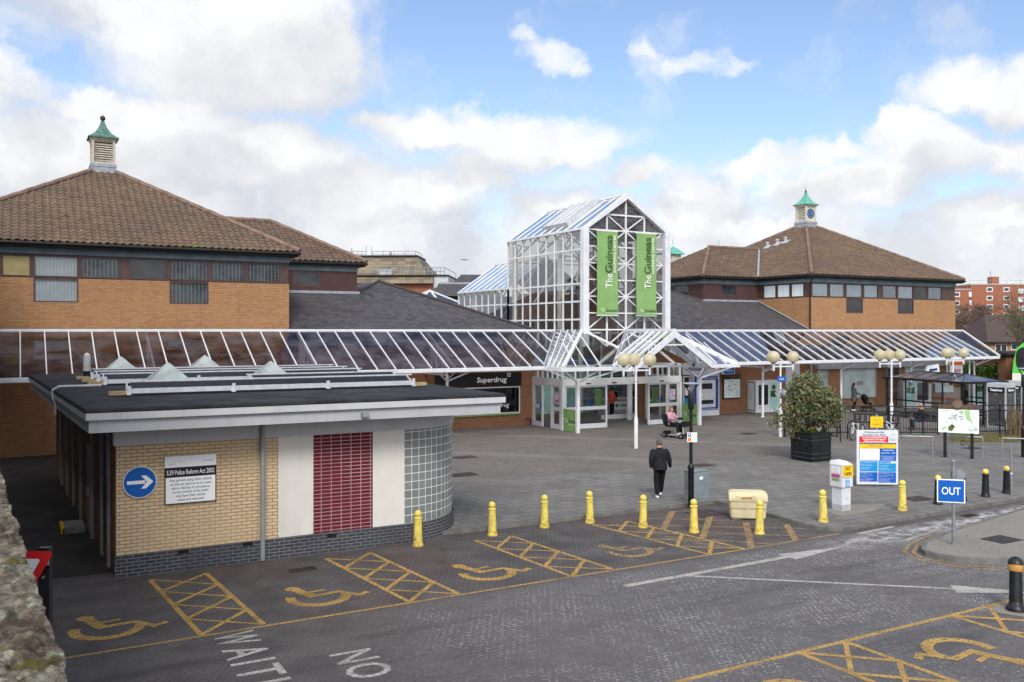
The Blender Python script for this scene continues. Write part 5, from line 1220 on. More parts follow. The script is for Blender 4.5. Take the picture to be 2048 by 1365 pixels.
ve = thing('entrance_doors', 'white framed automatic entrance doors and side lights under the porch', 'doors', (27.9, 38.55, PAV)); o = W(ve)
FY = 38.55; XA, XB = 24.1, 31.6
mb = MB(o)
mb.box(XA - .06, XB + .06, FY - .10, FY + .08, 2.30, 2.66); mb.box(XA - .05, XB + .05, FY - .06, FY + .06, 3.22, 3.34)
for k in range(11): x = XA + (XB - XA) * k / 10; mb.box(x - .045, x + .045, FY - .05, FY + .05, 2.661, 3.22)
for x in (XA, XB): mb.box(x - .08, x + .08, FY - .11, FY + .09, PAV, 2.3)
for X in (XA, XB):
    mb.box(X - .07, X + .07, FY + .10, 41.5, 2.302, 2.655); mb.box(X - .05, X + .05, FY + .10, 41.5, 3.22, 3.34)
    for k in range(1, 6): y = FY + (41.5 - FY) * k / 6; mb.box(X - .04, X + .04, y - .045, y + .045, 2.656, 3.22)
    mb.box(X - .06, X + .06, 41.38, 41.5, PAV, 2.302); mb.box(X - .06, X + .06, 39.5, 39.62, PAV, 2.302)
mb.build('frame', 'white_frame', ve)
mb = MB(o); mb.quad((XA, FY, 2.66), (XB, FY, 2.66), (XB, FY, 3.3), (XA, FY, 3.3))
for X in (XA, XB): mb.quad((X, FY + .1, 2.66), (X, 41.45, 2.66), (X, 41.45, 3.3), (X, FY + .1, 3.3))
mb.build('clerestory_glazing', 'glass', ve)
def leafdoor(x0, x1, nm, axis='y', c=FY, mid=True):
    mb = MB(o); g = MB(o)
    def bx(a, b, z0, z1, d=.05, mm=mb):
        if axis == 'y': mm.box(a, b, c - d, c + d, z0, z1)
        else: mm.box(c - d, c + d, a, b, z0, z1)
    z0 = PAV + .02; bx(x0, x1, z0, z0 + .24); bx(x0, x1, 2.22, 2.298); bx(x0, x0 + .09, z0 + .24, 2.22); bx(x1 - .09, x1, z0 + .24, 2.22)
    if mid: bx(x0 + .09, x1 - .09, 1.05, 1.22)
    f_ = mb.build(nm, 'white', ve); bx(x0 + .09, x1 - .09, z0 + .24, 2.22, .006, g); g.build('pane', 'glass', f_); return f_
leafdoor(24.22, 25.0, 'side_light'); leafdoor(25.02, 26.8, 'sliding_door'); leafdoor(29.45, 30.75, 'sliding_door'); leafdoor(30.77, 31.5, 'side_light')
leafdoor(38.68, 39.5, 'side_light', 'x', XA); leafdoor(40.45, 41.36, 'side_door', 'x', XA - .02)
leafdoor(38.68, 39.5, 'side_light', 'x', XB); leafdoor(40.2, 41.36, 'side_door', 'x', XB)
for x in (25.6, 27.2, 28.6, 30.3): MB(o).box(x - .14, x + .14, FY - .13, FY - .10, 2.38, 2.43).build('door_sensor', 'black', ve)
mb = MB(o); n = 12; mb.slab([(XA - .09, 40.55 + .001 * 0 + .10 * (1 - abs(math.sin(0))) , 1.0)] if False else [(XA - .09, 40.50 + .14 * math.sin(pi * k / n), .92 + .42 * k / n) for k in range(n + 1)] , (-1, 0, 0), .02); mb.build('push_plate', 'blue_sign', ve)
for x, w in ((26.1, .42), (29.75, .40)): MB(o).box(x, x + w, FY + .03, FY + .035, 1.26, 2.1).build('door_sticker', 'green_banner', ve)
for x in (25.72, 30.32): MB(o).box(x, x + .2, FY + .03, FY + .035, 1.27, 1.58).build('door_sticker', 'blue_sign', ve)
for x, y in ((XA - .08, 38.86), (31.0, FY - .075)):
    mb = MB(o)
    if y > 38.6: mb.box(x - .01, x + .005, y - .2, y + .35, 1.35, 2.0, 0); mb.box(x - .013, x - .011, y - .14, y + .29, 1.42, 1.85, 1)
    else: mb.box(x - .2, x + .25, y - .01, y + .005, 1.35, 1.95, 0); mb.box(x - .15, x + .2, y - .013, y - .011, 1.42, 1.82, 1)
    mb.build('poster_frame', ['pale_grey', 'poster'], ve)

# hall behind the doors
hl = thing('entrance_hall', 'dim shopping hall seen through the entrance doors', 'hall', (27.9, 46, PAV)); o = W(hl)
mb = MB(o); mb.box(23.9, 24.1, 41.55, 54, PAV, 4.9); mb.box(31.6, 31.8, 41.85, 42.6, PAV, 4.9); mb.build('side_wall', 'brick_brown', hl)
MB(o).box(24.1, 37, 54.0, 54.2, PAV, 4.9).build('end_wall', 'pale_grey', hl)
ph = thing('chemist_shop', 'teal chemist shop interior with shelves behind the entrance', 'shop', (31.0, 46.2, PAV)); o = W(ph)
mb = MB(o); mb.box(27.2, 34.5, 46.6, 46.75, PAV, 3.3); mb.build('back_wall', 'teal_pale', ph)
mb = MB(o); mb.box(27.2, 34.5, 46.45, 46.6, 2.75, 3.25); mb.build('fascia_sign', 'blue_sign', ph); mb = MB(o); mb.text('NHS services travel clinic', (30.5, 46.44, 2.92), h=.16, w=3.4); mb.build('fascia_lettering', 'text_white', ph)
mb = MB(o)
for k in range(5): mb.box(30.2, 33.6, 46.2, 46.58, .9 + k * .34, .93 + k * .34)
for x in (30.2, 31.3, 32.4, 33.5): mb.box(x, x + .04, 46.2, 46.58, .3, 2.29)
for k in range(60):
    x = rnd.uniform(30.3, 33.4); z = .93 + rnd.randint(0, 3) * .34; mb.box(x, x + .07, 46.22, 46.4, z, z + rnd.uniform(.1, .25), rnd.choice((0, 1, 2)))
mb.build('shelving', ['white_frame', 'mint', 'pale_grey'], ph)
ct = thing('shop_counter', 'long grey chemist counter with a white front panel sign', 'counter', (31.8, 44.2, PAV)); o = W(ct)
MB(o).box(30.35, 33.6, 43.9, 44.6, PAV, 1.0).build('front', 'pale_grey', ct); MB(o).box(30.25, 33.7, 43.8, 44.7, 1.0, 1.06).build('worktop', 'white', ct)
mb = MB(o); mb.box(30.95, 32.25, 43.885, 43.9, .40, .90, 0); mb.bar((31.1, 43.88, .66), (31.36, 43.88, .66), .07, .006, (0, 1, 0), 1); mb.bar((31.23, 43.88, .54), (31.23, 43.88, .78), .07, .006, (0, 1, 0), 1); mb.text('PHARMACY', (31.82, 43.876, .57), h=.14, w=.78, m=1, bold=.03); mb.text('allied', (31.65, 43.876, .73), h=.07, m=1); mb.build('front_sign', ['text_white', 'text_navy'], ct)
for x in (31.0, 32.3): mb = MB(o); mb.box(x, x + .45, 44.15, 44.2, 1.12, 1.45); mb.box(x + .18, x + .27, 44.2, 44.26, 1.06, 1.3); mb.build('till_screen', 'black', ct)
lw_ = thing('plinth_wall', 'low white boarded plinth in front of the chemist counter', 'plinth', (30.0, 42.2, PAV)); o = W(lw_)
for k in range(2): MB(o).box(29.0, 31.5, 42.20 - .004 * k, 42.30, PAV + .12 * k, PAV + .115 + .12 * k).build('board', 'white_frame', lw_)

# ------------------------------------------------------------------ shop fronts under the canopies
def sign_xy(px0, px1, py0, py1, Y): a = PY(px0, py0, Y); b = PY(px1, py1, Y); return a.x, b.x
r = thing('cosmetics_shopfront', 'black shop sign and window with white star lettering under the left canopy', 'shopfront', (21.2, 41.5, 0)); o = W(r)
MB(o).box(18.4, 23.3, 41.36, 41.48, 2.22, 2.92).build('sign_board', 'black', r)
mb = MB(o); mb.text('Superdrug', (21.55, 41.35, 2.44), h=.26, w=1.75, bold=.012, shear=.12); c = Vector((22.55, 41.35, 2.80))
for k in range(5):
    a0 = pi / 2 + 2 * pi * k / 5; am = a0 + pi / 5; a1 = a0 + 2 * pi / 5
    pts = [c + Vector((math.cos(a) * rr, 0, math.sin(a) * rr)) for a, rr in ((a0, .13), (am, .06), (a1, .13))]; mb.bar(pts[0], pts[1], .022, .006, (0, 1, 0)); mb.bar(pts[1], pts[2], .022, .006, (0, 1, 0))
mb.build('lettering', 'text_white', r)
w_ = win_part(r, 'y', 41.42, 18.4, 23.24, .78, 2.18, 'black', fr='white_frame', fw=.05, o=o, glass_='glass_dark', mull=0)
mb = MB(o); mb.text('Superdrug', (21.9, 41.42, 1.12), h=.22, w=1.4, shear=.12); mb.build('window_lettering', 'text_white', r)
MB(o).box(18.4, 23.2, 41.40, 41.45, .70, .76).build('green_strip', 'green_banner', r)
MB(o).tube([(23.9, 41.46, .1), (23.9, 41.40, .45), (23.6, 41.40, .45)], .03, 8).build('hose_pipe', 'iron', r)

xa, xb = sign_xy(1366, 1443, 735, 748, 41.3); r = thing('chemist_sign', 'white chemist fascia sign over the collection machine', 'sign', ((xa + xb) / 2, 41.4, 3.0)); o = W(r)
MB(o).box(xa, xb, 41.28, 41.48, 2.52, 3.22).build('board', 'white', r)
mb = MB(o); mb.text('allied', (xa + .85, 41.272, 2.99), h=.14, w=.6, m=0); mb.text('PHARMACY', (xa + 1.15, 41.272, 2.74), h=.20, w=1.5, m=0, bold=.03); mb.text('WELLBEING', (xa + 1.15, 41.272, 2.60), h=.07, w=1.4, m=1); mb.bar((xa + .12, 41.272, 2.85), (xa + .34, 41.272, 2.85), .06, .005, (0, 1, 0), 0); mb.bar((xa + .23, 41.272, 2.74), (xa + .23, 41.272, 2.96), .06, .005, (0, 1, 0), 0); mb.build('lettering', ['text_navy', 'text_grey'], r)
xa = PY(1366, 800, 41.4).x; xb = PY(1387, 800, 41.4).x
r = thing('shop_door', 'dark glazed chemist door beside the blue collection machine', 'door', ((xa + xb) / 2, 41.4, PAV)); o = W(r); win_part(r, 'y', 41.4, xa, xb, PAV + .02, 2.45, 'dark_void', fr='white_frame', fw=.08, o=o, name='door_leaf'); MB(o).box(xa + .12, xa + .5, 41.36, 41.365, 1.3, 1.75).build('notice', 'text_white', r)
mb = MB(o); mb.box(xa + .1, xb - .1, 41.36, 41.366, .7, 1.15); mb.build('sticker', 'cyan_sign', r)
xa = PY(1389, 800, 40.9).x; xb = PY(1441, 800, 40.9).x
r = thing('collection_machine', 'white and blue prescription collection machine in the wall', 'machine', ((xa + xb) / 2, 41.2, PAV)); o = W(r); Wm = xb - xa; yf = 40.98
MB(o).box(xa, xb, yf, 41.49, PAV, 2.5).build('cabinet', 'white', r, bevel=.02)
mb = MB(o); mb.box(xa + .04, xb - .1, yf - .006, yf - .001, .42, 2.44); mb.build('blue_surround', 'blue_dark', r)
mb = MB(o); mb.box(xa + .22, xb - .32, yf - .010, yf - .0065, .58, 2.20); mb.build('white_panel', 'white', r)
mb = MB(o); mb.box(xa + .62, xa + 1.42, yf - .014, yf - .011, 1.66, 2.0); mb.box(xa + .56, xa + 1.5, yf - .014, yf - .011, .78, 1.02); mb.build('screen', 'window_grey', r)
mb = MB(o); mb.text('allied pharmacy', (xa + 1.0, yf - .014, 2.07), h=.06, w=.5, m=1)
for zz_ in (2.34, 2.26): mb.text('24 hour prescription collection point', (xa + 1.1, yf - .0065, zz_), h=.05, w=1.5, m=0)
mb.text('www.alliedpharmacies.co.uk', (xa + 1.1, yf - .0065, .46), h=.07, w=1.8, m=0)
for a, b, c_, d_ in ((.30, 1.12, 1.9, 1.14), (.30, 1.56, 1.9, 1.57)): mb.box(xa + a, xa + c_, yf - .0125, yf - .011, b, b + .012, 1)
mb.box(xa + .42, xa + .44, yf - .0125, yf - .011, 1.2, 1.48, 1); mb.box(xa + .80, xa + .82, yf - .0125, yf - .011, 1.2, 1.48, 1); mb.box(xa + .42, xa + .82, yf - .0125, yf - .011, 1.48, 1.5, 1); mb.box(xa + .42, xa + .82, yf - .0125, yf - .011, 1.2, 1.22, 1)
for q in range(4): mb.text('PIN pad', (xa + 1.15, yf - .0125, 1.44 - q * .06), h=.03, w=.24, m=1)
for q in range(3): mb.box(xa + 1.05 + .12 * q, xa + 1.09 + .12 * q, yf - .0125, yf - .011, 1.2, 1.26, 1)
mb.build('lettering', ['text_white', 'text_grey'], r)

xa = PY(1454, 738, 40.6).x
r = thing('projecting_sign', 'white projecting sign with a green cross and blue base', 'sign', (xa, 40.9, 2.55)); o = W(r)
MB().box(0, .9, .02, .20, -.05, .95).build('case', 'white', r); mb = MB(); mb.box(.05, .85, .012, .019, .42, .92, 0); mb.build('pale_face', 'map_paper', r); mb = MB(); mb.bar((.42, .008, .45), (.42, .008, .9), .17, .006, (0, 1, 0)); mb.bar((.18, .005, .72), (.66, .005, .72), .006, .17, (0, 0, 1)); mb.build('cross', 'green_cross', r)
MB().box(.05, .85, .010, .019, -.02, .36).build('blue_base', 'blue_sign', r); mb = MB(); mb.text('PHARMACY', (.45, .004, .12), h=.1, w=.6); mb.build('lettering', 'text_white', r)
mb = MB(); mb.tube([(.1, .2, .5), (.1, .6, .5)], .03, 6); mb.build('bracket', 'white', r)
xa, xb = PY(1447, 770, 41.4).x, PY(1482, 770, 41.4).x
r = thing('wall_map', 'pale green town map in a black frame with dark carved header on the brick wall', 'map', ((xa + xb) / 2, 41.44, 1.6)); hw = (xb - xa) / 2
MB().box(-hw, hw, -.03, .05, -.62, .62).build('frame', 'black', r); mb = MB(); mb.box(-hw + .06, hw - .06, -.035, -.031, -.56, .56); mb.build('map_sheet', 'map_pale', r)
mb = MB()
for k in range(46): x, z = rnd.gauss(-.1, .35), rnd.gauss(.05, .22); s_ = rnd.uniform(.02, .06); x = max(-hw + .15, min(hw - .15, x)); mb.box(x - s_, x + s_, -.0385, -.0355, z - s_ * .5, z + s_ * .5, rnd.choice((0, 0, 1, 2)))
mb.box(hw - .42, hw - .1, -.0385, -.0355, -.5, -.15, 3); mb.box(-hw + .1, -hw + .3, -.0385, -.0355, .2, .5, 4); mb.build('map_print', ['map_green', 'text_pink', 'text_grey', 'teal_pale', 'text_white'], r)
mb = MB(); mb.box(-hw, hw, -.03, .05, .62, .86); mb.tube([(0, -.04, .9), (0, .05, .9)], .16, 16); mb.build('header', 'wood', r)

ka = GP(1492, 829); r = thing('photo_booth', 'white photo booth with a framed poster panel and dark screen beside the canopy post', 'booth', (39.3, 40.75, PAV)); 
MB().box(0, 1.95, 0, .78, .02, 1.98).build('cabinet', 'white', r, bevel=.02); MB().box(.05, 1.9, .03, .75, 0, .02).build('base', 'black', r)
mb = MB(); mb.box(-.012, -.002, .1, .70, .15, 1.88, 0); mb.box(-.016, -.0125, .13, .67, .2, 1.84, 1); mb.text('Map of the town', (-.019, .40, 1.60), (0, -1, 0), (0, 0, 1), h=.05, w=.4, m=2)
for k in range(26): y, z = rnd.gauss(.40, .07), rnd.uniform(.6, 1.5); mb.box(-.0185, -.017, y - .02, y + .02, z - .03, z + .03, 3)
mb.build('poster_panel', ['black', 'map_paper', 'text_grey', 'map_green'], r)
MB().box(.22, 1.0, -.008, -.002, .5, 1.72).build('screen', 'window_grey', r)
mb = MB(); mb.box(1.15, 1.78, -.01, -.002, .25, 1.88, 0); mb.box(1.2, 1.73, -.014, -.0105, .95, 1.35, 1); mb.tube([(1.46, -.011, 1.55), (1.46, -.016, 1.55)], .16, 20, 1); mb.text('photo', (1.46, -.013, .45), h=.06, m=1); mb.build('instruction_panel', ['mint', 'green_dark'], r)
MB().box(.22, .5, -.012, -.002, .3, .36).build('coin_slot', 'grey_paint', r)
xa, xb = PY(1574, 750, 41.4).x, PY(1598, 750, 41.4).x
r = thing('double_door', 'plain white service double doors behind the planter tree', 'door', ((xa + xb) / 2, 41.42, PAV)); hw = (xb - xa) / 2
MB().box(-hw - .06, hw + .06, -.02, .06, 0, 3.2).build('frame', 'white_frame', r)
for sx in (-1, 1): MB().box(min(sx * .01, sx * hw), max(sx * .01, sx * hw), -.06, -.021, .02, 2.15).build('door_leaf', 'door_grey' if False else 'white', r)
MB().box(-hw, hw, -.04, -.021, 2.2, 3.12).build('overpanel', 'white', r); MB().box(-.12, .02, -.066, -.061, 1.55, 1.62).build('plate', 'text_dark', r)
r = thing('tall_downpipe', 'white rainwater downpipe on the brick wall left of the shop frieze', 'pipe', (PY(1623, 750, 41.4).x, 41.42, PAV)); MB().tube([(0, 0, 0), (0, 0, 4.2)], .05, 8).build('pipe', 'white', r)
for k in range(2): MB().box(-.08, .08, -.02, .08, 1.2 + k * 1.8, 1.26 + k * 1.8).build('clip', 'white', r)
xa, xb = PY(1634, 730, 41.3).x, 59.2
r = thing('corner_shopfront', 'pale grey shop frieze with wide frosted windows under the clock pavilion', 'shopfront', ((xa + xb) / 2, 41.4, PAV)); o = W(r)
MB(o).box(xa, xb, 41.22, 41.48, 2.62, 3.55).build('frieze', 'pale_grey', r)
def shopwin(p0, p1, z0, z1, pane='frosted', fr='pale_grey', nm='window', mull=0): return win_part(r, 'y', 41.42, PY(p0, 780, 41.4).x, PY(p1, 780, 41.4).x, z0, z1, pane, fr=fr, fw=.07, o=o, glass_=None, mull=mull, name=nm)
shopwin(1635, 1656, .75, 2.55); shopwin(1683, 1752, .62, 2.60); shopwin(1810, 1850, .62, 2.60)
d_ = shopwin(1773, 1800, .1, 2.6, 'window_grey', 'grey_paint', 'glazed_door', 1); x_ = PY(1776, 780, 41.4).x; MB(o).box(x_, x_ + 1.6, 41.37, 41.41, 1.0, 1.15).build('mid_rail', 'grey_paint', d_)
x_ = PY(1720, 780, 41.4).x; mb = MB(o); mb.box(x_ - .3, x_ + .3, 41.395, 41.40, 1.5, 1.75); mb.build('window_notice', 'grey_paint', r)
mb = MB(o); mb.box(PY(1752, 0, 41.4).x + .02, PY(1772, 0, 41.4).x, 41.46, 41.495, .1, 2.6); mb.build('brick_pier', 'brick_brown', r)
# ------------------------------------------------------------------ bollards
def bollard(label, ybody, loc):
    r = thing('bollard', label, 'bollard', loc, 0, 'yellow bollards' if ybody else 'black bollards with yellow ball tops')
    m = 'yellow' if ybody else 'black_metal'
    MB().lathe([(.130, 0), (.130, .045), (.117, .06), (.117, .10), (.106, .125)], n=20).build('base', 'yellow_worn' if ybody else m, r)
    MB().lathe([(.108, .125), (.105, .14), (.088, .62), (.088, .645)], n=20).build('shaft', m, r)
    MB().lathe([(.088, .645), (.100, .655), (.100, .675), (.075, .69)], n=20).build('collar', m, r)
    MB().ball((0, 0, .76), .088, n=12).build('ball', 'yellow' if ybody else 'yellow_ball', r)
    if ybody:
        mb = MB()
        for k in range(16):
            a = rnd.uniform(0, 6.28); z = rnd.choice((rnd.uniform(.13, .2), rnd.uniform(.13, .6))); rr = .108 - (z - .12) * .04 + .001; s_ = rnd.uniform(.004, .014)
            d = Vector((math.cos(a), math.sin(a), 0)); t_ = Vector((-d.y, d.x, 0)); c = d * rr + Vector((0, 0, z)); mb.poly([c + t_ * s_ * math.cos(q) + Vector((0, 0, s_ * 1.4 * math.sin(q))) for q in (0, 1.1, 2.0, 3.3, 4.4, 5.4)])
        mb.build('chipped_paint', 'iron', r)
    return r
YB = [((836, 1093), 0, 'yellow bollard in front of the curved glass-block wall'), ((985, 1072), 0, 'yellow bollard at the kerb, first to the right of the toilet block'), ((1089, 1056), 0, 'yellow bollard at the kerb behind the third hatched strip'),
      ((1180, 1047), 0, 'yellow bollard at the kerb just left of the walking man'), ((1286, 1056), 0, 'yellow bollard on the yellow hatching below the walking man'), ((1388, 1066), 0, 'yellow bollard in front of the slim black lamp post and grey cabinet'),
      ((1519, 1069), 0, 'yellow bollard in front of the cream grit bin'), ((1647, 1045), PAV, 'yellow bollard at the kerb corner left of the white pay machine'), ((1805, 1022), PAV, 'yellow bollard right of the white tariff board')]
b0 = None
for (px, py), z, lab in YB:
    p = G(px, py - 1, z)
    if b0 is None: b0 = bollard(lab, True, p)
    else: q_ = dup(b0, p, rnd.uniform(0, 6), lab); q_.rotation_euler[0] = R(rnd.uniform(-1.6, 1.6)); q_.rotation_euler[1] = R(rnd.uniform(-1.3, 1.3))
b1 = None
for (px, py), lab in (((1876, 1010), 'black bollard with yellow ball top half hidden by the OUT sign, on its left'), ((1925, 1003), 'black bollard with yellow ball top just right of the OUT sign'), ((1971, 995), 'black bollard with yellow ball top standing alone between the OUT sign and the bare pole'), ((2013, 988), 'black bollard with yellow ball top touching the bare grey pole')):
    p = G(px, py - 1, PAV)
    if b1 is None: b1 = bollard(lab, False, p)
    else: dup(b1, p, 0, lab)
p = G(2032, 1222); r = thing('leaning_bollard', 'large black bollard with a tarnished gold band leaning over on the near bays', 'bollard', p); r.rotation_euler = (R(-6), R(9), 0)
MB().lathe([(.17, 0), (.17, .05), (.14, .09), (.115, .15)], n=22).build('base', 'black_metal', r); MB().lathe([(.115, .15), (.105, .70)], n=22).build('shaft', 'black_metal', r)
MB().lathe([(.125, .70), (.13, .72), (.13, .80), (.12, .82)], n=22).build('gold_band', 'bin_rust', r); MB().lathe([(.12, .82), (.135, .83), (.12, .90), (.07, .95), (.01, .97)], n=22).build('cap', 'black_metal', r)
struct(MB().poly([(p.x + .42 * math.cos(a) * (1 + .1 * math.sin(3 * a)), p.y + .35 * math.sin(a), .009) for a in [k * .4 for k in range(16)]]).build('ground_patch', 'island_grit'))

# ------------------------------------------------------------------ globe lamps
def globe_lamp(label, loc, arms):
    r = thing('globe_lamp', label, 'street lamp', loc, 0, 'white lamp posts with globe lights')
    MB().lathe([(.085, 0), (.085, 1.24), (.075, 1.28), (.05, 1.36)], n=16).build('lower_post', 'white', r)
    MB().lathe([(.05, 1.36), (.045, 3.22), (.06, 3.23), (.06, 3.5), (.02, 3.52)], n=14).build('upper_post', 'white', r)
    for a, L in arms:
        d = Vector((math.cos(a), math.sin(a), 0)); e = d * L
        mb = MB(); mb.bar((0, 0, 3.33), e + Vector((0, 0, 3.33)), .05, .06); mb.tube([e + Vector((0, 0, 3.13)), e + Vector((0, 0, 3.46))], .045, 10); ar = mb.build('arm', 'white', r)
        mb = MB(); mb.lathe([(.05, 3.46), (.085, 3.49), (.085, 3.53), (.06, 3.55)], e, 14); mb.build('lamp_collar', 'black_metal', ar)
        mb = MB(); mb.ball(e + Vector((0, 0, 3.78)), .285, n=18); mb.build('globe', 'globe', ar)
        mb = MB(); mb.lathe([(.03, 3.54), (.05, 3.6), (.05, 3.72), (.02, 3.78)], e, 8); mb.build('bulb', 'white', ar)
    return r
rgt = -HEAD                                     # direction to the right of the view
p = GP(1272, 897); globe_lamp('white three-globe lamp post in front of the entrance doors', p, [(rgt + R(180 + 14), .56), (rgt + R(100), .30), (rgt + R(8), .60)])
p = GP(1561, 874); lp2 = globe_lamp('white globe lamp post behind the planter tree, carrying a blue sign', p, [(rgt + R(160), .36), (rgt + R(205), .40), (rgt + R(10), .64)])
p = GP(1783, 858); globe_lamp('white three-globe lamp post behind the railings and bicycles', p, [(rgt + R(180), .60), (rgt + R(95), .25), (rgt + R(20), .56)])
p = GP(1906, 841); globe_lamp('white globe lamp post rising behind the dark bus shelter', p, [(rgt + R(180), .36), (rgt + R(5), .62), (rgt + R(90), .4)])
r = lp2; mb = MB(); mb.tube([(-.12, -.06, 2.72), (.12, -.14, 2.72)], .001, 4)
MB().box(-.26, .26, -.075, -.055, 2.62, 2.86).build('blue_plate', 'blue_sign', r); mb = MB(); mb.text('P & R', (0, -.08, 2.69), h=.1, w=.3); mb.build('plate_lettering', 'text_white', r)
mb = MB(); mb.poly([(-.42, -.06, 2.08), (-.30, -.06, 1.90), (.5, -.06, 1.90), (.5, -.06, 2.26), (-.30, -.06, 2.26)]); f_ = mb.build('finger_board', 'grey_paint', r); mb = MB()
for k in range(2): mb.text('Town centre', (.1, -.064, 2.12 - k * .14), h=.06, w=.6)
mb.build('finger_lettering', 'text_white', f_)

def slim_lamp(label, loc, sign=False):
    r = thing('slim_lamp_post', label, 'street lamp', loc, -HEAD, 'slim black lamp posts with flat tops')
    MB().lathe([(.085, 0), (.085, 1.08), (.10, 1.10), (.10, 1.14), (.05, 1.24)], n=14).build('base_tube', 'black_metal', r); MB().lathe([(.05, 1.24), (.045, 2.78)], n=12).build('pole', 'black_metal', r)
    MB().lathe([(.075, 2.78), (.085, 2.80), (.085, 3.25), (.06, 3.30)], n=14).build('lantern', 'black_metal', r)
    mb = MB(); mb.lathe([(.24, 3.50), (.25, 3.515), (.22, 3.535), (.05, 3.55)], n=20); hd = mb.build('flat_top', 'lead', r)
    mb = MB(); mb.bar((-.05, 0, 3.28), (-.20, 0, 3.50), .035); mb.bar((.05, 0, 3.28), (.20, 0, 3.50), .035); mb.build('stay', 'black_metal', hd)
    if sign:
        mb = MB(); mb.box(-.13, .15, -.115, -.10, 1.86, 2.13); pl_ = mb.build('parking_plate', 'text_white', r)
        mb = MB(); mb.box(-.11, -.02, -.118, -.1155, 2.01, 2.11, 0); mb.box(-.11, -.02, -.118, -.1155, 1.88, 1.985, 1); mb.text('P', (-.065, -.12, 2.03), h=.06, m=2, bold=.04)
        for k, s_ in enumerate(('Pay and', 'Display', 'At all', 'times')): mb.text(s_, (.065, -.117, 2.07 - k * .052), h=.028, w=.13, m=3)
        mb.build('plate_print', ['blue_dark', 'orange', 'text_white', 'text_navy'], pl_)
    return r
slim_lamp('slim black lamp post with a small parking plate beside the grey cabinet', G(1382, 1014, PAV), True)
slim_lamp('slim black lamp post at the right edge in front of the green bus', G(2047, 915, PAV))

# ------------------------------------------------------------------ cabinet, grit bin, pay machine, boards
r = thing('utility_cabinet', 'grey-blue roadside utility cabinet behind the slim lamp post', 'cabinet', (17.22, 20.47, PAV)); plain('cab', (0.20, 0.235, 0.26), 0.5, 0.12, 3, dirt=0.22)
MB().box(0, .66, 0, .34, .04, .88).build('cabinet_body', 'cab', r, bevel=.01); MB().box(-.015, .675, -.015, .355, .88, .915).build('lid', 'cab', r, bevel=.01); MB().box(.03, .63, -.012, -.001, .09, .85).build('door', 'cab', r, bevel=.004)
MB().box(0, .66, .01, .34, 0, .04).build('plinth', 'concrete', r); mb = MB(); mb.box(.30, .42, -.016, -.0125, .66, .74); mb.build('label_plate', 'text_white', r)
for z in (.2, .74): MB().box(.56, .60, -.02, -.0125, z, z + .04).build('lock', 'galv', r)
p = (G(1466, 1041) + G(1530, 1043)) / 2; a = math.atan2(-.51, .66)
r = thing('grit_bin', 'cream plastic grit bin with rounded lid standing behind a yellow bollard', 'bin', (p.x + .22, p.y + .30, 0), a)
mb = MB(); mb.add([(-.45, -.30, .03), (.45, -.30, .03), (.45, .30, .03), (-.45, .30, .03), (-.49, -.33, .52), (.49, -.33, .52), (.49, .33, .52), (-.49, .33, .52)], [(3, 2, 1, 0), (0, 1, 5, 4), (1, 2, 6, 5), (2, 3, 7, 6), (3, 0, 4, 7), (4, 5, 6, 7)])
mb.build('bin_body', 'bin_cream', r, bevel=.03)
mb = MB()
for x in (-.30, .30): mb.box(x - .12, x + .12, -.25, .25, 0, .04)
mb.build('foot', 'bin_cream', r, bevel=.01)
mb = MB(); mb.box(-.50, .50, -.345, .345, .50, .55); 
for x0_, x1_ in ((-.47, -.02), (.02, .47)): mb.add([(x0_ * 1.0, -.33, .30), (x1_, -.33, .30), (x1_, -.345, .34), (x0_, -.345, .34)], [(0, 1, 2, 3)])
mb.build('rim', 'bin_cream', r, bevel=.01)
mb = MB(); pr_ = [(-.35, .551), (-.33, .64), (-.22, .74), (0, .77), (.22, .74), (.33, .64), (.35, .551)]
vs = [(x, y, z - (.04 if abs(x) > .4 else 0)) for x in (-.51, -.40, .40, .51) for y, z in pr_]; n = len(pr_)
mb.add(vs, [(i * n + j, (i + 1) * n + j, (i + 1) * n + j + 1, i * n + j + 1) for i in range(3) for j in range(n - 1)] + [tuple(range(n)), tuple(range(3 * n, 4 * n))[::-1]]); mb.build('lid', 'bin_cream', r, bevel=.02)
for x in (-.27, .15): mb = MB(); mb.box(x - .06, x + .06, -.352, -.30, .56, .66); mb.build('hinge_notch', 'bin_cream', r, bevel=.01)
MB().box(-.20, .09, -.356, -.34, .575, .625).build('rust_stain', 'bin_rust', r)

p = G(1684, 1024, PAV); r = thing('pay_machine', 'white parking pay machine with a yellow PAY HERE plate', 'ticket machine', (p.x, p.y, PAV))
MB().box(.022, .378, .022, .378, .0, .16).build('plinth', 'pale_grey', r); MB().box(.02, .38, .02, .38, .16, .66).build('lower_body', 'white', r, bevel=.01)
MB().box(-.02, .42, -.02, .42, .66, 1.28).build('upper_body', 'white', r, bevel=.012); mb = MB(); mb.add([(-.02, -.02, 1.281), (.42, -.02, 1.281), (.42, .42, 1.281), (-.02, .42, 1.281), (.02, .16, 1.36), (.38, .16, 1.36), (.38, .42, 1.38), (.02, .42, 1.38)], [(0, 1, 5, 4), (1, 2, 6, 5), (2, 3, 7, 6), (3, 0, 4, 7), (4, 5, 6, 7)]); mb.build('sloping_top', 'white', r)
yp = MB().box(.005, .405, -.034, -.022, .96, 1.27).build('pay_here_plate', 'yellow_plate', r); mb = MB(); mb.text('PAY', (.205, -.037, 1.14), h=.085, w=.21, bold=.02); mb.text('HERE', (.205, -.037, 1.0), h=.085, w=.28, bold=.02); mb.box(.005, .405, -.0355, -.0345, 1.245, 1.25); mb.build('lettering', 'text_dark', yp)
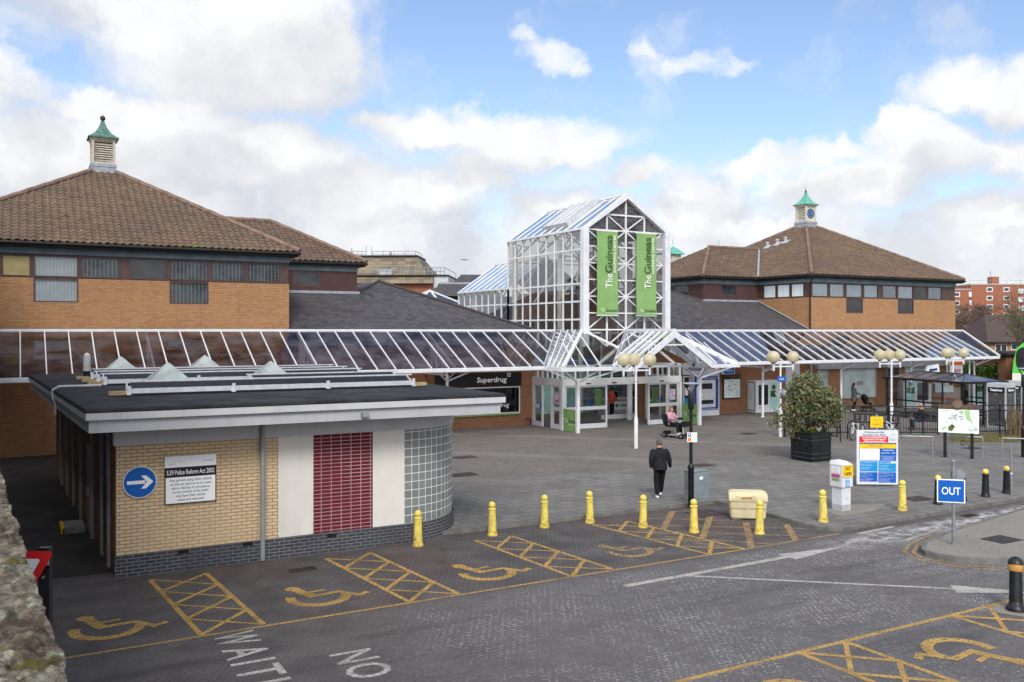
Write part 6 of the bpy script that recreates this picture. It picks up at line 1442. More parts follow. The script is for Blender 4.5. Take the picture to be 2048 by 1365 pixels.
mb = MB(); mb.box(.12, .27, -.025, -.0215, .68, .92, 0); mb.box(.14, .25, -.0275, -.0255, .86, .90, 1)
for k in range(4): mb.box(.14, .25, -.0275, -.0255, .70 + k * .035, .712 + k * .035, 1)
mb.build('blue_notice', ['cyan_sign', 'text_white'], r)
mb = MB(); mb.box(-.025, -.0215, .06, .35, .93, 1.02, 0); mb.box(-.025, -.0215, .08, .33, .83, .91, 1); mb.box(-.025, -.0215, .05, .34, 1.05, 1.22, 2)
for k in range(4): mb.text('Pay by phone', (-.027, .195, 1.18 - k * .04), (0, -1, 0), (0, 0, 1), h=.02, w=.2, m=3)
mb.build('stickers', ['magenta', 'green_banner', 'text_white', 'text_navy'], r)
MB().box(.18, .2, .013, .019, .33, .36).build('lock', 'black', r)
struct(MB().poly([(p.x - .5 + .0, p.y - .45, PAV + .003), (p.x + .9, p.y - .35, PAV + .003), (p.x + 2.0, p.y + .15, PAV + .003), (p.x + 1.1, p.y + .6, PAV + .003), (p.x - .3, p.y + .5, PAV + .003)]).build('mortar_patch', 'island_grit'))

# tariff board
pa, pb = D(1714, 977, 29.0), D(1796, 978, 29.0); c = (pa + pb) / 2; wv = (pb - pa).length
r = thing('tariff_board', 'tall white car park welcome board with red, yellow and blue tariff panels', 'sign', (c.x, c.y, PAV), -HEAD + R(-2)); H_ = 1.76; hw = wv / 2
MB().box(-hw, hw, 0, .04, .06, .06 + H_).build('board', 'white', r, bevel=.012); MB().tube([(.0, .09, 0), (.0, .09, 2.32)], .04, 10).build('pole', 'galv', r)
mb = MB()
def bd(x0, x1, y0, y1, m, e=0):                     # in fractions of the board, y from the top
    mb.box(-hw + x0 * wv, -hw + x1 * wv, -.003 - .0015 * e, -.001, .06 + H_ * (1 - y1), .06 + H_ * (1 - y0), m)
bd(.06, .76, .115, .225, 0); bd(.06, .95, .235, .555, 5); bd(.065, .945, .262, .335, 1, 1); bd(.07, .55, .34, .548, 4, 1); bd(.555, .945, .34, .56, 2, 1)
bd(.07, .50, .568, .758, 3); bd(.52, .945, .568, .765, 3); bd(.07, .50, .772, .945, 2); bd(.52, .945, .772, .965, 2); bd(.82, .935, .578, .606, 4, 1); bd(.02, .10, .02, .06, 6)
mb.build('panels', ['red_sign', 'yellow_plate', 'blue_sign', 'cyan_sign', 'text_white', 'text_dark', 'map_pale'], r)
mb = MB()
def tx(s, x, y, h, m, w=None, al='C', bold=.0): mb.text(s, (-hw + x * wv, -.007, .06 + H_ * (1 - y)), h=h * H_, m=m, align=al, w=None if w is None else w * wv, bold=bold)
tx('Welcome to the', .42, .052, .030, 0, .47, bold=.01); tx('Guineas Car Park', .42, .10, .030, 0, .56, bold=.01)
tx('You are on the SURFACE LEVEL', .42, .148, .020, 1, .60, bold=.03); tx('The Decked Car Park opens at', .42, .180, .020, 1, .55, bold=.03); tx('6.30am and closes at 7pm', .42, .213, .020, 1, .50, bold=.03)
tx('west suffolk', .86, .085, .012, 2, .12); tx('Pay and', .86, .165, .016, 0, .12); tx('Display', .86, .19, .016, 0, .11)
tx('Parking charges apply every day including bank holidays', .5, .257, .011, 1, .86); tx('SURFACE LEVEL', .45, .298, .020, 0, .34, bold=.02); tx('Maximum stay 3 hours no return within 2 hours', .45, .325, .012, 0, .56)
tx('Standard Charges', .09, .372, .022, 0, .34, 'L'); tx('Up to 1 Hour', .09, .412, .015, 0, .20, 'L'); tx('£1.00', .53, .412, .015, 0, .07, 'R'); tx('Up to 3 Hours', .09, .448, .015, 0, .20, 'L'); tx('£2.00', .53, .448, .015, 0, .07, 'R')
tx('Excess charge notices are in force here', .09, .480, .011, 3, .36, 'L'); tx('at all times on this site', .09, .505, .011, 3, .24, 'L'); tx('Display your ticket clearly inside the vehicle', .09, .54, .008, 0, .44, 'L')
tx('Blue Badge Holders', .76, .375, .018, 1, .26, bold=.02); tx('Up to 3 Hours', .59, .425, .018, 1, .20, 'L', .02); tx('£1.00', .92, .425, .018, 1, .09, 'R', .02)
for k in range(4): tx(('Blue badge holders are required', 'to pay for parking', 'Please display your badge with the', 'clock facing outwards'), .76, .49, .01, 1) if False else tx(('Blue badge holders are required', 'to pay for parking', 'Please display badge and clock', 'facing outwards'), .75, .482 + k * .02, .012, 1, (.34, .2, .34, .24)[k]) if False else None
for k, s_ in enumerate(('Blue badge holders are required', 'to pay for parking', 'Please display badge and clock', 'facing outwards')): tx(s_, .75, .482 + k * .02, .012, 1, (.34, .20, .34, .24)[k])
for x_, y_, n_ in ((.09, .588, 9), (.54, .60, 9), (.09, .79, 10), (.54, .79, 11)):
    for k in range(n_):
        if k in (2, 5): continue
        tx('Terms and conditions of parking apply'[: rnd.randint(14, 37)], x_, y_ + k * .0165, .0085, 1, rnd.uniform(.15, .36), 'L')
mb.build('lettering', ['text_navy', 'text_white', 'text_grey', 'text_pink'], r)
yp = MB().box(-.21, .19, .035, .05, 1.90, 2.25).build('pay_here_plate', 'yellow_plate', r); mb = MB(); mb.text('PAY', (-.01, .032, 2.10), h=.08, w=.2); mb.text('HERE', (-.01, .032, 1.96), h=.08, w=.28); mb.build('lettering', 'bin_rust', yp)

# OUT sign and bare pole
p = Vector((19.55, 13.75, .115)); p = G(1907, 1090, .115); r = thing('exit_sign', 'blue rectangular OUT sign on a grey post on the traffic island', 'sign', p, -HEAD + R(-17))
MB().tube([(0, 0, 0), (0, 0, 1.95)], .042, 14).build('post', 'galv', r); mb = MB(); mb.box(-.36, .24, -.055, -.045, .985, 1.53); pl_ = mb.build('plate', 'text_white', r, bevel=.004)
mb = MB(); mb.box(-.335, .215, -.0575, -.0555, 1.01, 1.505); mb.build('blue_field', 'blue_sign', pl_); mb = MB(); mb.text('OUT', (-.06, -.059, 1.175), h=.17, w=.40, bold=.012); mb.build('lettering', 'text_white', pl_)
mb = MB(); mb.tube([(.10, .045, 1.63), (.10, .055, 1.63)], .165, 26); mb.box(-.04, .09, .02, .045, 1.60, 1.64); mb.box(-.04, .09, .02, .045, 1.70, 1.73); mb.build('round_plate_back', 'galv', r)
mb = MB(); mb.lathe([(.046, 1.50), (.046, 1.53)], n=14); mb.lathe([(.046, 1.1), (.046, 1.13)], n=14); mb.lathe([(.045, 1.95), (.03, 1.97)], n=14); mb.build('clip', 'galv', r)
p = G(2023, 991, PAV); r = thing('bare_pole', 'bare thin grey metal pole beside the rightmost black bollard', 'pole', p); MB().tube([(0, 0, 0), (-.03, 0, 1.5)], .035, 12).build('tube', 'galv', r); MB().lathe([(.038, 1.5), (.02, 1.515)], (-.03, 0, 0), 12).build('cap', 'galv', r); MB().tube([(-.013, 0, .66), (-.0135, 0, .69)], .038, 12).build('tape', 'text_white', r)

# town map board
a_, b_ = GP(1890, 915), GP(1944, 918); d = (b_ - a_); ang = math.atan2(d.y, d.x); L = d.length
r = thing('map_board', 'town map board on two dark posts with a carved wooden header and round emblem', 'map', (a_.x, a_.y, PAV), ang); k_ = .012
for x in (0, L): MB().box(x - .06, x + .06, -.05, .05, 0, 1.0).build('post', 'black_metal', r)
x0_, x1_ = L / 2 - .72, L / 2 + .72; MB().box(x0_, x1_, -.04, .04, .98, 1.92).build('panel', 'map_paper', r, bevel=.008); mb = MB(); mb.box(x0_, x1_, -.05, .05, 1.92, 2.10); hd = mb.build('header_beam', 'wood', r, bevel=.01)
mb = MB(); cx = L / 2 - .04; mb.tube([(cx, -.07, 2.12), (cx, .05, 2.12)], .21, 24, 0); mb.tube([(cx, -.078, 2.12), (cx, -.072, 2.12)], .16, 24, 1); mb.build('emblem', ['wood', 'ridge_tile'], hd)
mb = MB()
def mp(pts, m): mb.poly([(x0_ + 1.44 * x, -.0425 - .0012 * m, .98 + .94 * (1 - y)) for x, y in pts], m)
mp([(.64, .04), (.78, .02), (.80, .35), (.88, .60), (.70, .42), (.66, .2)], 0); mp([(.50, .12), (.58, .02), (.65, .12), (.57, .22)], 0); mp([(.08, .82), (.18, .72), (.21, .78), (.11, .90)], 0); mp([(.24, .78), (.34, .62), (.42, .72), (.34, .92), (.26, .90)], 1)
mp([(.72, .62), (.97, .62), (.97, .90), (.72, .90)], 2); mp([(.83, .06), (.96, .06), (.96, .36), (.83, .36)], 2)
for q in range(34): x, y = rnd.gauss(.42, .10), rnd.gauss(.42, .10); s_ = rnd.uniform(.01, .03); mp([(x - s_, y - s_), (x + s_, y - s_ * .6), (x + s_, y + s_), (x - s_, y + s_ * .7)], rnd.choice((3, 4, 5)))
for q in range(30): x, y = rnd.uniform(.05, .8), rnd.uniform(.15, .95); mp([(x, y), (x + .02, y), (x + .02, y + .008), (x, y + .008)], 4)
for q in range(6): x = .74 + rnd.random() * .2; y = .74 + rnd.random() * .12; mp([(x, y), (x + .04, y), (x + .04, y + .03), (x, y + .03)], 4)
mb.text('Newmarket', (x0_ + .1, -.05, 1.84), h=.04, align='L', m=4); mb.build('map_print', ['map_green', 'moss_green', 'map_pale', 'text_pink', 'text_grey', 'teal_pale'], r)

# ------------------------------------------------------------------ planter with flowers and a clipped evergreen
pc = GP(1622, 926); r = thing('planter', 'square black ribbed planter box holding pansies and a bushy tree', 'planter', (pc.x + .55, pc.y + .52, PAV)); hw = .54
mb = MB(); mb.square([(hw * .97, .03), (hw, 1.08)]); mb.build('box', 'planter', r, bevel=.015)
for z in (.12, .28, .80, .96): mb = MB(); mb.square([(hw * .98 + .012, z), (hw * .985 + .018, z + .015), (hw * .985 + .018, z + .035), (hw * .98 + .012, z + .05)]); mb.build('rib', 'planter_rib', r)
mb = MB(); mb.square([(hw + .03, 1.03), (hw + .03, 1.10), (hw - .05, 1.10), (hw - .06, 1.0)]); mb.build('rim', 'planter', r)
MB().box(-hw + .05, hw - .05, -hw + .05, hw - .05, .99, 1.05).build('soil', 'soil', r)
fl = thing('flower_bed', 'yellow, white and purple pansies filling the top of the black planter', 'flowers', (pc.x + .55, pc.y + .52, PAV + 1.05))
rr_ = random.Random(5); mb = MB(); mb.leaves([(rr_.uniform(-.48, .48), rr_.uniform(-.48, .48), rr_.uniform(0, .16)) for _ in range(700)], .07, 0, 1.6, rr_); mb.build('leaves', 'leaf_flower', fl)
for mt, c_, n_ in (('petal_yellow', None, 60), ('petal_white', (-.05, -.45), 14), ('petal_purple', (.2, -.45), 16)):
    mb = MB()
    for k in range(n_):
        x, y = (rr_.uniform(-.5, .5), rr_.uniform(-.5, .5)) if c_ is None else (rr_.gauss(c_[0], .07), rr_.gauss(c_[1], .06)); z = rr_.uniform(.12, .26)
        if c_ is None and -.15 < x < .3 and y < -.35: continue
        for a in range(5): an = a * 1.256 + rr_.random(); mb.leaves([(x + .022 * math.cos(an), y + .022 * math.sin(an), z)], .045, 0, 1.0, rr_, 1.5)
    mb.build('pansy_blooms', mt, fl)
sh = thing('planter_tree', 'bushy rust-tipped evergreen growing in the black planter', 'tree', (pc.x + .60, pc.y + .60, PAV + 1.05)); rr_ = random.Random(21)
mb = MB()
for k in range(7):
    a = k * .9; mb.tube([(.04 * math.cos(a), .04 * math.sin(a), -.05), (.2 * math.cos(a), .2 * math.sin(a), .5), (.7 * math.cos(a), .7 * math.sin(a), 1.1 + .2 * (k % 3))], [.035, .028, .012], 6)
mb.build('stems', 'bark', sh)
pts = []; rust = []; clumps = [(rr_.gauss(0, .62), rr_.gauss(0, .62), rr_.uniform(.45, 2.2)) for _ in range(165)]
clumps = [c for c in clumps if ((c[0] / 1.25) ** 2 + (c[1] / 1.25) ** 2 + ((c[2] - 1.15) / (1.15)) ** 2) < 1.0 and (math.hypot(c[0], c[1]) < 1.25 - .62 * max(0, c[2] - 1.0))]
clumps = [c for c in clumps if not (c[2] < .72 and abs(c[0] * CH - c[1] * SH) < .55)]
clumps = [(c[0] * .95, c[1] * .95, min(c[2], 2.02)) for c in clumps if c[2] < 2.15]
clumps += [(-1.2 * CH + .1, 1.2 * SH, .62), (-1.0 * CH, 1.0 * SH, .55), (-1.35 * CH, 1.35 * SH, .5), (-.75 * CH, .75 * SH, .25), (-.6, .2, .05), (-.5, .25, .3), (.75 * CH, -.75 * SH, .6), (1.1 * CH, -1.1 * SH, .8), (.95 * CH, -.95 * SH, .55), (.9, .3, .4)]
for c in clumps:
    n_ = rr_.randint(45, 85); s_ = rr_.uniform(.14, .26)
    for _ in range(n_): pts.append((rr_.gauss(c[0], s_), rr_.gauss(c[1], s_), rr_.gauss(c[2], s_ * .8)))
    if rr_.random() < .3: rust += [(rr_.gauss(c[0], .16), rr_.gauss(c[1], .16), rr_.gauss(c[2], .13)) for _ in range(16)]
mb = MB(); mb.leaves(pts, .105, 0, 1.9, rr_, .4); mb.leaves(rust, .10, 1, 1.9, rr_, .4); mb.build('crown', ['leaf_shrub', 'leaf_rust'], sh)

# ------------------------------------------------------------------ railings, cycle stands, bicycles
def fence(pts, h, label, top2=None, pitch=.125):
    a = Vector((*pts[0], PAV)); r = thing('railing', label, 'railing', a, 0, 'black metal railings'); o = tuple(a)
    P_ = [Vector((*p, PAV)) for p in pts]; mb = MB(o)
    for p, q in zip(P_[:-1], P_[1:]):
        n_ = max(1, round((q - p).length / pitch))
        for k in range(1, n_): x = p.lerp(q, k / n_); mb.tube([x + Vector((0, 0, .1)), x + Vector((0, 0, h))], .011, 5)
    mb.build('bars', 'black_metal', r)
    for z in (.1, h) + ((top2,) if top2 else ()):
        mb = MB(o)
        for p, q in zip(P_[:-1], P_[1:]): mb.bar(p + Vector((0, 0, z)), q + Vector((0, 0, z)), .045, .045)
        mb.build('rail', 'black_metal', r)
    for p, q in zip(P_[:-1], P_[1:]):
        n_ = max(1, round((q - p).length / 2.4))
        for k in range(n_ + (1 if q is P_[-1] else 0)): x = p.lerp(q, k / n_); MB(o).box(x.x - .03, x.x + .03, x.y - .03, x.y + .03, PAV, PAV + (top2 or h) + .03).build('post', 'black_metal', r)
fence([(31.7, 31.0), (35.0, 30.6)], 1.02, 'low black railing behind the planter box')
fence([(35.0, 30.6), (39.0, 28.2), (42.3, 27.2), (44.6, 26.2)], 1.10, 'taller black railing with a double top rail in front of the bus shelter', 1.36)
def hoop(label, a, b, h, mat, rad, name='cycle_stand', grp='black cycle stands', rnd_=.22):
    d = b - a; L = d.length; r = thing(name, label, 'cycle stand', a, math.atan2(d.y, d.x), grp); rc = min(rnd_, L * .45); pts = [(0, 0, 0), (0, 0, h - rc)]
    for k in range(1, 7): t_ = k / 6 * pi / 2; pts.append((rc - rc * math.cos(t_), 0, h - rc + rc * math.sin(t_)))
    for k in range(1, 7): t_ = pi / 2 - k / 6 * pi / 2; pts.append((L - rc + rc * math.cos(t_), 0, h - rc + rc * math.sin(t_)))
    pts += [(L, 0, 0)]; MB().tube(pts, rad, 10).build('hoop', mat, r)
    for x in (0, L): MB().lathe([(rad * 2, .0), (rad * 2, .012), (rad * 1.2, .02)], (x, 0, 0), 10).build('foot_plate', mat, r)
    return r
for lab, q0, q1 in (('black cycle stand hoop immediately right of the planter', (1657, 873), (1681, 884)), ('black cycle stand hoop the first white bicycle leans on', (1695, 878), (1722, 880)), ('black cycle stand hoop between the two white bicycles', (1738, 875), (1770, 880)),
                    ('black cycle stand hoop before the seated blond person', (1821, 868), (1846, 869)), ('black cycle stand hoop rising behind the right edge of the town map board', (1942, 872), (1958, 874)), ('black cycle stand hoop in front of the telephone boxes', (2000, 875), (2011, 872))):
    hoop(lab, GP(*q0), GP(*q1), .82 if 'immed' not in lab else .88, 'black_metal', .026)
for lab, q0, q1 in (('low galvanised cycle rail between the tariff board and the town map board', (1800, 911), (1865, 913)), ('low galvanised cycle rail crossing behind the town map board', (1898, 912), (1965, 914)), ('low galvanised cycle rail right of the town map board', (2004, 916), (2085, 919))):
    q = hoop(lab, GP(*q0), GP(*q1), .78, 'galv', .028, 'cycle_rail', 'galvanised cycle rails', .035)
    if 'tariff' in lab:
        mb = MB(); L = (GP(*q1) - GP(*q0)).length; mb.tube([(L + .17 * math.sin(2 * pi * k / 20) * (.8), .05, .42 + .36 * math.cos(2 * pi * k / 20)) for k in range(20)], .012, 5, closed=True); lk = mb.build('bicycle_lock', 'galv', None); lk.location = GP(*q0); lk.rotation_euler = q.rotation_euler; tag(lk, 'cable lock looped round the end of the nearest galvanised cycle rail', 'lock')
    if 'crossing' in lab:
        mb = MB(); mb.tube([(.45 + .10 * math.cos(k * .6) + .02 * k, .04, .60 - .02 * k + .07 * math.sin(k * .9)) for k in range(14)], .014, 5); lk = mb.build('bicycle_lock', 'black', None); lk.location = GP(*q0); lk.rotation_euler = q.rotation_euler; tag(lk, 'tangled black cable lock hanging on the galvanised cycle rail behind the town map board', 'lock')

def bicycle(label, pa, pb, frame, loc_z=PAV, lean=0.0, child=1.0):
    """pa: ground point under the front wheel, pb: under the rear wheel"""
    c = (pa + pb) / 2; d = pa - pb; r = thing('bicycle', label, 'bicycle', (c.x, c.y, loc_z), math.atan2(d.y, d.x), 'parked bicycles'); r.rotation_euler[0] = lean; s_ = child
    wb = .53 * s_; R_ = .335 * s_
    def wheel(x):
        mb = MB(); mb.tube([(x + R_ * math.cos(2 * pi * k / 28), 0, R_ + R_ * math.sin(2 * pi * k / 28)) for k in range(28)], .024, 6, closed=True); w_ = mb.build('wheel', 'rubber', r)
        mb = MB(); mb.tube([(x + (R_ - .035) * math.cos(2 * pi * k / 28), 0, R_ + (R_ - .035) * math.sin(2 * pi * k / 28)) for k in range(28)], .012, 5, closed=True)
        for k in range(14): a = 2 * pi * k / 14; mb.tube([(x, .02 * (-1) ** k, R_), (x + (R_ - .04) * math.cos(a), 0, R_ + (R_ - .04) * math.sin(a))], .0035, 3)
        mb.tube([(x, -.04, R_), (x, .04, R_)], .025, 8); mb.build('rim', 'chrome', w_)
    wheel(wb); wheel(-wb); mb = MB(); bb = (-.06 * s_, 0, .29 * s_); st_ = (-.20 * s_, 0, .74 * s_); hd = (.36 * s_, 0, .80 * s_); hl_ = (.40 * s_, 0, .66 * s_)
    mb.tube([bb, st_], .020, 8); mb.tube([(st_[0] + .03, 0, st_[2] - .08), hd], .022, 8); mb.tube([bb, hl_], .027, 8); mb.tube([hd, hl_], .026, 8)
    for sy in (-1, 1): mb.tube([(-wb, .05 * sy, R_), (bb[0], .03 * sy, bb[2])], .011, 6); mb.tube([(-wb, .05 * sy, R_), (st_[0] + .02, .02 * sy, st_[2] - .1)], .010, 6); mb.tube([hl_, (hl_[0] + .02, .05 * sy, hl_[2] - .06), (wb, .05 * sy, R_)], .014, 6)
    mb.build('frame', frame, r)
    mb = MB(); mb.tube([st_, (st_[0] - .03, 0, st_[2] + .14)], .014, 6); sp = mb.build('seat_post', 'black', r); mb = MB(); x, z = st_[0] - .03, st_[2] + .16; mb.slab([(x - .14, -.07, z), (x - .14, .07, z), (x + .02, .04, z), (x + .15, .015, z - .01), (x + .15, -.015, z - .01), (x + .02, -.04, z)], (0, 0, 1), .045); mb.build('saddle', 'black', r, bevel=.015)
    mb = MB(); mb.tube([hd, (hd[0] - .02, 0, hd[2] + .1), (hd[0] + .03, 0, hd[2] + .12)], .014, 6); mb.tube([(hd[0] - .03, -.30, hd[2] + .14), (hd[0] + .03, -.1, hd[2] + .12), (hd[0] + .03, .1, hd[2] + .12), (hd[0] - .03, .30, hd[2] + .14)], .014, 6); mb.build('handlebar', 'black', r)
    mb = MB(); mb.tube([(bb[0], -.03, bb[2]), (bb[0], -.05, bb[2])], .09, 16); mb.tube([(bb[0], -.06, bb[2]), (bb[0] + .12, -.06, bb[2] - .12)], .012, 5); mb.tube([(bb[0], .06, bb[2]), (bb[0] - .12, .06, bb[2] + .12)], .012, 5); mb.box(bb[0] + .08, bb[0] + .17, -.14, -.07, bb[2] - .14, bb[2] - .11); mb.box(bb[0] - .17, bb[0] - .08, .07, .14, bb[2] + .11, bb[2] + .14); mb.build('crank', 'black', r)
    return r
bicycle('white mountain bicycle leaning on a black hoop left of the tariff board', GP(1698, 883), GP(1733, 876), 'white', lean=R(5)); bicycle('white and black bicycle behind the top right corner of the tariff board', GP(1769, 876), GP(1799, 883), 'white', lean=R(-4))
bicycle('small dark teal bicycle half hidden behind the planter flowers', GP(1602, 884), GP(1628, 879), 'teal_bike', child=.85)
# ------------------------------------------------------------------ people: one continuous skin each, clothes as parts; +Y is forward, z up, feet at 0
BASE = dict(pelvis=(0, 0, .95), belly=(0, .01, 1.10), chest=(0, .0, 1.30), neck=(0, -.02, 1.47), jaw=(0, .015, 1.56), head=(0, .0, 1.645), crown=(0, -.01, 1.69), nose=(0, .115, 1.60),
            shl=(-.17, -.01, 1.41), ell=(-.23, -.05, 1.14), wrl=(-.25, .02, .90), shr=(.17, -.01, 1.41), elr=(.23, -.05, 1.14), wrr=(.25, .02, .90),
            hil=(-.09, 0, .90), knl=(-.10, .02, .50), anl=(-.10, -.03, .10), tol=(-.115, .13, .04), hir=(.09, 0, .90), knr=(.10, .02, .50), anr=(.10, -.03, .10), tor=(.115, .13, .04))
RAD = dict(pelvis=.095, belly=.09, chest=.10, neck=.05, jaw=.066, head=.092, crown=.075, nose=.014, shl=.055, ell=.038, wrl=.026, shr=.055, elr=.038, wrr=.026, hil=.085, knl=.055, anl=.036, tol=.03, hir=.085, knr=.055, anr=.036, tor=.03)
def person(label, loc, rz, J, jacket, trousers, shoes, hair, style='short', wide=1.0, coat=None, scale=1.0, hood=False, scarf=None):
    r = thing('person', label, 'person', loc, rz); r.scale = (scale,) * 3
    P_ = {k: Vector(v) for k, v in {**BASE, **J}.items()}
    jt = {k: (P_[k], RAD[k]) for k in BASE}; bones = [('pelvis', 'belly'), ('belly', 'chest'), ('chest', 'neck'), ('neck', 'jaw'), ('jaw', 'head'), ('head', 'crown'), ('jaw', 'nose')]
    for s in 'lr':
        bones += [('chest', 'sh' + s), ('sh' + s, 'el' + s), ('el' + s, 'wr' + s), ('pelvis', 'hi' + s), ('hi' + s, 'kn' + s), ('kn' + s, 'an' + s), ('an' + s, 'to' + s)]
        sg = -1 if s == 'l' else 1; d = (P_['wr' + s] - P_['el' + s]).normalized(); side_ = Vector((0, 1, 0)) if abs(d.y) < .8 else Vector((sg, 0, 0)); side_ = (side_ - d * side_.dot(d)).normalized(); fl_ = d.cross(side_) * sg
        pm = P_['wr' + s] + d * .06; jt['palm' + s] = (pm, .026); bones.append(('wr' + s, 'palm' + s))
        for i, (o_, l_) in enumerate(((-.027, .062), (-.009, .078), (.009, .085), (.027, .076))):
            a = pm + d * .035 + side_ * o_; b = a + d * l_ * .5 + fl_ * .010; c = b + d * l_ * .4 + fl_ * .025; n0, n1, n2 = f'f{i}a{s}', f'f{i}b{s}', f'f{i}c{s}'
            jt[n0] = (a, .010); jt[n1] = (b, .009); jt[n2] = (c, .0075); bones += [('palm' + s, n0), (n0, n1), (n1, n2)]
        a = pm - d * .01 + side_ * .035; b = a + d * .04 + side_ * .018 + fl_ * .012; jt['t0' + s] = (a, .011); jt['t1' + s] = (b, .009); bones += [('palm' + s, 't0' + s), ('t0' + s, 't1' + s)]
    body = skin('body', jt, bones, 'skin', r, 1)
    mb = MB(); k = wide; rt = (P_['shr'] - P_['shl']).normalized(); ms = (P_['shl'] + P_['shr']) / 2; dn = (P_['pelvis'] - P_['belly']); nk = P_['neck']
    rings = [(P_['pelvis'] + dn * (.5 if coat is None else coat), .172, .125), (P_['pelvis'], .172, .128), (P_['belly'], .168, .122), (P_['chest'], .182, .130), (ms + (nk - ms) * .10, .185, .112), (ms + (nk - ms) * .55, .135, .095), (nk + (nk - ms) * .05, .078, .078), (nk + (nk - ms) * .42, .068, .07)]
    vs = []; N = 18
    for i, (c, rx, ry) in enumerate(rings):
        d = (rings[min(i + 1, 7)][0] - rings[max(i - 1, 0)][0]).normalized(); fw = d.cross(rt).normalized()
        for j in range(N): a = 2 * pi * j / N; vs.append(c + rt * (rx * k * math.cos(a)) + fw * (ry * k * math.sin(a)))
    mb.add(vs, [(i * N + j, i * N + (j + 1) % N, (i + 1) * N + (j + 1) % N, (i + 1) * N + j) for i in range(7) for j in range(N)] + [tuple(range(N))], smooth=True)
    for s in 'lr':
        S_, E_, W_ = P_['sh' + s], P_['el' + s], P_['wr' + s]; S0 = S_ + (ms - S_) * .25
        pts = [S0, S_ + Vector((0, 0, -.015)), S_.lerp(E_, .35), S_.lerp(E_, .75), E_, E_.lerp(W_, .3), E_.lerp(W_, .75), W_ + (W_ - E_) * .06]
        mb.tube(pts, [.075 * k, .080 * k, .072 * k, .062 * k, .058 * k, .054 * k, .046 * k, .042 * k], 12)
    jk = mb.build('jacket', jacket, r)
    if hood: skin('hood', {'a': (nk + Vector((0, -.06, .0)), .085), 'b': (nk + Vector((0, -.11, -.08)), .07), 'c': (nk + Vector((.08, -.03, .0)), .05), 'd': (nk + Vector((-.08, -.03, .0)), .05)}, [('a', 'b'), ('a', 'c'), ('a', 'd')], jacket, jk)
    tj = {'pelvis': (P_['pelvis'], RAD['pelvis'] + .02)}; tb_ = []
    for s in 'lr':
        for k, e in (('hi', .020), ('kn', .032), ('an', .036)): tj[k + s] = (P_[k + s], RAD[k + s] + e)
        tb_ += [('pelvis', 'hi' + s), ('hi' + s, 'kn' + s), ('kn' + s, 'an' + s)]
    skin('trousers', tj, tb_, trousers, r, 2)
    for s in 'lr':
        a, t_ = P_['an' + s], P_['to' + s]; d = (t_ - a); d.z = 0; d.normalize(); h = a + d * -.05 + Vector((0, 0, -.055)); m_ = a + d * .05 + Vector((0, 0, -.05))
        skin('shoe', {'h': (h, .043), 'm': (m_, .047), 't': (t_ + d * .03 + Vector((0, 0, .006)), .038)}, [('h', 'm'), ('m', 't')], shoes, r, 1)
    hc = P_['head']; mb = MB()
    def shell(keep, k, m=0):
        n = 14; N = 20; vs = []; fs = []
        for i in range(n + 1):
            for j in range(N):
                a = 2 * pi * j / N; q = max(1e-3, math.sin(pi * i / n)); vs.append(Vector((q * math.sin(a) * .088, q * math.cos(a) * .100, -math.cos(pi * i / n) * .118)) * k)
        for i in range(n):
            for j in range(N):
                ids = (i * N + j, i * N + (j + 1) % N, (i + 1) * N + (j + 1) % N, (i + 1) * N + j); c = sum((vs[q] for q in ids), Vector()) / 4
                if keep(c): fs.append(ids)
        mb.add([v + hc + Vector((0, -.004, .012)) for v in vs], fs, m, smooth=True)
    if hair:
        if style == 'short': shell(lambda c: c.z > .045 or (c.y < -.01 and c.z > -.055), 1.03)
        else: shell(lambda c: c.z > .05 or (c.y < .02 and c.z > -.11), 1.10)
        hr = mb.build('hair', hair, r, smooth=True)
        if style == 'long': skin('hair_length', {'a': (hc + Vector((0, -.07, 0)), .075), 'b': (hc + Vector((.0, -.10, -.14)), .08), 'c': (hc + Vector((.02, -.11, -.30)), .06), 'd': (hc + Vector((.02, -.10, -.38)), .025)}, [('a', 'b'), ('b', 'c'), ('c', 'd')], hair, hr)
        if style == 'bun': MB().ball(hc + Vector((0, -.05, .15)), .05, n=8).build('hair_bun', hair, hr)
        if style == 'pony': skin('hair_length', {'a': (hc + Vector((0, -.09, .03)), .05), 'b': (hc + Vector((0, -.14, -.06)), .045), 'c': (hc + Vector((0, -.13, -.2)), .025)}, [('a', 'b'), ('b', 'c')], hair, hr)
    mb = MB()
    for s in (-1, 1): mb.ball(hc + Vector((.034 * s, .088, -.012)), .011, n=6)
    mb.build('eyes', 'black', body); mb = MB(); mb.ball(hc + Vector((0, .088, -.085)), .012, n=6, sc_=(1.9, .6, .5)); mb.build('mouth', 'red_sign' if False else 'text_pink', body)
    mb = MB()
    for s in (-1, 1): mb.ball(hc + Vector((.086 * s, -.005, -.015)), .026, n=6, sc_=(.45, .8, 1.2))
    mb.build('ears', 'skin', body)
    return r
# man walking away across the pavement
p = G(1320, 997, PAV)
person('person in black jacket and trousers walking away across the pavement', p, -HEAD + R(4),
       dict(belly=(0, .03, 1.11), chest=(0, .05, 1.31), neck=(0, .06, 1.45), jaw=(0, .11, 1.51), head=(0, .12, 1.595), crown=(0, .11, 1.645), nose=(0, .23, 1.54), shl=(-.19, .05, 1.37), shr=(.19, .05, 1.37), ell=(-.27, -.02, 1.15), wrl=(-.25, .04, .92), elr=(.28, .02, 1.15), wrr=(.33, .12, .93),
            knl=(-.09, .08, .50), anl=(-.08, -.02, .09), tol=(-.09, .12, .035), knr=(.09, .16, .52), anr=(.09, .30, .13), tor=(.10, .46, .05)), 'cloth_navy', 'cloth_black', 'shoe_white', 'hair_grey', 'short', 1.25, coat=.75, scale=1.02, hood=True)
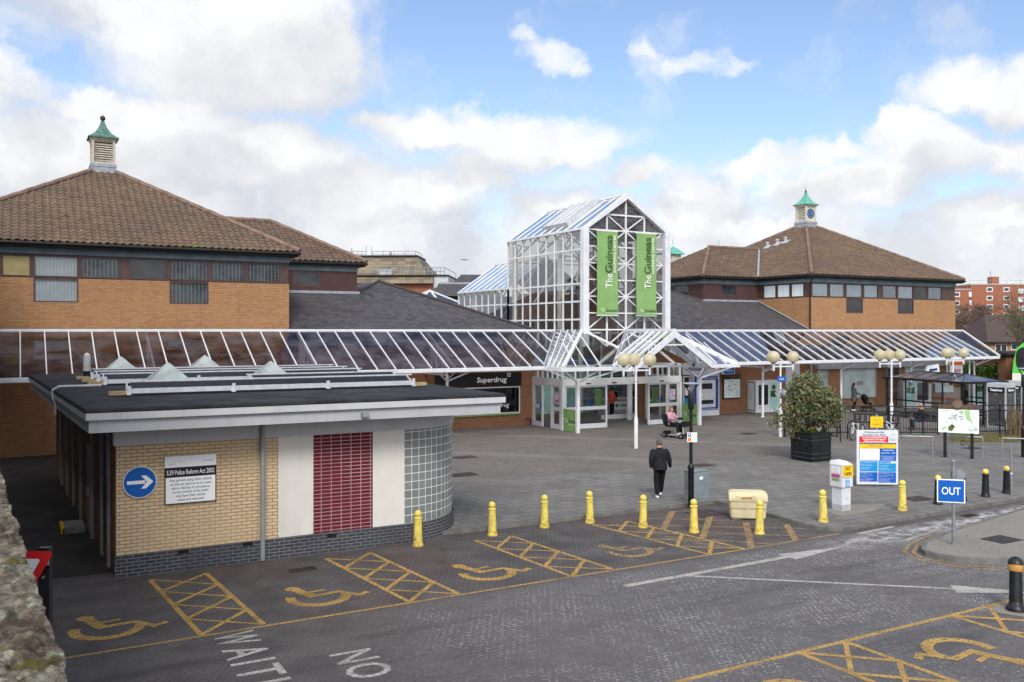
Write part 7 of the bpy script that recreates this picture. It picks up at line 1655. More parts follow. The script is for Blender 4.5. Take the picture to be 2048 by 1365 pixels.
# woman on the mobility scooter
pa, pb = G(1338, 874, PAV), G(1367, 878, PAV); c = (pa + pb) / 2; d = pb - pa; ang = math.atan2(d.y, d.x) - pi / 2 + R(8)
sc_ = thing('mobility_scooter', 'grey four-wheeled mobility scooter with a high black seat', 'scooter', (c.x, c.y, PAV), ang, None)
MB().box(-.20, .20, -.35, .42, .10, .16).build('deck', 'grey_paint', sc_, bevel=.02); MB().box(-.22, .22, -.62, -.30, .12, .30).build('battery_box', 'black', sc_, bevel=.03)
for x in (-.27, .27):
    for y in (-.48, .50):
        mb = MB(); mb.tube([(x - .04 * (1 if x > 0 else -1) * 0 - .04, y, .125), (x + .04, y, .125)], .125, 20); w_ = mb.build('wheel', 'rubber', sc_); mb = MB(); mb.tube([(x - .046, y, .125), (x + .046, y, .125)], .065, 14); mb.build('hub', 'chrome', w_)
MB().tube([(0, -.25, .16), (0, -.27, .50)], .035, 10).build('seat_post', 'chrome', sc_); MB().box(-.24, .24, -.50, -.02, .50, .58).build('seat', 'black_matt', sc_, bevel=.03)
mb = MB(); mb.slab([(-.24, -.50, .56), (.24, -.50, .56), (.24, -.60, 1.06), (-.24, -.60, 1.06)], (0, -1, 0), .07); mb.build('backrest', 'black_matt', sc_, bevel=.025); mb = MB(); mb.slab([(-.20, -.575, .62), (.20, -.575, .62), (.20, -.665, 1.02), (-.20, -.665, 1.02)], (0, -1, 0), .06); mb.build('blue_bag', 'cloth_blue', sc_, bevel=.025)
for x in (-.27, .27): MB().box(x - .03, x + .03, -.48, -.10, .74, .78).build('armrest', 'black', sc_, bevel=.01)
mb = MB(); mb.tube([(0, .44, .16), (0, .36, .55), (0, .24, .88)], .035, 10); mb.build('tiller', 'chrome', sc_); mb = MB(); mb.tube([(-.27, .14, .92), (-.1, .24, .90), (.1, .24, .90), (.27, .14, .92)], .018, 8); mb.box(-.11, .11, .18, .32, .86, .97); mb.build('handlebar', 'black', sc_)
mb = MB(); mb.box(-.18, .18, .40, .64, .56, .80); mb.build('basket', 'black_metal', sc_, bevel=.01); MB().box(-.17, .17, .30, .56, .10, .22).build('front_cowl', 'black', sc_, bevel=.03)
SIT = dict(pelvis=(0, -.30, .68), belly=(0, -.32, .84), chest=(0, -.33, 1.03), neck=(0, -.31, 1.19), jaw=(0, -.27, 1.28), head=(0, -.28, 1.365), crown=(0, -.29, 1.41), nose=(0, -.165, 1.32), shl=(-.17, -.33, 1.13), ell=(-.26, -.18, .92), wrl=(-.20, .06, .93), shr=(.17, -.33, 1.13), elr=(.26, -.18, .92), wrr=(.20, .06, .93),
           hil=(-.10, -.24, .66), knl=(-.12, .16, .64), anl=(-.11, .20, .25), tol=(-.12, .36, .20), hir=(.10, -.24, .66), knr=(.12, .16, .64), anr=(.11, .20, .25), tor=(.12, .36, .20))
person('person with ginger hair and pink coat riding the mobility scooter', (c.x, c.y, PAV), ang, SIT, 'cloth_pink', 'cloth_black', 'shoe_white', 'hair_ginger', 'long', 1.1, scale=.98)
# woman with a pushchair by the shop window
p = GP(1708, 823); fw_ = -HEAD - R(85)
person('person with long dark hair and grey coat pushing a pushchair past the shop window', p, fw_, dict(ell=(-.20, .08, 1.16), wrl=(-.16, .32, 1.08), elr=(.20, .08, 1.16), wrr=(.16, .32, 1.08), knl=(-.10, .10, .5), tol=(-.11, .16, .04), anr=(.10, -.16, .13), tor=(.11, -.02, .05)), 'cloth_grey', 'cloth_black', 'shoe_white', 'hair_dark', 'long', 1.1, coat=2.2)
q = p + Vector((-math.sin(fw_), math.cos(fw_), 0)) * .82
pc_ = thing('pushchair', 'black pushchair with a raised hood in front of the long-haired person', 'pushchair', (q.x, q.y, PAV), fw_)
for x, y, rr in ((-.27, -.22, .14), (.27, -.22, .14), (-.2, .40, .10), (.2, .40, .10)):
    mb = MB(); mb.tube([(x + rr * 0, y + (rr - .02) * math.cos(2 * pi * k / 20), rr + (rr - .02) * math.sin(2 * pi * k / 20)) for k in range(20)], .02, 6, closed=True); mb.tube([(x - .02, y, rr), (x + .02, y, rr)], .03, 8); mb.bar((x, y - rr + .03, rr), (x, y + rr - .03, rr), .008); mb.bar((x, y, .03), (x, y, 2 * rr - .03), .008); mb.build('wheel', 'rubber', pc_)
mb = MB()
for x in (-.25, .25): mb.tube([(x, -.40, 1.06), (x, -.20, .72), (x, .08, .42), (x * .8, .40, .11)], .015, 6); mb.tube([(x, -.22, .14), (x, .08, .45)], .014, 6)
mb.tube([(-.25, -.40, 1.06), (.25, -.40, 1.06)], .018, 8); mb.build('frame', 'black_metal', pc_)
mb = MB(); mb.slab([(-.2, -.12, .44), (.2, -.12, .44), (.2, .26, .48), (-.2, .26, .48)], (0, 0, 1), .06); mb.slab([(-.2, -.10, .48), (.2, -.10, .48), (.2, -.26, .98), (-.2, -.26, .98)], (0, -1, 0), .05); mb.build('seat', 'cloth_black', pc_, bevel=.02)
mb = MB(); vs = []; n = 9
for i in range(n):
    a = R(-15 + 120 * i / (n - 1))
    for j in range(7): b = pi * j / 6; vs.append((-.23 * math.cos(b), -.2 + .30 * math.sin(a) * (.35 + .65 * math.sin(b)), .72 + .36 * math.cos(a) * (.35 + .65 * math.sin(b)) + .0))
mb.add(vs, [(i * 7 + j, i * 7 + j + 1, (i + 1) * 7 + j + 1, (i + 1) * 7 + j) for i in range(n - 1) for j in range(6)], smooth=True); mb.build('hood', 'cloth_black', pc_); MB().box(-.2, .2, -.25, .15, .18, .34).build('basket', 'black_matt', pc_, bevel=.03)
K_ = dict(SIT); K_ = {k: (v[0], v[1] + .25, v[2] - .22) for k, v in SIT.items()}
person('small child sitting in the black pushchair under its hood', (q.x, q.y, PAV + .26), fw_, K_, 'cloth_brown', 'cloth_black', 'cloth_black', 'hair_dark', 'short', 1.0, scale=.56)

# benches with people by the railings
def bench(label, loc, rz, L=1.6):
    r = thing('bench', label, 'bench', loc, rz, 'black metal benches')
    for x in (-L / 2 + .15, L / 2 - .15): mb = MB(); mb.box(x - .03, x + .03, -.22, -.16, 0, .44); mb.box(x - .03, x + .03, .16, .22, 0, .44); mb.bar((x, .20, .44), (x, .30, .84), .05); mb.build('leg', 'black_metal', r)
    mb = MB()
    for k in range(5): mb.box(-L / 2, L / 2, -.23 + k * .095, -.155 + k * .095, .44, .47)
    mb.build('seat', 'black_metal', r); mb = MB()
    for k in range(9): x = -L / 2 + .08 + (L - .16) * k / 8; mb.bar((x, .21, .50), (x, .29, .82), .09, .02)
    mb.box(-L / 2, L / 2, .28, .32, .80, .86); mb.build('backrest', 'black_metal', r); return r
S2 = {k: (v[0], v[1] + .30, v[2] - .17) for k, v in SIT.items()}
S2.update(wrl=(-.14, .35, .62), wrr=(.14, .35, .62), ell=(-.26, .06, .72), elr=(.26, .06, .72), anl=(-.12, .42, .09), tol=(-.13, .58, .035), anr=(.12, .42, .09), tor=(.13, .58, .035), knl=(-.12, .46, .50), knr=(.12, .46, .50))
FACE = pi - HEAD
p = GP(1645, 873); bz = FACE - R(20); bench('black bench half hidden behind the planter box', (p.x, p.y, PAV), bz + pi); person('person in a dark jacket sitting on the bench behind the planter flowers', p, bz, S2, 'cloth_navy', 'cloth_black', 'cloth_black', 'hair_dark', 'short', 1.2)
p = GP(1752, 864); bench('long black bench behind the two white bicycles', (p.x, p.y, PAV), HEAD * -1 + R(-25), 2.2)
p = GP(1866, 862); bz = -HEAD + R(160); bench('long black bench behind the seated blond person', (p.x + .3, p.y - .05, PAV), bz + pi, 2.6)
p = GP(1842, 860); person('person with blond hair, dark jacket and jeans sitting on the bench before the shelter', p, bz - R(70), S2, 'cloth_navy', 'denim', 'cloth_black', 'hair_blonde', 'long', 1.15)

# bus shelter
C1, C2 = Vector((43.9, 30.3, PAV)), Vector((46.65, 29.75, PAV)); ex = (C2 - C1).normalized(); ang = math.atan2(ex.y, ex.x); LW, LL = (C2 - C1).length, 5.7
bs = thing('bus_shelter', 'dark metal bus shelter with a hipped brown panel roof', 'shelter', C1, ang); EV = 2.26; RG = 2.66
mb = MB(); q = [(-.15, -.15, EV), (LW + .15, -.15, EV), (LW + .15, LL + .15, EV), (-.15, LL + .15, EV)]; A_, B_ = (LW / 2, 1.25, RG), (LW / 2, LL - .9, RG)
mb.poly([q[0], q[1], A_]); mb.poly([q[1], q[2], B_, A_]); mb.poly([q[2], q[3], B_]); mb.poly([q[3], q[0], A_, B_]); mb.build('roof_panels', 'shelter_roof', bs)
mb = MB()
for a, b in zip(q, q[1:] + q[:1]): mb.bar(a, b, .09, .12)
for a, b in ((q[0], A_), (q[1], A_), (q[2], B_), (q[3], B_), (A_, B_)): mb.bar(a, b, .05, .05)
for k in range(1, 6): y = LL * k / 6; mb.bar((-.15, y, EV + .01), (LW / 2, min(max(y, 1.25), LL - .9), RG + .01), .03, .03); mb.bar((LW + .15, y, EV + .01), (LW / 2, min(max(y, 1.25), LL - .9), RG + .01), .03, .03)
mb.build('roof_frame', 'black_metal', bs)
for x, y, w in ((0, 0, .12), (LW, 0, .09), (0, LL, .08), (LW, LL, .08), (0, 1.4, .06), (0, 2.8, .07), (0, 4.2, .06), (LW, 1.9, .06), (LW, 3.8, .06), (LW / 2, 0, .07)):
    MB().box(x - w / 2, x + w / 2, y - w / 2, y + w / 2, 0, EV - .05).build('post', 'black_metal', bs)
for x, y0, y1 in ((0, 0, 1.4), (0, 1.4, 2.8), (0, 2.8, 4.2), (0, 4.2, LL), (LW, 0, 1.9), (LW, 1.9, 3.8), (LW, 3.8, LL)):
    mb = MB(); mb.quad((x, y0 + .05, .3), (x, y1 - .05, .3), (x, y1 - .05, 2.1), (x, y0 + .05, 2.1)); mb.build('glass_panel', 'glass', bs)
mb = MB(); mb.quad((.08, LL, .3), (LW - .08, LL, .3), (LW - .08, LL, 2.1), (.08, LL, 2.1)); mb.build('glass_panel', 'glass', bs)
for x in (0, LW):
    for z in (.28, .98): MB().box(x - .025, x + .025, .06, LL - .05, z, z + .09).build('rail', 'black_metal', bs)
for z in (.28, .98): MB().box(LW * .5, LW - .05, -.025, .025, z, z + .09).build('rail', 'black_metal', bs); MB().box(.06, LW - .06, LL - .025, LL + .025, z, z + .09).build('rail', 'black_metal', bs)
mb = MB(); mb.box(LW - .55, LW - .15, .5, LL - .6, .50, .55); 
for y in (.7, 2.6, 4.6): mb.box(LW - .38, LW - .32, y, y + .06, 0, .5)
mb.build('bench_seat', 'wood', bs); MB().box(.04, .08, .10, 1.3, 1.0, 2.0).build('timetable', 'map_paper', bs)
mb = MB(); mb.box(.03, .039, .2, 1.2, 1.05, 1.25, 0); mb.box(.03, .039, .2, 1.2, 1.27, 1.4, 1); mb.build('timetable_print', ['cyan_sign', 'red_sign'], bs)
def bsw(x, y): v = C1 + Vector((math.cos(ang) * x - math.sin(ang) * y, math.sin(ang) * x + math.cos(ang) * y, 0)); return v
person('person in a brown coat standing at the far end of the bus shelter', bsw(1.0, 4.7), FACE - R(130), dict(wrl=(-.2, .22, 1.0), wrr=(.2, .22, 1.0)), 'cloth_brown', 'cloth_black', 'cloth_black', 'hair_dark', 'short', 1.2, coat=1.2)
bg_ = thing('shoulder_bag', 'pale blue bag with a pink stripe held by the person in the brown coat', 'bag', bsw(.72, 4.35) + Vector((0, 0, .72)), -HEAD); MB().box(-.22, .22, -.08, .08, -.15, .22).build('bag_body', 'cyan_sign' if False else 'teal_pale', bg_, bevel=.05); MB().box(-.05, .05, -.086, .086, -.14, .21).build('pink_stripe', 'magenta', bg_); MB().tube([(-.15, 0, .2), (-.08, 0, .42), (.08, 0, .42), (.15, 0, .2)], .012, 6).build('handle', 'black', bg_)
person('person in dark coat and pale cap standing near the open end of the bus shelter', bsw(1.5, 1.6), FACE + R(60), dict(ell=(-.22, .08, 1.16), wrl=(-.14, .26, 1.05)), 'cloth_black', 'cloth_black', 'cloth_black', 'hair_grey', 'short', 1.4, coat=2.0)

# telephone boxes, dry reed screen
def phone(label, loc, rz):
    r = thing('telephone_box', label, 'telephone box', loc, rz, 'stainless telephone boxes'); s_ = .46
    for x in (-s_, s_):
        for y in (-s_, s_): MB().box(x - .035, x + .035, y - .035, y + .035, 0, 2.1).build('corner_post', 'pale_grey', r)
    MB().box(-s_ - .04, s_ + .04, -s_ - .04, s_ + .04, 2.1, 2.32).build('roof', 'pale_grey', r, bevel=.02)
    for y in (-s_, s_): MB().box(-s_ + .04, s_ - .04, y - .012, y + .012, .25, 1.84).build('glass_side', 'dim_glass', r)
    MB().box(s_ - .012, s_ + .012, -s_ + .04, s_ - .04, .25, 1.84).build('glass_side', 'dim_glass', r)
    for ax in range(2):
        mb = MB()
        if ax: mb.box(-s_ + .03, s_ - .03, -s_ - .045, -s_ - .02, 1.86, 2.08, 0); mb.text('Telephone', (0, -s_ - .047, 1.92), h=.11, w=.62, m=1, bold=.03, shear=.15)
        else: mb.box(-s_ - .045, -s_ - .02, -s_ + .03, s_ - .03, 1.86, 2.08, 0); mb.text('Telephone', (-s_ - .047, 0, 1.92), (0, -1, 0), (0, 0, 1), h=.11, w=.62, m=1, bold=.03, shear=.15)
        mb.build('header_sign', ['black', 'text_white'], r)
    mb = MB(); mb.box(-s_ - .012, -s_ + .012, -s_ + .04, s_ - .04, .25, 1.84); mb.build('door_glass', 'dim_glass', r); MB().box(-.15, .15, .2, .42, .9, 1.6).build('telephone_unit', 'grey_paint', r); MB().box(-s_, s_, -s_, s_, 0, .12).build('base', 'grey_paint', r); return r
pq = D(2002, 700, 46.6); ph1 = phone('telephone box with scratched dark glass behind the railings', (pq.x, pq.y, PAV), -HEAD + R(35))
pq = D(2034, 700, 48.0); dup(ph1, (pq.x + .5, pq.y + .3, PAV), -HEAD + R(35), 'second telephone box partly behind the first and the dry reeds')
g0 = GP(2022, 872); rs = thing('dry_reeds', 'tall dry brown reeds behind the railing at the right edge', 'reeds', (g0.x + .7, g0.y - .2, PAV)); mb = MB(); rr_ = random.Random(3)
for k in range(420):
    t_ = rr_.uniform(-.75, 1.6); w_ = rr_.gauss(0, .16); x = CH * t_ + SH * w_; y = -SH * t_ + CH * w_; h = rr_.uniform(.9, 1.42); mb.tube([(x, y, 0), (x + rr_.gauss(0, .04), y + rr_.gauss(0, .04), h * .6), (x + rr_.gauss(0, .10), y + rr_.gauss(0, .10), h)], [.009, .008, .004], 3, cap=False)
mb.build('stems', 'reed', rs)
gs = MB((0, 0, 0)); rr_ = random.Random(8); mbp = []
for k in range(5200):
    q = GP(rr_.uniform(1900, 2070), rr_.uniform(868, 886)); h = rr_.uniform(.03, .10); a = rr_.uniform(0, 6.28); dx, dy = math.cos(a) * .012, math.sin(a) * .012
    gs.poly([(q.x - dx, q.y - dy, PAV + .01), (q.x + dx, q.y + dy, PAV + .01), (q.x + rr_.gauss(0, .03), q.y + rr_.gauss(0, .03), PAV + h)])
go = gs.build('grass', 'grass_blade'); go['kind'] = 'stuff'; go['label'] = 'thin yellowish grass at the foot of the black railing'; go['category'] = 'grass'

# notice pole and estate signs behind the shelter, hedge, small brick building, bus, car
p = D(1912, 700, 60.5); r = thing('notice_board', 'orange and cream notice on white posts behind the bus shelter', 'sign', (p.x, p.y, PAV), -HEAD)
MB().tube([(-.6, 0, 0), (-.6, 0, 3.1)], .05, 8).build('post', 'white', r); MB().tube([(.9, 0, 0), (.9, 0, 3.1)], .05, 8).build('post', 'white', r); MB().box(-.45, .42, -.06, -.02, 1.95, 2.7).build('lower_panel', 'map_paper', r); MB().box(-.45, .42, -.06, -.02, 2.72, 3.2).build('orange_panel', 'ridge_tile' if False else 'orange', r); MB().box(-.3, .3, -.065, -.061, 2.2, 2.45).build('print', 'text_pink', r)
p = D(1867, 740, 58.0); r = thing('estate_sign', 'small tilted white sign with a dark logo above the bus shelter roof', 'sign', (p.x, p.y, p.z - .3), -HEAD, None); r.rotation_euler = (0, R(-8), -HEAD)
MB().box(-.42, .42, -.03, .03, 0, .62).build('board', 'white', r, bevel=.02); MB().box(-.25, .28, -.035, -.031, .22, .38).build('logo', 'text_navy', r); MB().tube([(-.6, .05, -2.2), (-.45, .05, .5)], .03, 6).build('post', 'white', r)
p = D(1924, 742, 67); hg = thing('hedge', 'dark green clipped hedge beyond the end of the right canopy', 'hedge', (p.x, p.y, 0)); rr_ = random.Random(6); pts = []
for k in range(5200): t_ = rr_.uniform(-2.6, 2.8); w_ = rr_.uniform(-.5, .5); z = rr_.uniform(.1, 2.55 + .22 * math.sin(t_ * 3)); pts.append((CH * t_ + SH * w_, -SH * t_ + CH * w_, z))
MB().leaves(pts, .16, 0, 1.5, rr_).build('foliage', 'leaf_hedge', hg); mb = MB()
for t_ in (-2, -1, 0, 1, 2): mb.tube([(CH * t_, -SH * t_, 0), (CH * t_ + .1, -SH * t_, 1.8)], .05, 5)
mb.build('stems', 'bark', hg)
X0, Y0 = 63.2, 46.5
a_ = D(1890, 800, 71); b_ = D(2012, 800, 66); dd = (b_ - a_); ang = math.atan2(dd.y, dd.x); L = dd.length
r = thing('brick_annexe', 'low brown brick annexe with three dark windows beyond the hedge', 'building', (a_.x, a_.y, 0), ang); wins = [(L - 2.75 + k * .78, L - 2.25 + k * .78, .9, 2.5) for k in range(3)]
mb = MB(); wall_rect(mb, 'y', 0, 0, L, 0, 3.35, wins, .3); mb.box(L - .3, L, .3, 5, 0, 3.35); mb.build('brick_wall', 'brick_brown', r)
for w_ in wins: win_part(r, 'y', .03, *w_, 'window_grey', fr='brown_frame', glass_=None)
mb = MB(); mb.box(-.3, L + .3, -.3, 5.3, 3.35, 3.5); mb.build('flat_roof', 'felt', r); mb = MB(); mb.tube([(-.3, -.32, 3.33), (L + .3, -.32, 3.33)], .06, 8); mb.build('gutter', 'gutter_black', r)

p = D(2024, 800, 60); bu = thing('bus', 'green and cream double-decker bus at the right edge of the photo', 'bus', (p.x, p.y, PAV), -HEAD + R(-33)); Wb, Hb, Lb = 2.5, 4.25, 10.5
pf = [(0, .35), (.02, 2.2), (.10, 3.1), (.28, 3.85), (.62, 4.2), (1.0, Hb), (1.5, Hb), (1.88, 4.2), (2.22, 3.85), (2.40, 3.1), (2.48, 2.2), (2.5, .35)]
def bus_shell(z0, z1, mat, nm):
    pts = [q for q in pf if z0 <= q[1] <= z1]; n = len(pts); mb = MB(); mb.add([(x, y, z) for y in (0, Lb) for x, z in pts], [tuple(range(n)), tuple(range(n, 2 * n))[::-1]] + [(i, i + 1, n + i + 1, n + i) for i in range(n - 1)]); return mb.build(nm, mat, bu, smooth=True)
bus_shell(.3, 2.21, 'bus_cream', 'lower_body'); bus_shell(2.19, 5, 'bus_green', 'upper_body')
def rr_poly(x0, x1, z0, z1, rad, y):
    pts = []
    for cx, cz, a0 in ((x1 - rad, z1 - rad, 0), (x0 + rad, z1 - rad, 90), (x0 + rad, z0 + rad, 180), (x1 - rad, z0 + rad, 270)):
        for k in range(6): a = R(a0 + 18 * k); pts.append((cx + rad * math.cos(a), y, cz + rad * math.sin(a)))
    return pts
fr_ = MB().poly(rr_poly(.22, 2.28, 2.35, 3.95, .55, -.012)).build('rear_window_surround', 'black', bu); MB().poly(rr_poly(.34, 2.16, 2.47, 3.83, .45, -.02)).build('rear_window', 'window_grey', fr_)
MB().box(.02, 2.48, -.03, .2, .35, .62).build('bumper', 'black', bu)
for x in (.25, 2.25):
    for y in (1.6, 8.2): mb = MB(); mb.tube([(x - .15, y, .5), (x + .15, y, .5)], .5, 20); mb.build('wheel', 'rubber', bu)
for x in (.2, 2.3): MB().box(x - .07, x + .07, -.035, -.012, 1.0, 1.5).build('tail_light', 'red_sign', bu)
p = D(2019, 800, 66); car = thing('parked_car', 'dark car just visible between the brick annexe and the green bus', 'car', (p.x, p.y, 0), -HEAD + R(20)); pr_ = [(-2, .35), (-2, .8), (-1.5, .92), (-1.0, 1.4), (.6, 1.42), (1.2, .95), (2.0, .82), (2.05, .35)]; n = len(pr_); mb = MB()
mb.add([(x, y, z) for y in (-.85, .85) for x, z in pr_], [tuple(range(n)), tuple(range(n, 2 * n))[::-1]] + [(i, (i + 1) % n, n + (i + 1) % n, n + i) for i in range(n)]); mb.build('body', 'cloth_navy', car, bevel=.06)
for x in (-1.25, 1.3):
    for y in (-.8, .8): mb = MB(); mb.tube([(x, y - .1, .32), (x, y + .1, .32)], .32, 18); mb.build('wheel', 'rubber', car)
mb = MB()
for y in (-.852, .852): mb.poly([(-1.3, y, .95), (-.9, y, 1.33), (.5, y, 1.34), (1.0, y, .95)])
mb.build('side_window', 'window_grey', car)
for y in (-.6, .6): MB().box(-2.03, -1.99, y - .15, y + .15, .62, .76).build('tail_light', 'red_sign', car)

# ------------------------------------------------------------------ far buildings
def block(label, px0, px1, ptop, d, cols, rows, brick_, ww=2.0, wh=1.5, dep=14, grp=None, extra=None, first=17.0):
    a = D(px0, ptop, d); b = D(px1, ptop, d); L = (b - a).length; Z = a.z; r = thing('apartment_block', label, 'building', (a.x, a.y, 0), -HEAD, grp); st = 2.75
    wins = [(c - ww / 2, c + ww / 2, Z - 1.1 - wh - st * k, Z - 1.1 - st * k) for c in cols for k in range(rows)]; wins = [w for w in wins if w[2] > .5]
    mb = MB(); wall_rect(mb, 'y', 0, 0, L, 0, Z - .3, wins, .4); mb.box(0, .4, .4, dep, 0, Z - .3); mb.box(L - .4, L, .4, dep, 0, Z - .3); mb.build('brick_wall', brick_, r)
    MB().box(-.1, L + .1, -.1, dep, Z - .3, Z).build('flat_roof', 'pale_grey', r)
    for w_ in wins: win_part(r, 'y', .05, *w_, 'window_grey', fr='white', fw=.28, glass_=None)
    mb = MB()
    for k in range(int(L / 3) + 1): mb.bar((k * 3, .6, Z), (k * 3, .6, Z + 1.1), .06)
    mb.bar((0, .6, Z + 1.1), (L, .6, Z + 1.1), .06); mb.build('roof_rail', 'galv', r)
    return r, Z, L
k = 290 / FPX
r1, Z, L = block('lower red brick flats just right of the clock pavilion', 1880, 1941, 578, 290, [(c - 1880) * k for c in (1892, 1914)], 6, 'brick_red'); MB().box(0, .9 * 2, 1, 3.4, Z, Z + 3.6).build('stair_or_shade_tower', 'brick_red', r1)
r2, Z, L = block('taller red brick flats with a roof stair tower at the right', 1941, 2075, 568, 290, [(c - 1941) * k for c in (1979.5, 2013)], 7, 'brick_red')
MB().box((1991 - 1941) * k, (2005 - 1941) * k, 2, 5, Z, Z + 2.4).build('stair_or_shade_tower', 'brick_red', r2); MB().tube([((1988 - 1941) * k, 2, Z), ((1988 - 1941) * k, 2, Z + 4.3)], .08, 5).build('aerial', 'galv', r2)
for q in range(6): MB().box((2036 - 1941) * k, (2046 - 1941) * k, -.35, -.02, Z - 3.2 - q * 2.75, Z - 1.6 - q * 2.75).build('balcony_front', 'white', r2)
for q in range(6): MB().box(-.6, .3, -.12, -.02, Z - 2.6 - q * 2.75 - 1.6, Z - 2.6 - q * 2.75).build('stair_window', 'white', r2)
# house at the right
d_ = 104.0; a = D(1978, 684, d_); b = D(2110, 684, d_); L = (b - a).length; k = d_ / FPX
r = thing('house', 'orange brick house with brown tiled roof and white windows behind the bus', 'house', (a.x, a.y, 0), -HEAD + R(4)); Z = a.z
wins = [((1991 - 1978) * k, (2016 - 1978) * k, Z - 1.15, Z - .25), ((2024 - 1978) * k, (2038 - 1978) * k, Z - .95, Z - .2), ((2050 - 1978) * k, (2066 - 1978) * k, Z - 1.15, Z - .25)]
mb = MB(); wall_rect(mb, 'y', 0, 0, L, -2, Z, wins, .3); mb.box(0, .3, .3, 7, -2, Z); mb.build('brick_wall', 'brick_orange', r)
for i, w_ in enumerate(wins): win_part(r, 'y', .03, *w_, 'window_grey', fr='white', fw=.09, glass_=None, mull=1 if i != 1 else 0)
mb = MB(); facet(mb, [(-.4, -.35, Z - .05), (L + .3, -.35, Z - .05), (L + .3, 3.6, Z + 3.2), (1.7, 3.6, Z + 3.2)]); facet(mb, [(-.4, 7.5, Z - .05), (-.4, -.35, Z - .05), (1.7, 3.6, Z + 3.2)], eave=(0, 1, 0)); mb.build('tiled_roof', 'house_tile', r); mb = MB(); mb.box(-.4, L, -.4, -.3, Z - .2, Z); mb.build('fascia', 'gutter_black', r)
mb = MB(); mb.box(-.05 + (2011 - 1978) * k * 0, .7, -.9, -.02, Z - 5.2, Z - 2.6); mb.build('porch', 'brick_brown', r)
# mansard building behind the left wing
d_ = 82.0; k = d_ / FPX
a = D(560, 0, d_); r = thing('mansard_building', 'buff stone-slated mansard block with roof railings behind the left pavilion', 'building', (a.x, a.y, 0), -HEAD - R(3)); zt, zp, zb = [CAMZ - (y - HZ) * k for y in (507, 553, 568)]
X = lambda px: (px - 560) * k
mb = MB(); mb.box(X(560), X(882), .6, 14, 0, zb); mb.build('brick_wall', 'brick_red', r)
mb = MB(); facet(mb, [(X(560), .1, zb), (X(868), .1, zb), (X(866), .5, zp), (X(560), .5, zp)]); mb.build('parapet', 'stone_slate', r); mb = MB(); mb.box(X(560), X(898), .3, 14.2, zp, zp + .12); mb.build('parapet_cap', 'gutter_black', r); MB().box(X(868), X(897), .45, 13, zb - .4, zp - .02).build('grey_side', 'pale_grey', r)
mb = MB(); facet(mb, [(X(560), 2.2, zp + .12), (X(851), 2.2, zp + .12), (X(822), 4.4, zt), (X(690), 4.4, zt), (X(560), 4.4, zt)]); facet(mb, [(X(851), 2.2, zp + .12), (X(856), 12, zp + .12), (X(822), 9, zt), (X(822), 4.4, zt)], eave=(0, 1, 0)); mb.build('mansard_roof', 'stone_slate', r)
mb = MB(); mb.box(X(688), X(823), 4.2, 9.4, zt, zt + .14); mb.build('flat_top', 'gutter_black', r)
def rail(x0, x1, y, z, h, n, y1=None):
    mb = MB()
    for i in range(n + 1): mb.tube([(x0 + (x1 - x0) * i / n, y, z), (x0 + (x1 - x0) * i / n, y, z + h)], .035, 5)
    for f in (.5, 1.0): mb.tube([(x0, y, z + h * f), (x1, y, z + h * f)], .03, 5)
    if y1: mb.tube([(x1, y, z + h), (x1, y1, z + h)], .03, 5); mb.tube([(x1, y1, z), (x1, y1, z + h)], .035, 5)
    mb.build('roof_rail', 'galv', r)
rail(X(676), X(712), 4.6, zt, .55, 4); rail(X(726), X(817), 4.6, zt, .55, 4, 8.5); rail(X(742), X(830), .8, zp + .1, .85, 6); rail(X(848), X(888), .8, zp + .1, .70, 5, 10)
for px in (713.5, 724.5): MB().tube([(X(px), 4.3, zp - 0.2), (X(px), 4.3, zt + 1.0)], .035, 5).build('ladder_stile', 'galv', r)
MB().tube([(X(758), 6, zt), (X(758), 6, zt + .6)], .12, 8).build('flue', 'galv', r); MB().tube([(X(677), 5.5, zt), (X(677), 5.5, zt + .95)], .05, 6).build('aerial', 'galv', r); MB().box(X(753), X(781), 1.2, 2.0, zp + .1, zp + .7).build('roof_plant', 'pale_grey', r)
# grey pavilion with a lead cap behind the tower, glass pyramid in the valley
d_ = 74.0; k = d_ / FPX; a = D(880, 0, d_); r = thing('slate_pavilion', 'dark slate hipped pavilion with a raised lead-capped lantern behind the glass tower', 'building', (a.x, a.y, 0), -HEAD + R(8)); X = lambda px: (px - 880) * k; zz_ = lambda y: CAMZ - (y - HZ) * k
mb = MB(); mb.box(X(882), X(1000), .8, 9, 0, zz_(592)); mb.build('wall', 'brown_frame', r)
mb = MB(); facet(mb, [(X(846), 0, zz_(592)), (X(1010), 0, zz_(592)), (X(985), 4.0, zz_(562)), (X(892), 4.0, zz_(562))]); facet(mb, [(X(846), 9, zz_(592)), (X(846), 0, zz_(592)), (X(892), 4, zz_(562)), (X(892), 7, zz_(562))], eave=(0, 1, 0)); mb.build('slate_roof', 'slate', r)
MB().box(X(886), X(985), 3.8, 8, zz_(564), zz_(560)).build('lead_tray', 'lead', r)
mb = MB(); facet(mb, [(X(916), 4.4, zz_(559)), (X(1020), 4.4, zz_(559)), (X(1010), 6, zz_(540)), (X(935), 6, zz_(540))]); facet(mb, [(X(916), 8, zz_(559)), (X(916), 4.4, zz_(559)), (X(935), 6, zz_(540))], eave=(0, 1, 0)); mb.build('lantern_roof', 'slate', r)
p = D(860, 600, 63); r = thing('glass_pyramid', 'low white-framed glass rooflight pyramid above the slate roof', 'rooflight', p - Vector((0, 0, .45)), 0); s_ = 2.0
mb = MB()
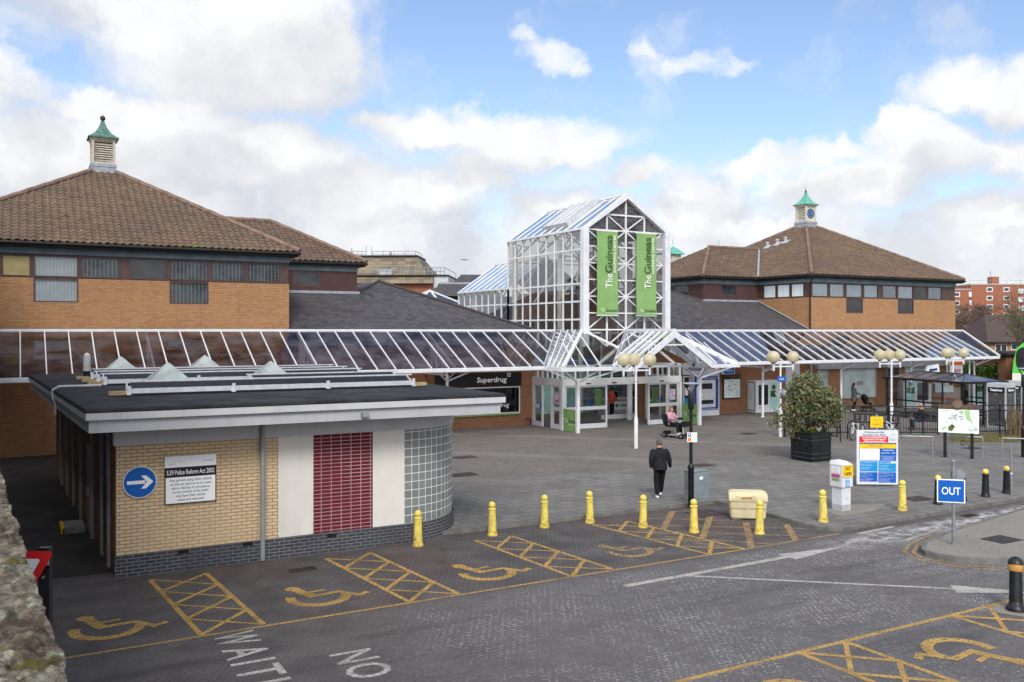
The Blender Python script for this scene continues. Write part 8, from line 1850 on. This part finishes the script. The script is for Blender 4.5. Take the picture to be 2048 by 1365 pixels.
for a, b in (((-s_, -s_, 0), (0, 0, 1.1)), ((s_, -s_, 0), (0, 0, 1.1)), ((s_, s_, 0), (0, 0, 1.1)), ((-s_, s_, 0), (0, 0, 1.1)), ((-s_, -s_, 0), (s_, -s_, 0)), ((s_, -s_, 0), (s_, s_, 0)), ((-s_, -s_, 0), (-s_, s_, 0)), ((-.0, -s_, 0), (0, 0, 1.1)), ((-s_, 0, 0), (0, 0, 1.1))): mb.bar(a, b, .13, .10)
mb.build('frame', 'white', r); mb = MB(); q = [(-s_, -s_, 0), (s_, -s_, 0), (s_, s_, 0), (-s_, s_, 0)]
for a, b in zip(q, q[1:] + q[:1]): mb.poly([a, b, (0, 0, 1.1)])
mb.build('glazing', 'glass_porch', r); MB().box(-s_, s_, -s_, s_, -3.5, -.02).build('kerb', 'lead', r)
# two small far cupolas above the right roofs, on the pavilions behind
for px, pt, d_, lab in ((1346, 486, 78, 'small green-capped cupola rising just right of the glass tower'), (1437.5, 489, 86, 'small green cupola tip showing over the ridge of the rear wing')):
    p = D(px, pt, d_); r = thing('far_pavilion', lab, 'building', (p.x, p.y, 0)); q = p.z - 2.2
    mb = MB(); mb.square([(4.4, 0), (4.4, q - 3)]); mb.build('wall', 'brick_plum', r); mb = MB(); mb.square([(4.8, q - 3), (.5, q - .2)]); mb.build('roof', 'house_tile', r)
    mb = MB(); mb.square([(.48, q - .4), (.48, q + 1.15)]); 
    for kk in range(6): mb.square([(.52, q + .15 + kk * .16), (.49, q + .22 + kk * .16)])
    lt = mb.build('cupola_lantern', 'cream', r); mb = MB(); mb.square([(.74, q + 1.15), (.70, q + 1.25), (.35, q + 1.62), (.05, q + 1.85)]); mb.lathe([(.03, q + 1.8), (.02, q + 2.6)], n=6); mb.build('cupola_roof', 'copper', lt)

# ------------------------------------------------------------------ bare trees behind the right canopy
def bare_tree(label, base, H, seed, mat, spread=.55, lev=5, r0=None, n0=4, droop=0.0, grp='bare winter trees'):
    rr_ = random.Random(seed); r = thing('bare_tree', label, 'tree', base, 0, grp); trunk = MB(); tw_ = MB(); r0 = r0 or H * .022
    def grow(p, d, L, rad, l):
        q = p; pts = [p]; dd = d.copy()
        for k in range(3): dd = (dd + Vector((rr_.gauss(0, .12), rr_.gauss(0, .12), rr_.gauss(.03 - droop, .08)))).normalized(); q = q + dd * L / 3; pts.append(q)
        (trunk if l <= 1 else tw_).tube(pts, [rad, rad * .9, rad * .8, rad * .66], 6 if l < 2 else (4 if l < 4 else 3), cap=False)
        if l >= lev: return
        for k in range(n0 if l < lev - 1 else n0 + 2):
            a = rr_.uniform(0, 6.28); s_ = rr_.uniform(.6, 1.2) * spread * (1.25 if l > 2 else 1); x = dd.orthogonal().normalized(); x.rotate(Matrix.Rotation(a, 3, dd)); nd = (dd + x * s_ * 1.4).normalized(); b = pts[rr_.choice((1, 2, 3, 3))] if l else pts[rr_.choice((2, 3, 3))]
            grow(b, nd, L * rr_.uniform(.58, .82), max(rad * .55, .022), l + 1)
    grow(Vector((0, 0, 0)), Vector((0, 0, 1)), H * .33, r0, 0)
    trunk.build('trunk', 'bark', r); tw_.build('twigs', mat, r); return r
p = D(2040, 660, 90); bare_tree('large bare tree with olive twigs at the right edge above the house', (p.x, p.y, 0), 10.8, 4, 'twig_olive', .62, 5, .24)
p = D(1958, 660, 122); bare_tree('bare pale-trunked tree directly right of the clock pavilion roof', (p.x, p.y, 0), 9.0, 9, 'twig', .6, 5, .20)
p = D(1912, 660, 130); bare_tree('thin bare tree close to the corner of the clock pavilion', (p.x, p.y, 0), 9.5, 17, 'twig', .55, 5, .2)
p = D(1936, 660, 140); bare_tree('bare twiggy tree between the clock pavilion and the flats', (p.x, p.y, 0), 10.5, 27, 'twig', .65, 5, .2)
p = D(1962, 610, 150); pt = thing('pine_tree', 'small dark evergreen in front of the taller red flats', 'tree', (p.x, p.y, 0)); rr_ = random.Random(2); MB().tube([(0, 0, 0), (0, 0, 8)], [.25, .08], 7).build('trunk', 'bark', pt)
MB().leaves([(rr_.gauss(0, .7), rr_.gauss(0, .7), rr_.gauss(7.9, .7)) for _ in range(900)], .3, 0, 1.3, rr_).build('crown', 'leaf_pine', pt)
p = D(1945, 655, 118); r = thing('white_house', 'pale rendered gable end glimpsed between the bare trees', 'house', (p.x, p.y, 0), -HEAD); MB().box(0, 3.2, 0, 5, 0, 4.9).build('wall', 'white_render', r); mb = MB(); facet(mb, [(-.3, -.2, 4.9), (3.5, -.2, 4.9), (3.5, 2.5, 5.9), (-.3, 2.5, 5.9)]); mb.build('roof', 'house_tile', r); MB().box(1.2, 2.1, -.05, .02, 3.4, 4.4).build('window', 'window_grey', r)
# a gull
p = D(929, 521, 90); r = thing('bird', 'single dark gull gliding in the sky left of the glass tower', 'bird', p, -HEAD)
skin('body', {'t': ((0, -.2, 0), .02), 'c': ((0, 0, 0), .06), 'h': ((0, .18, .02), .035), 'l1': ((-.22, .04, .10), .035), 'l2': ((-.5, -.02, .03), .012), 'r1': ((.22, .04, .10), .035), 'r2': ((.5, -.02, .03), .012)}, [('t', 'c'), ('c', 'h'), ('c', 'l1'), ('l1', 'l2'), ('c', 'r1'), ('r1', 'r2')], 'cloth_grey', r, 1, 'c')
# people inside the chemist
person('person in an orange top waiting at the chemist counter inside the entrance', (30.25, 43.0, PAV), R(-95), dict(wrr=(.22, .26, 1.0), elr=(.24, .05, 1.12)), 'cloth_orange', 'cloth_black', 'cloth_black', 'hair_dark', 'bun', 1.1, coat=1.0)
person('person with long red hair standing behind the chemist counter', (31.65, 45.2, PAV), R(150), dict(wrl=(-.2, .25, 1.08), wrr=(.2, .25, 1.08)), 'cloth_grey', 'cloth_black', 'cloth_black', 'hair_red', 'long', 1.0)
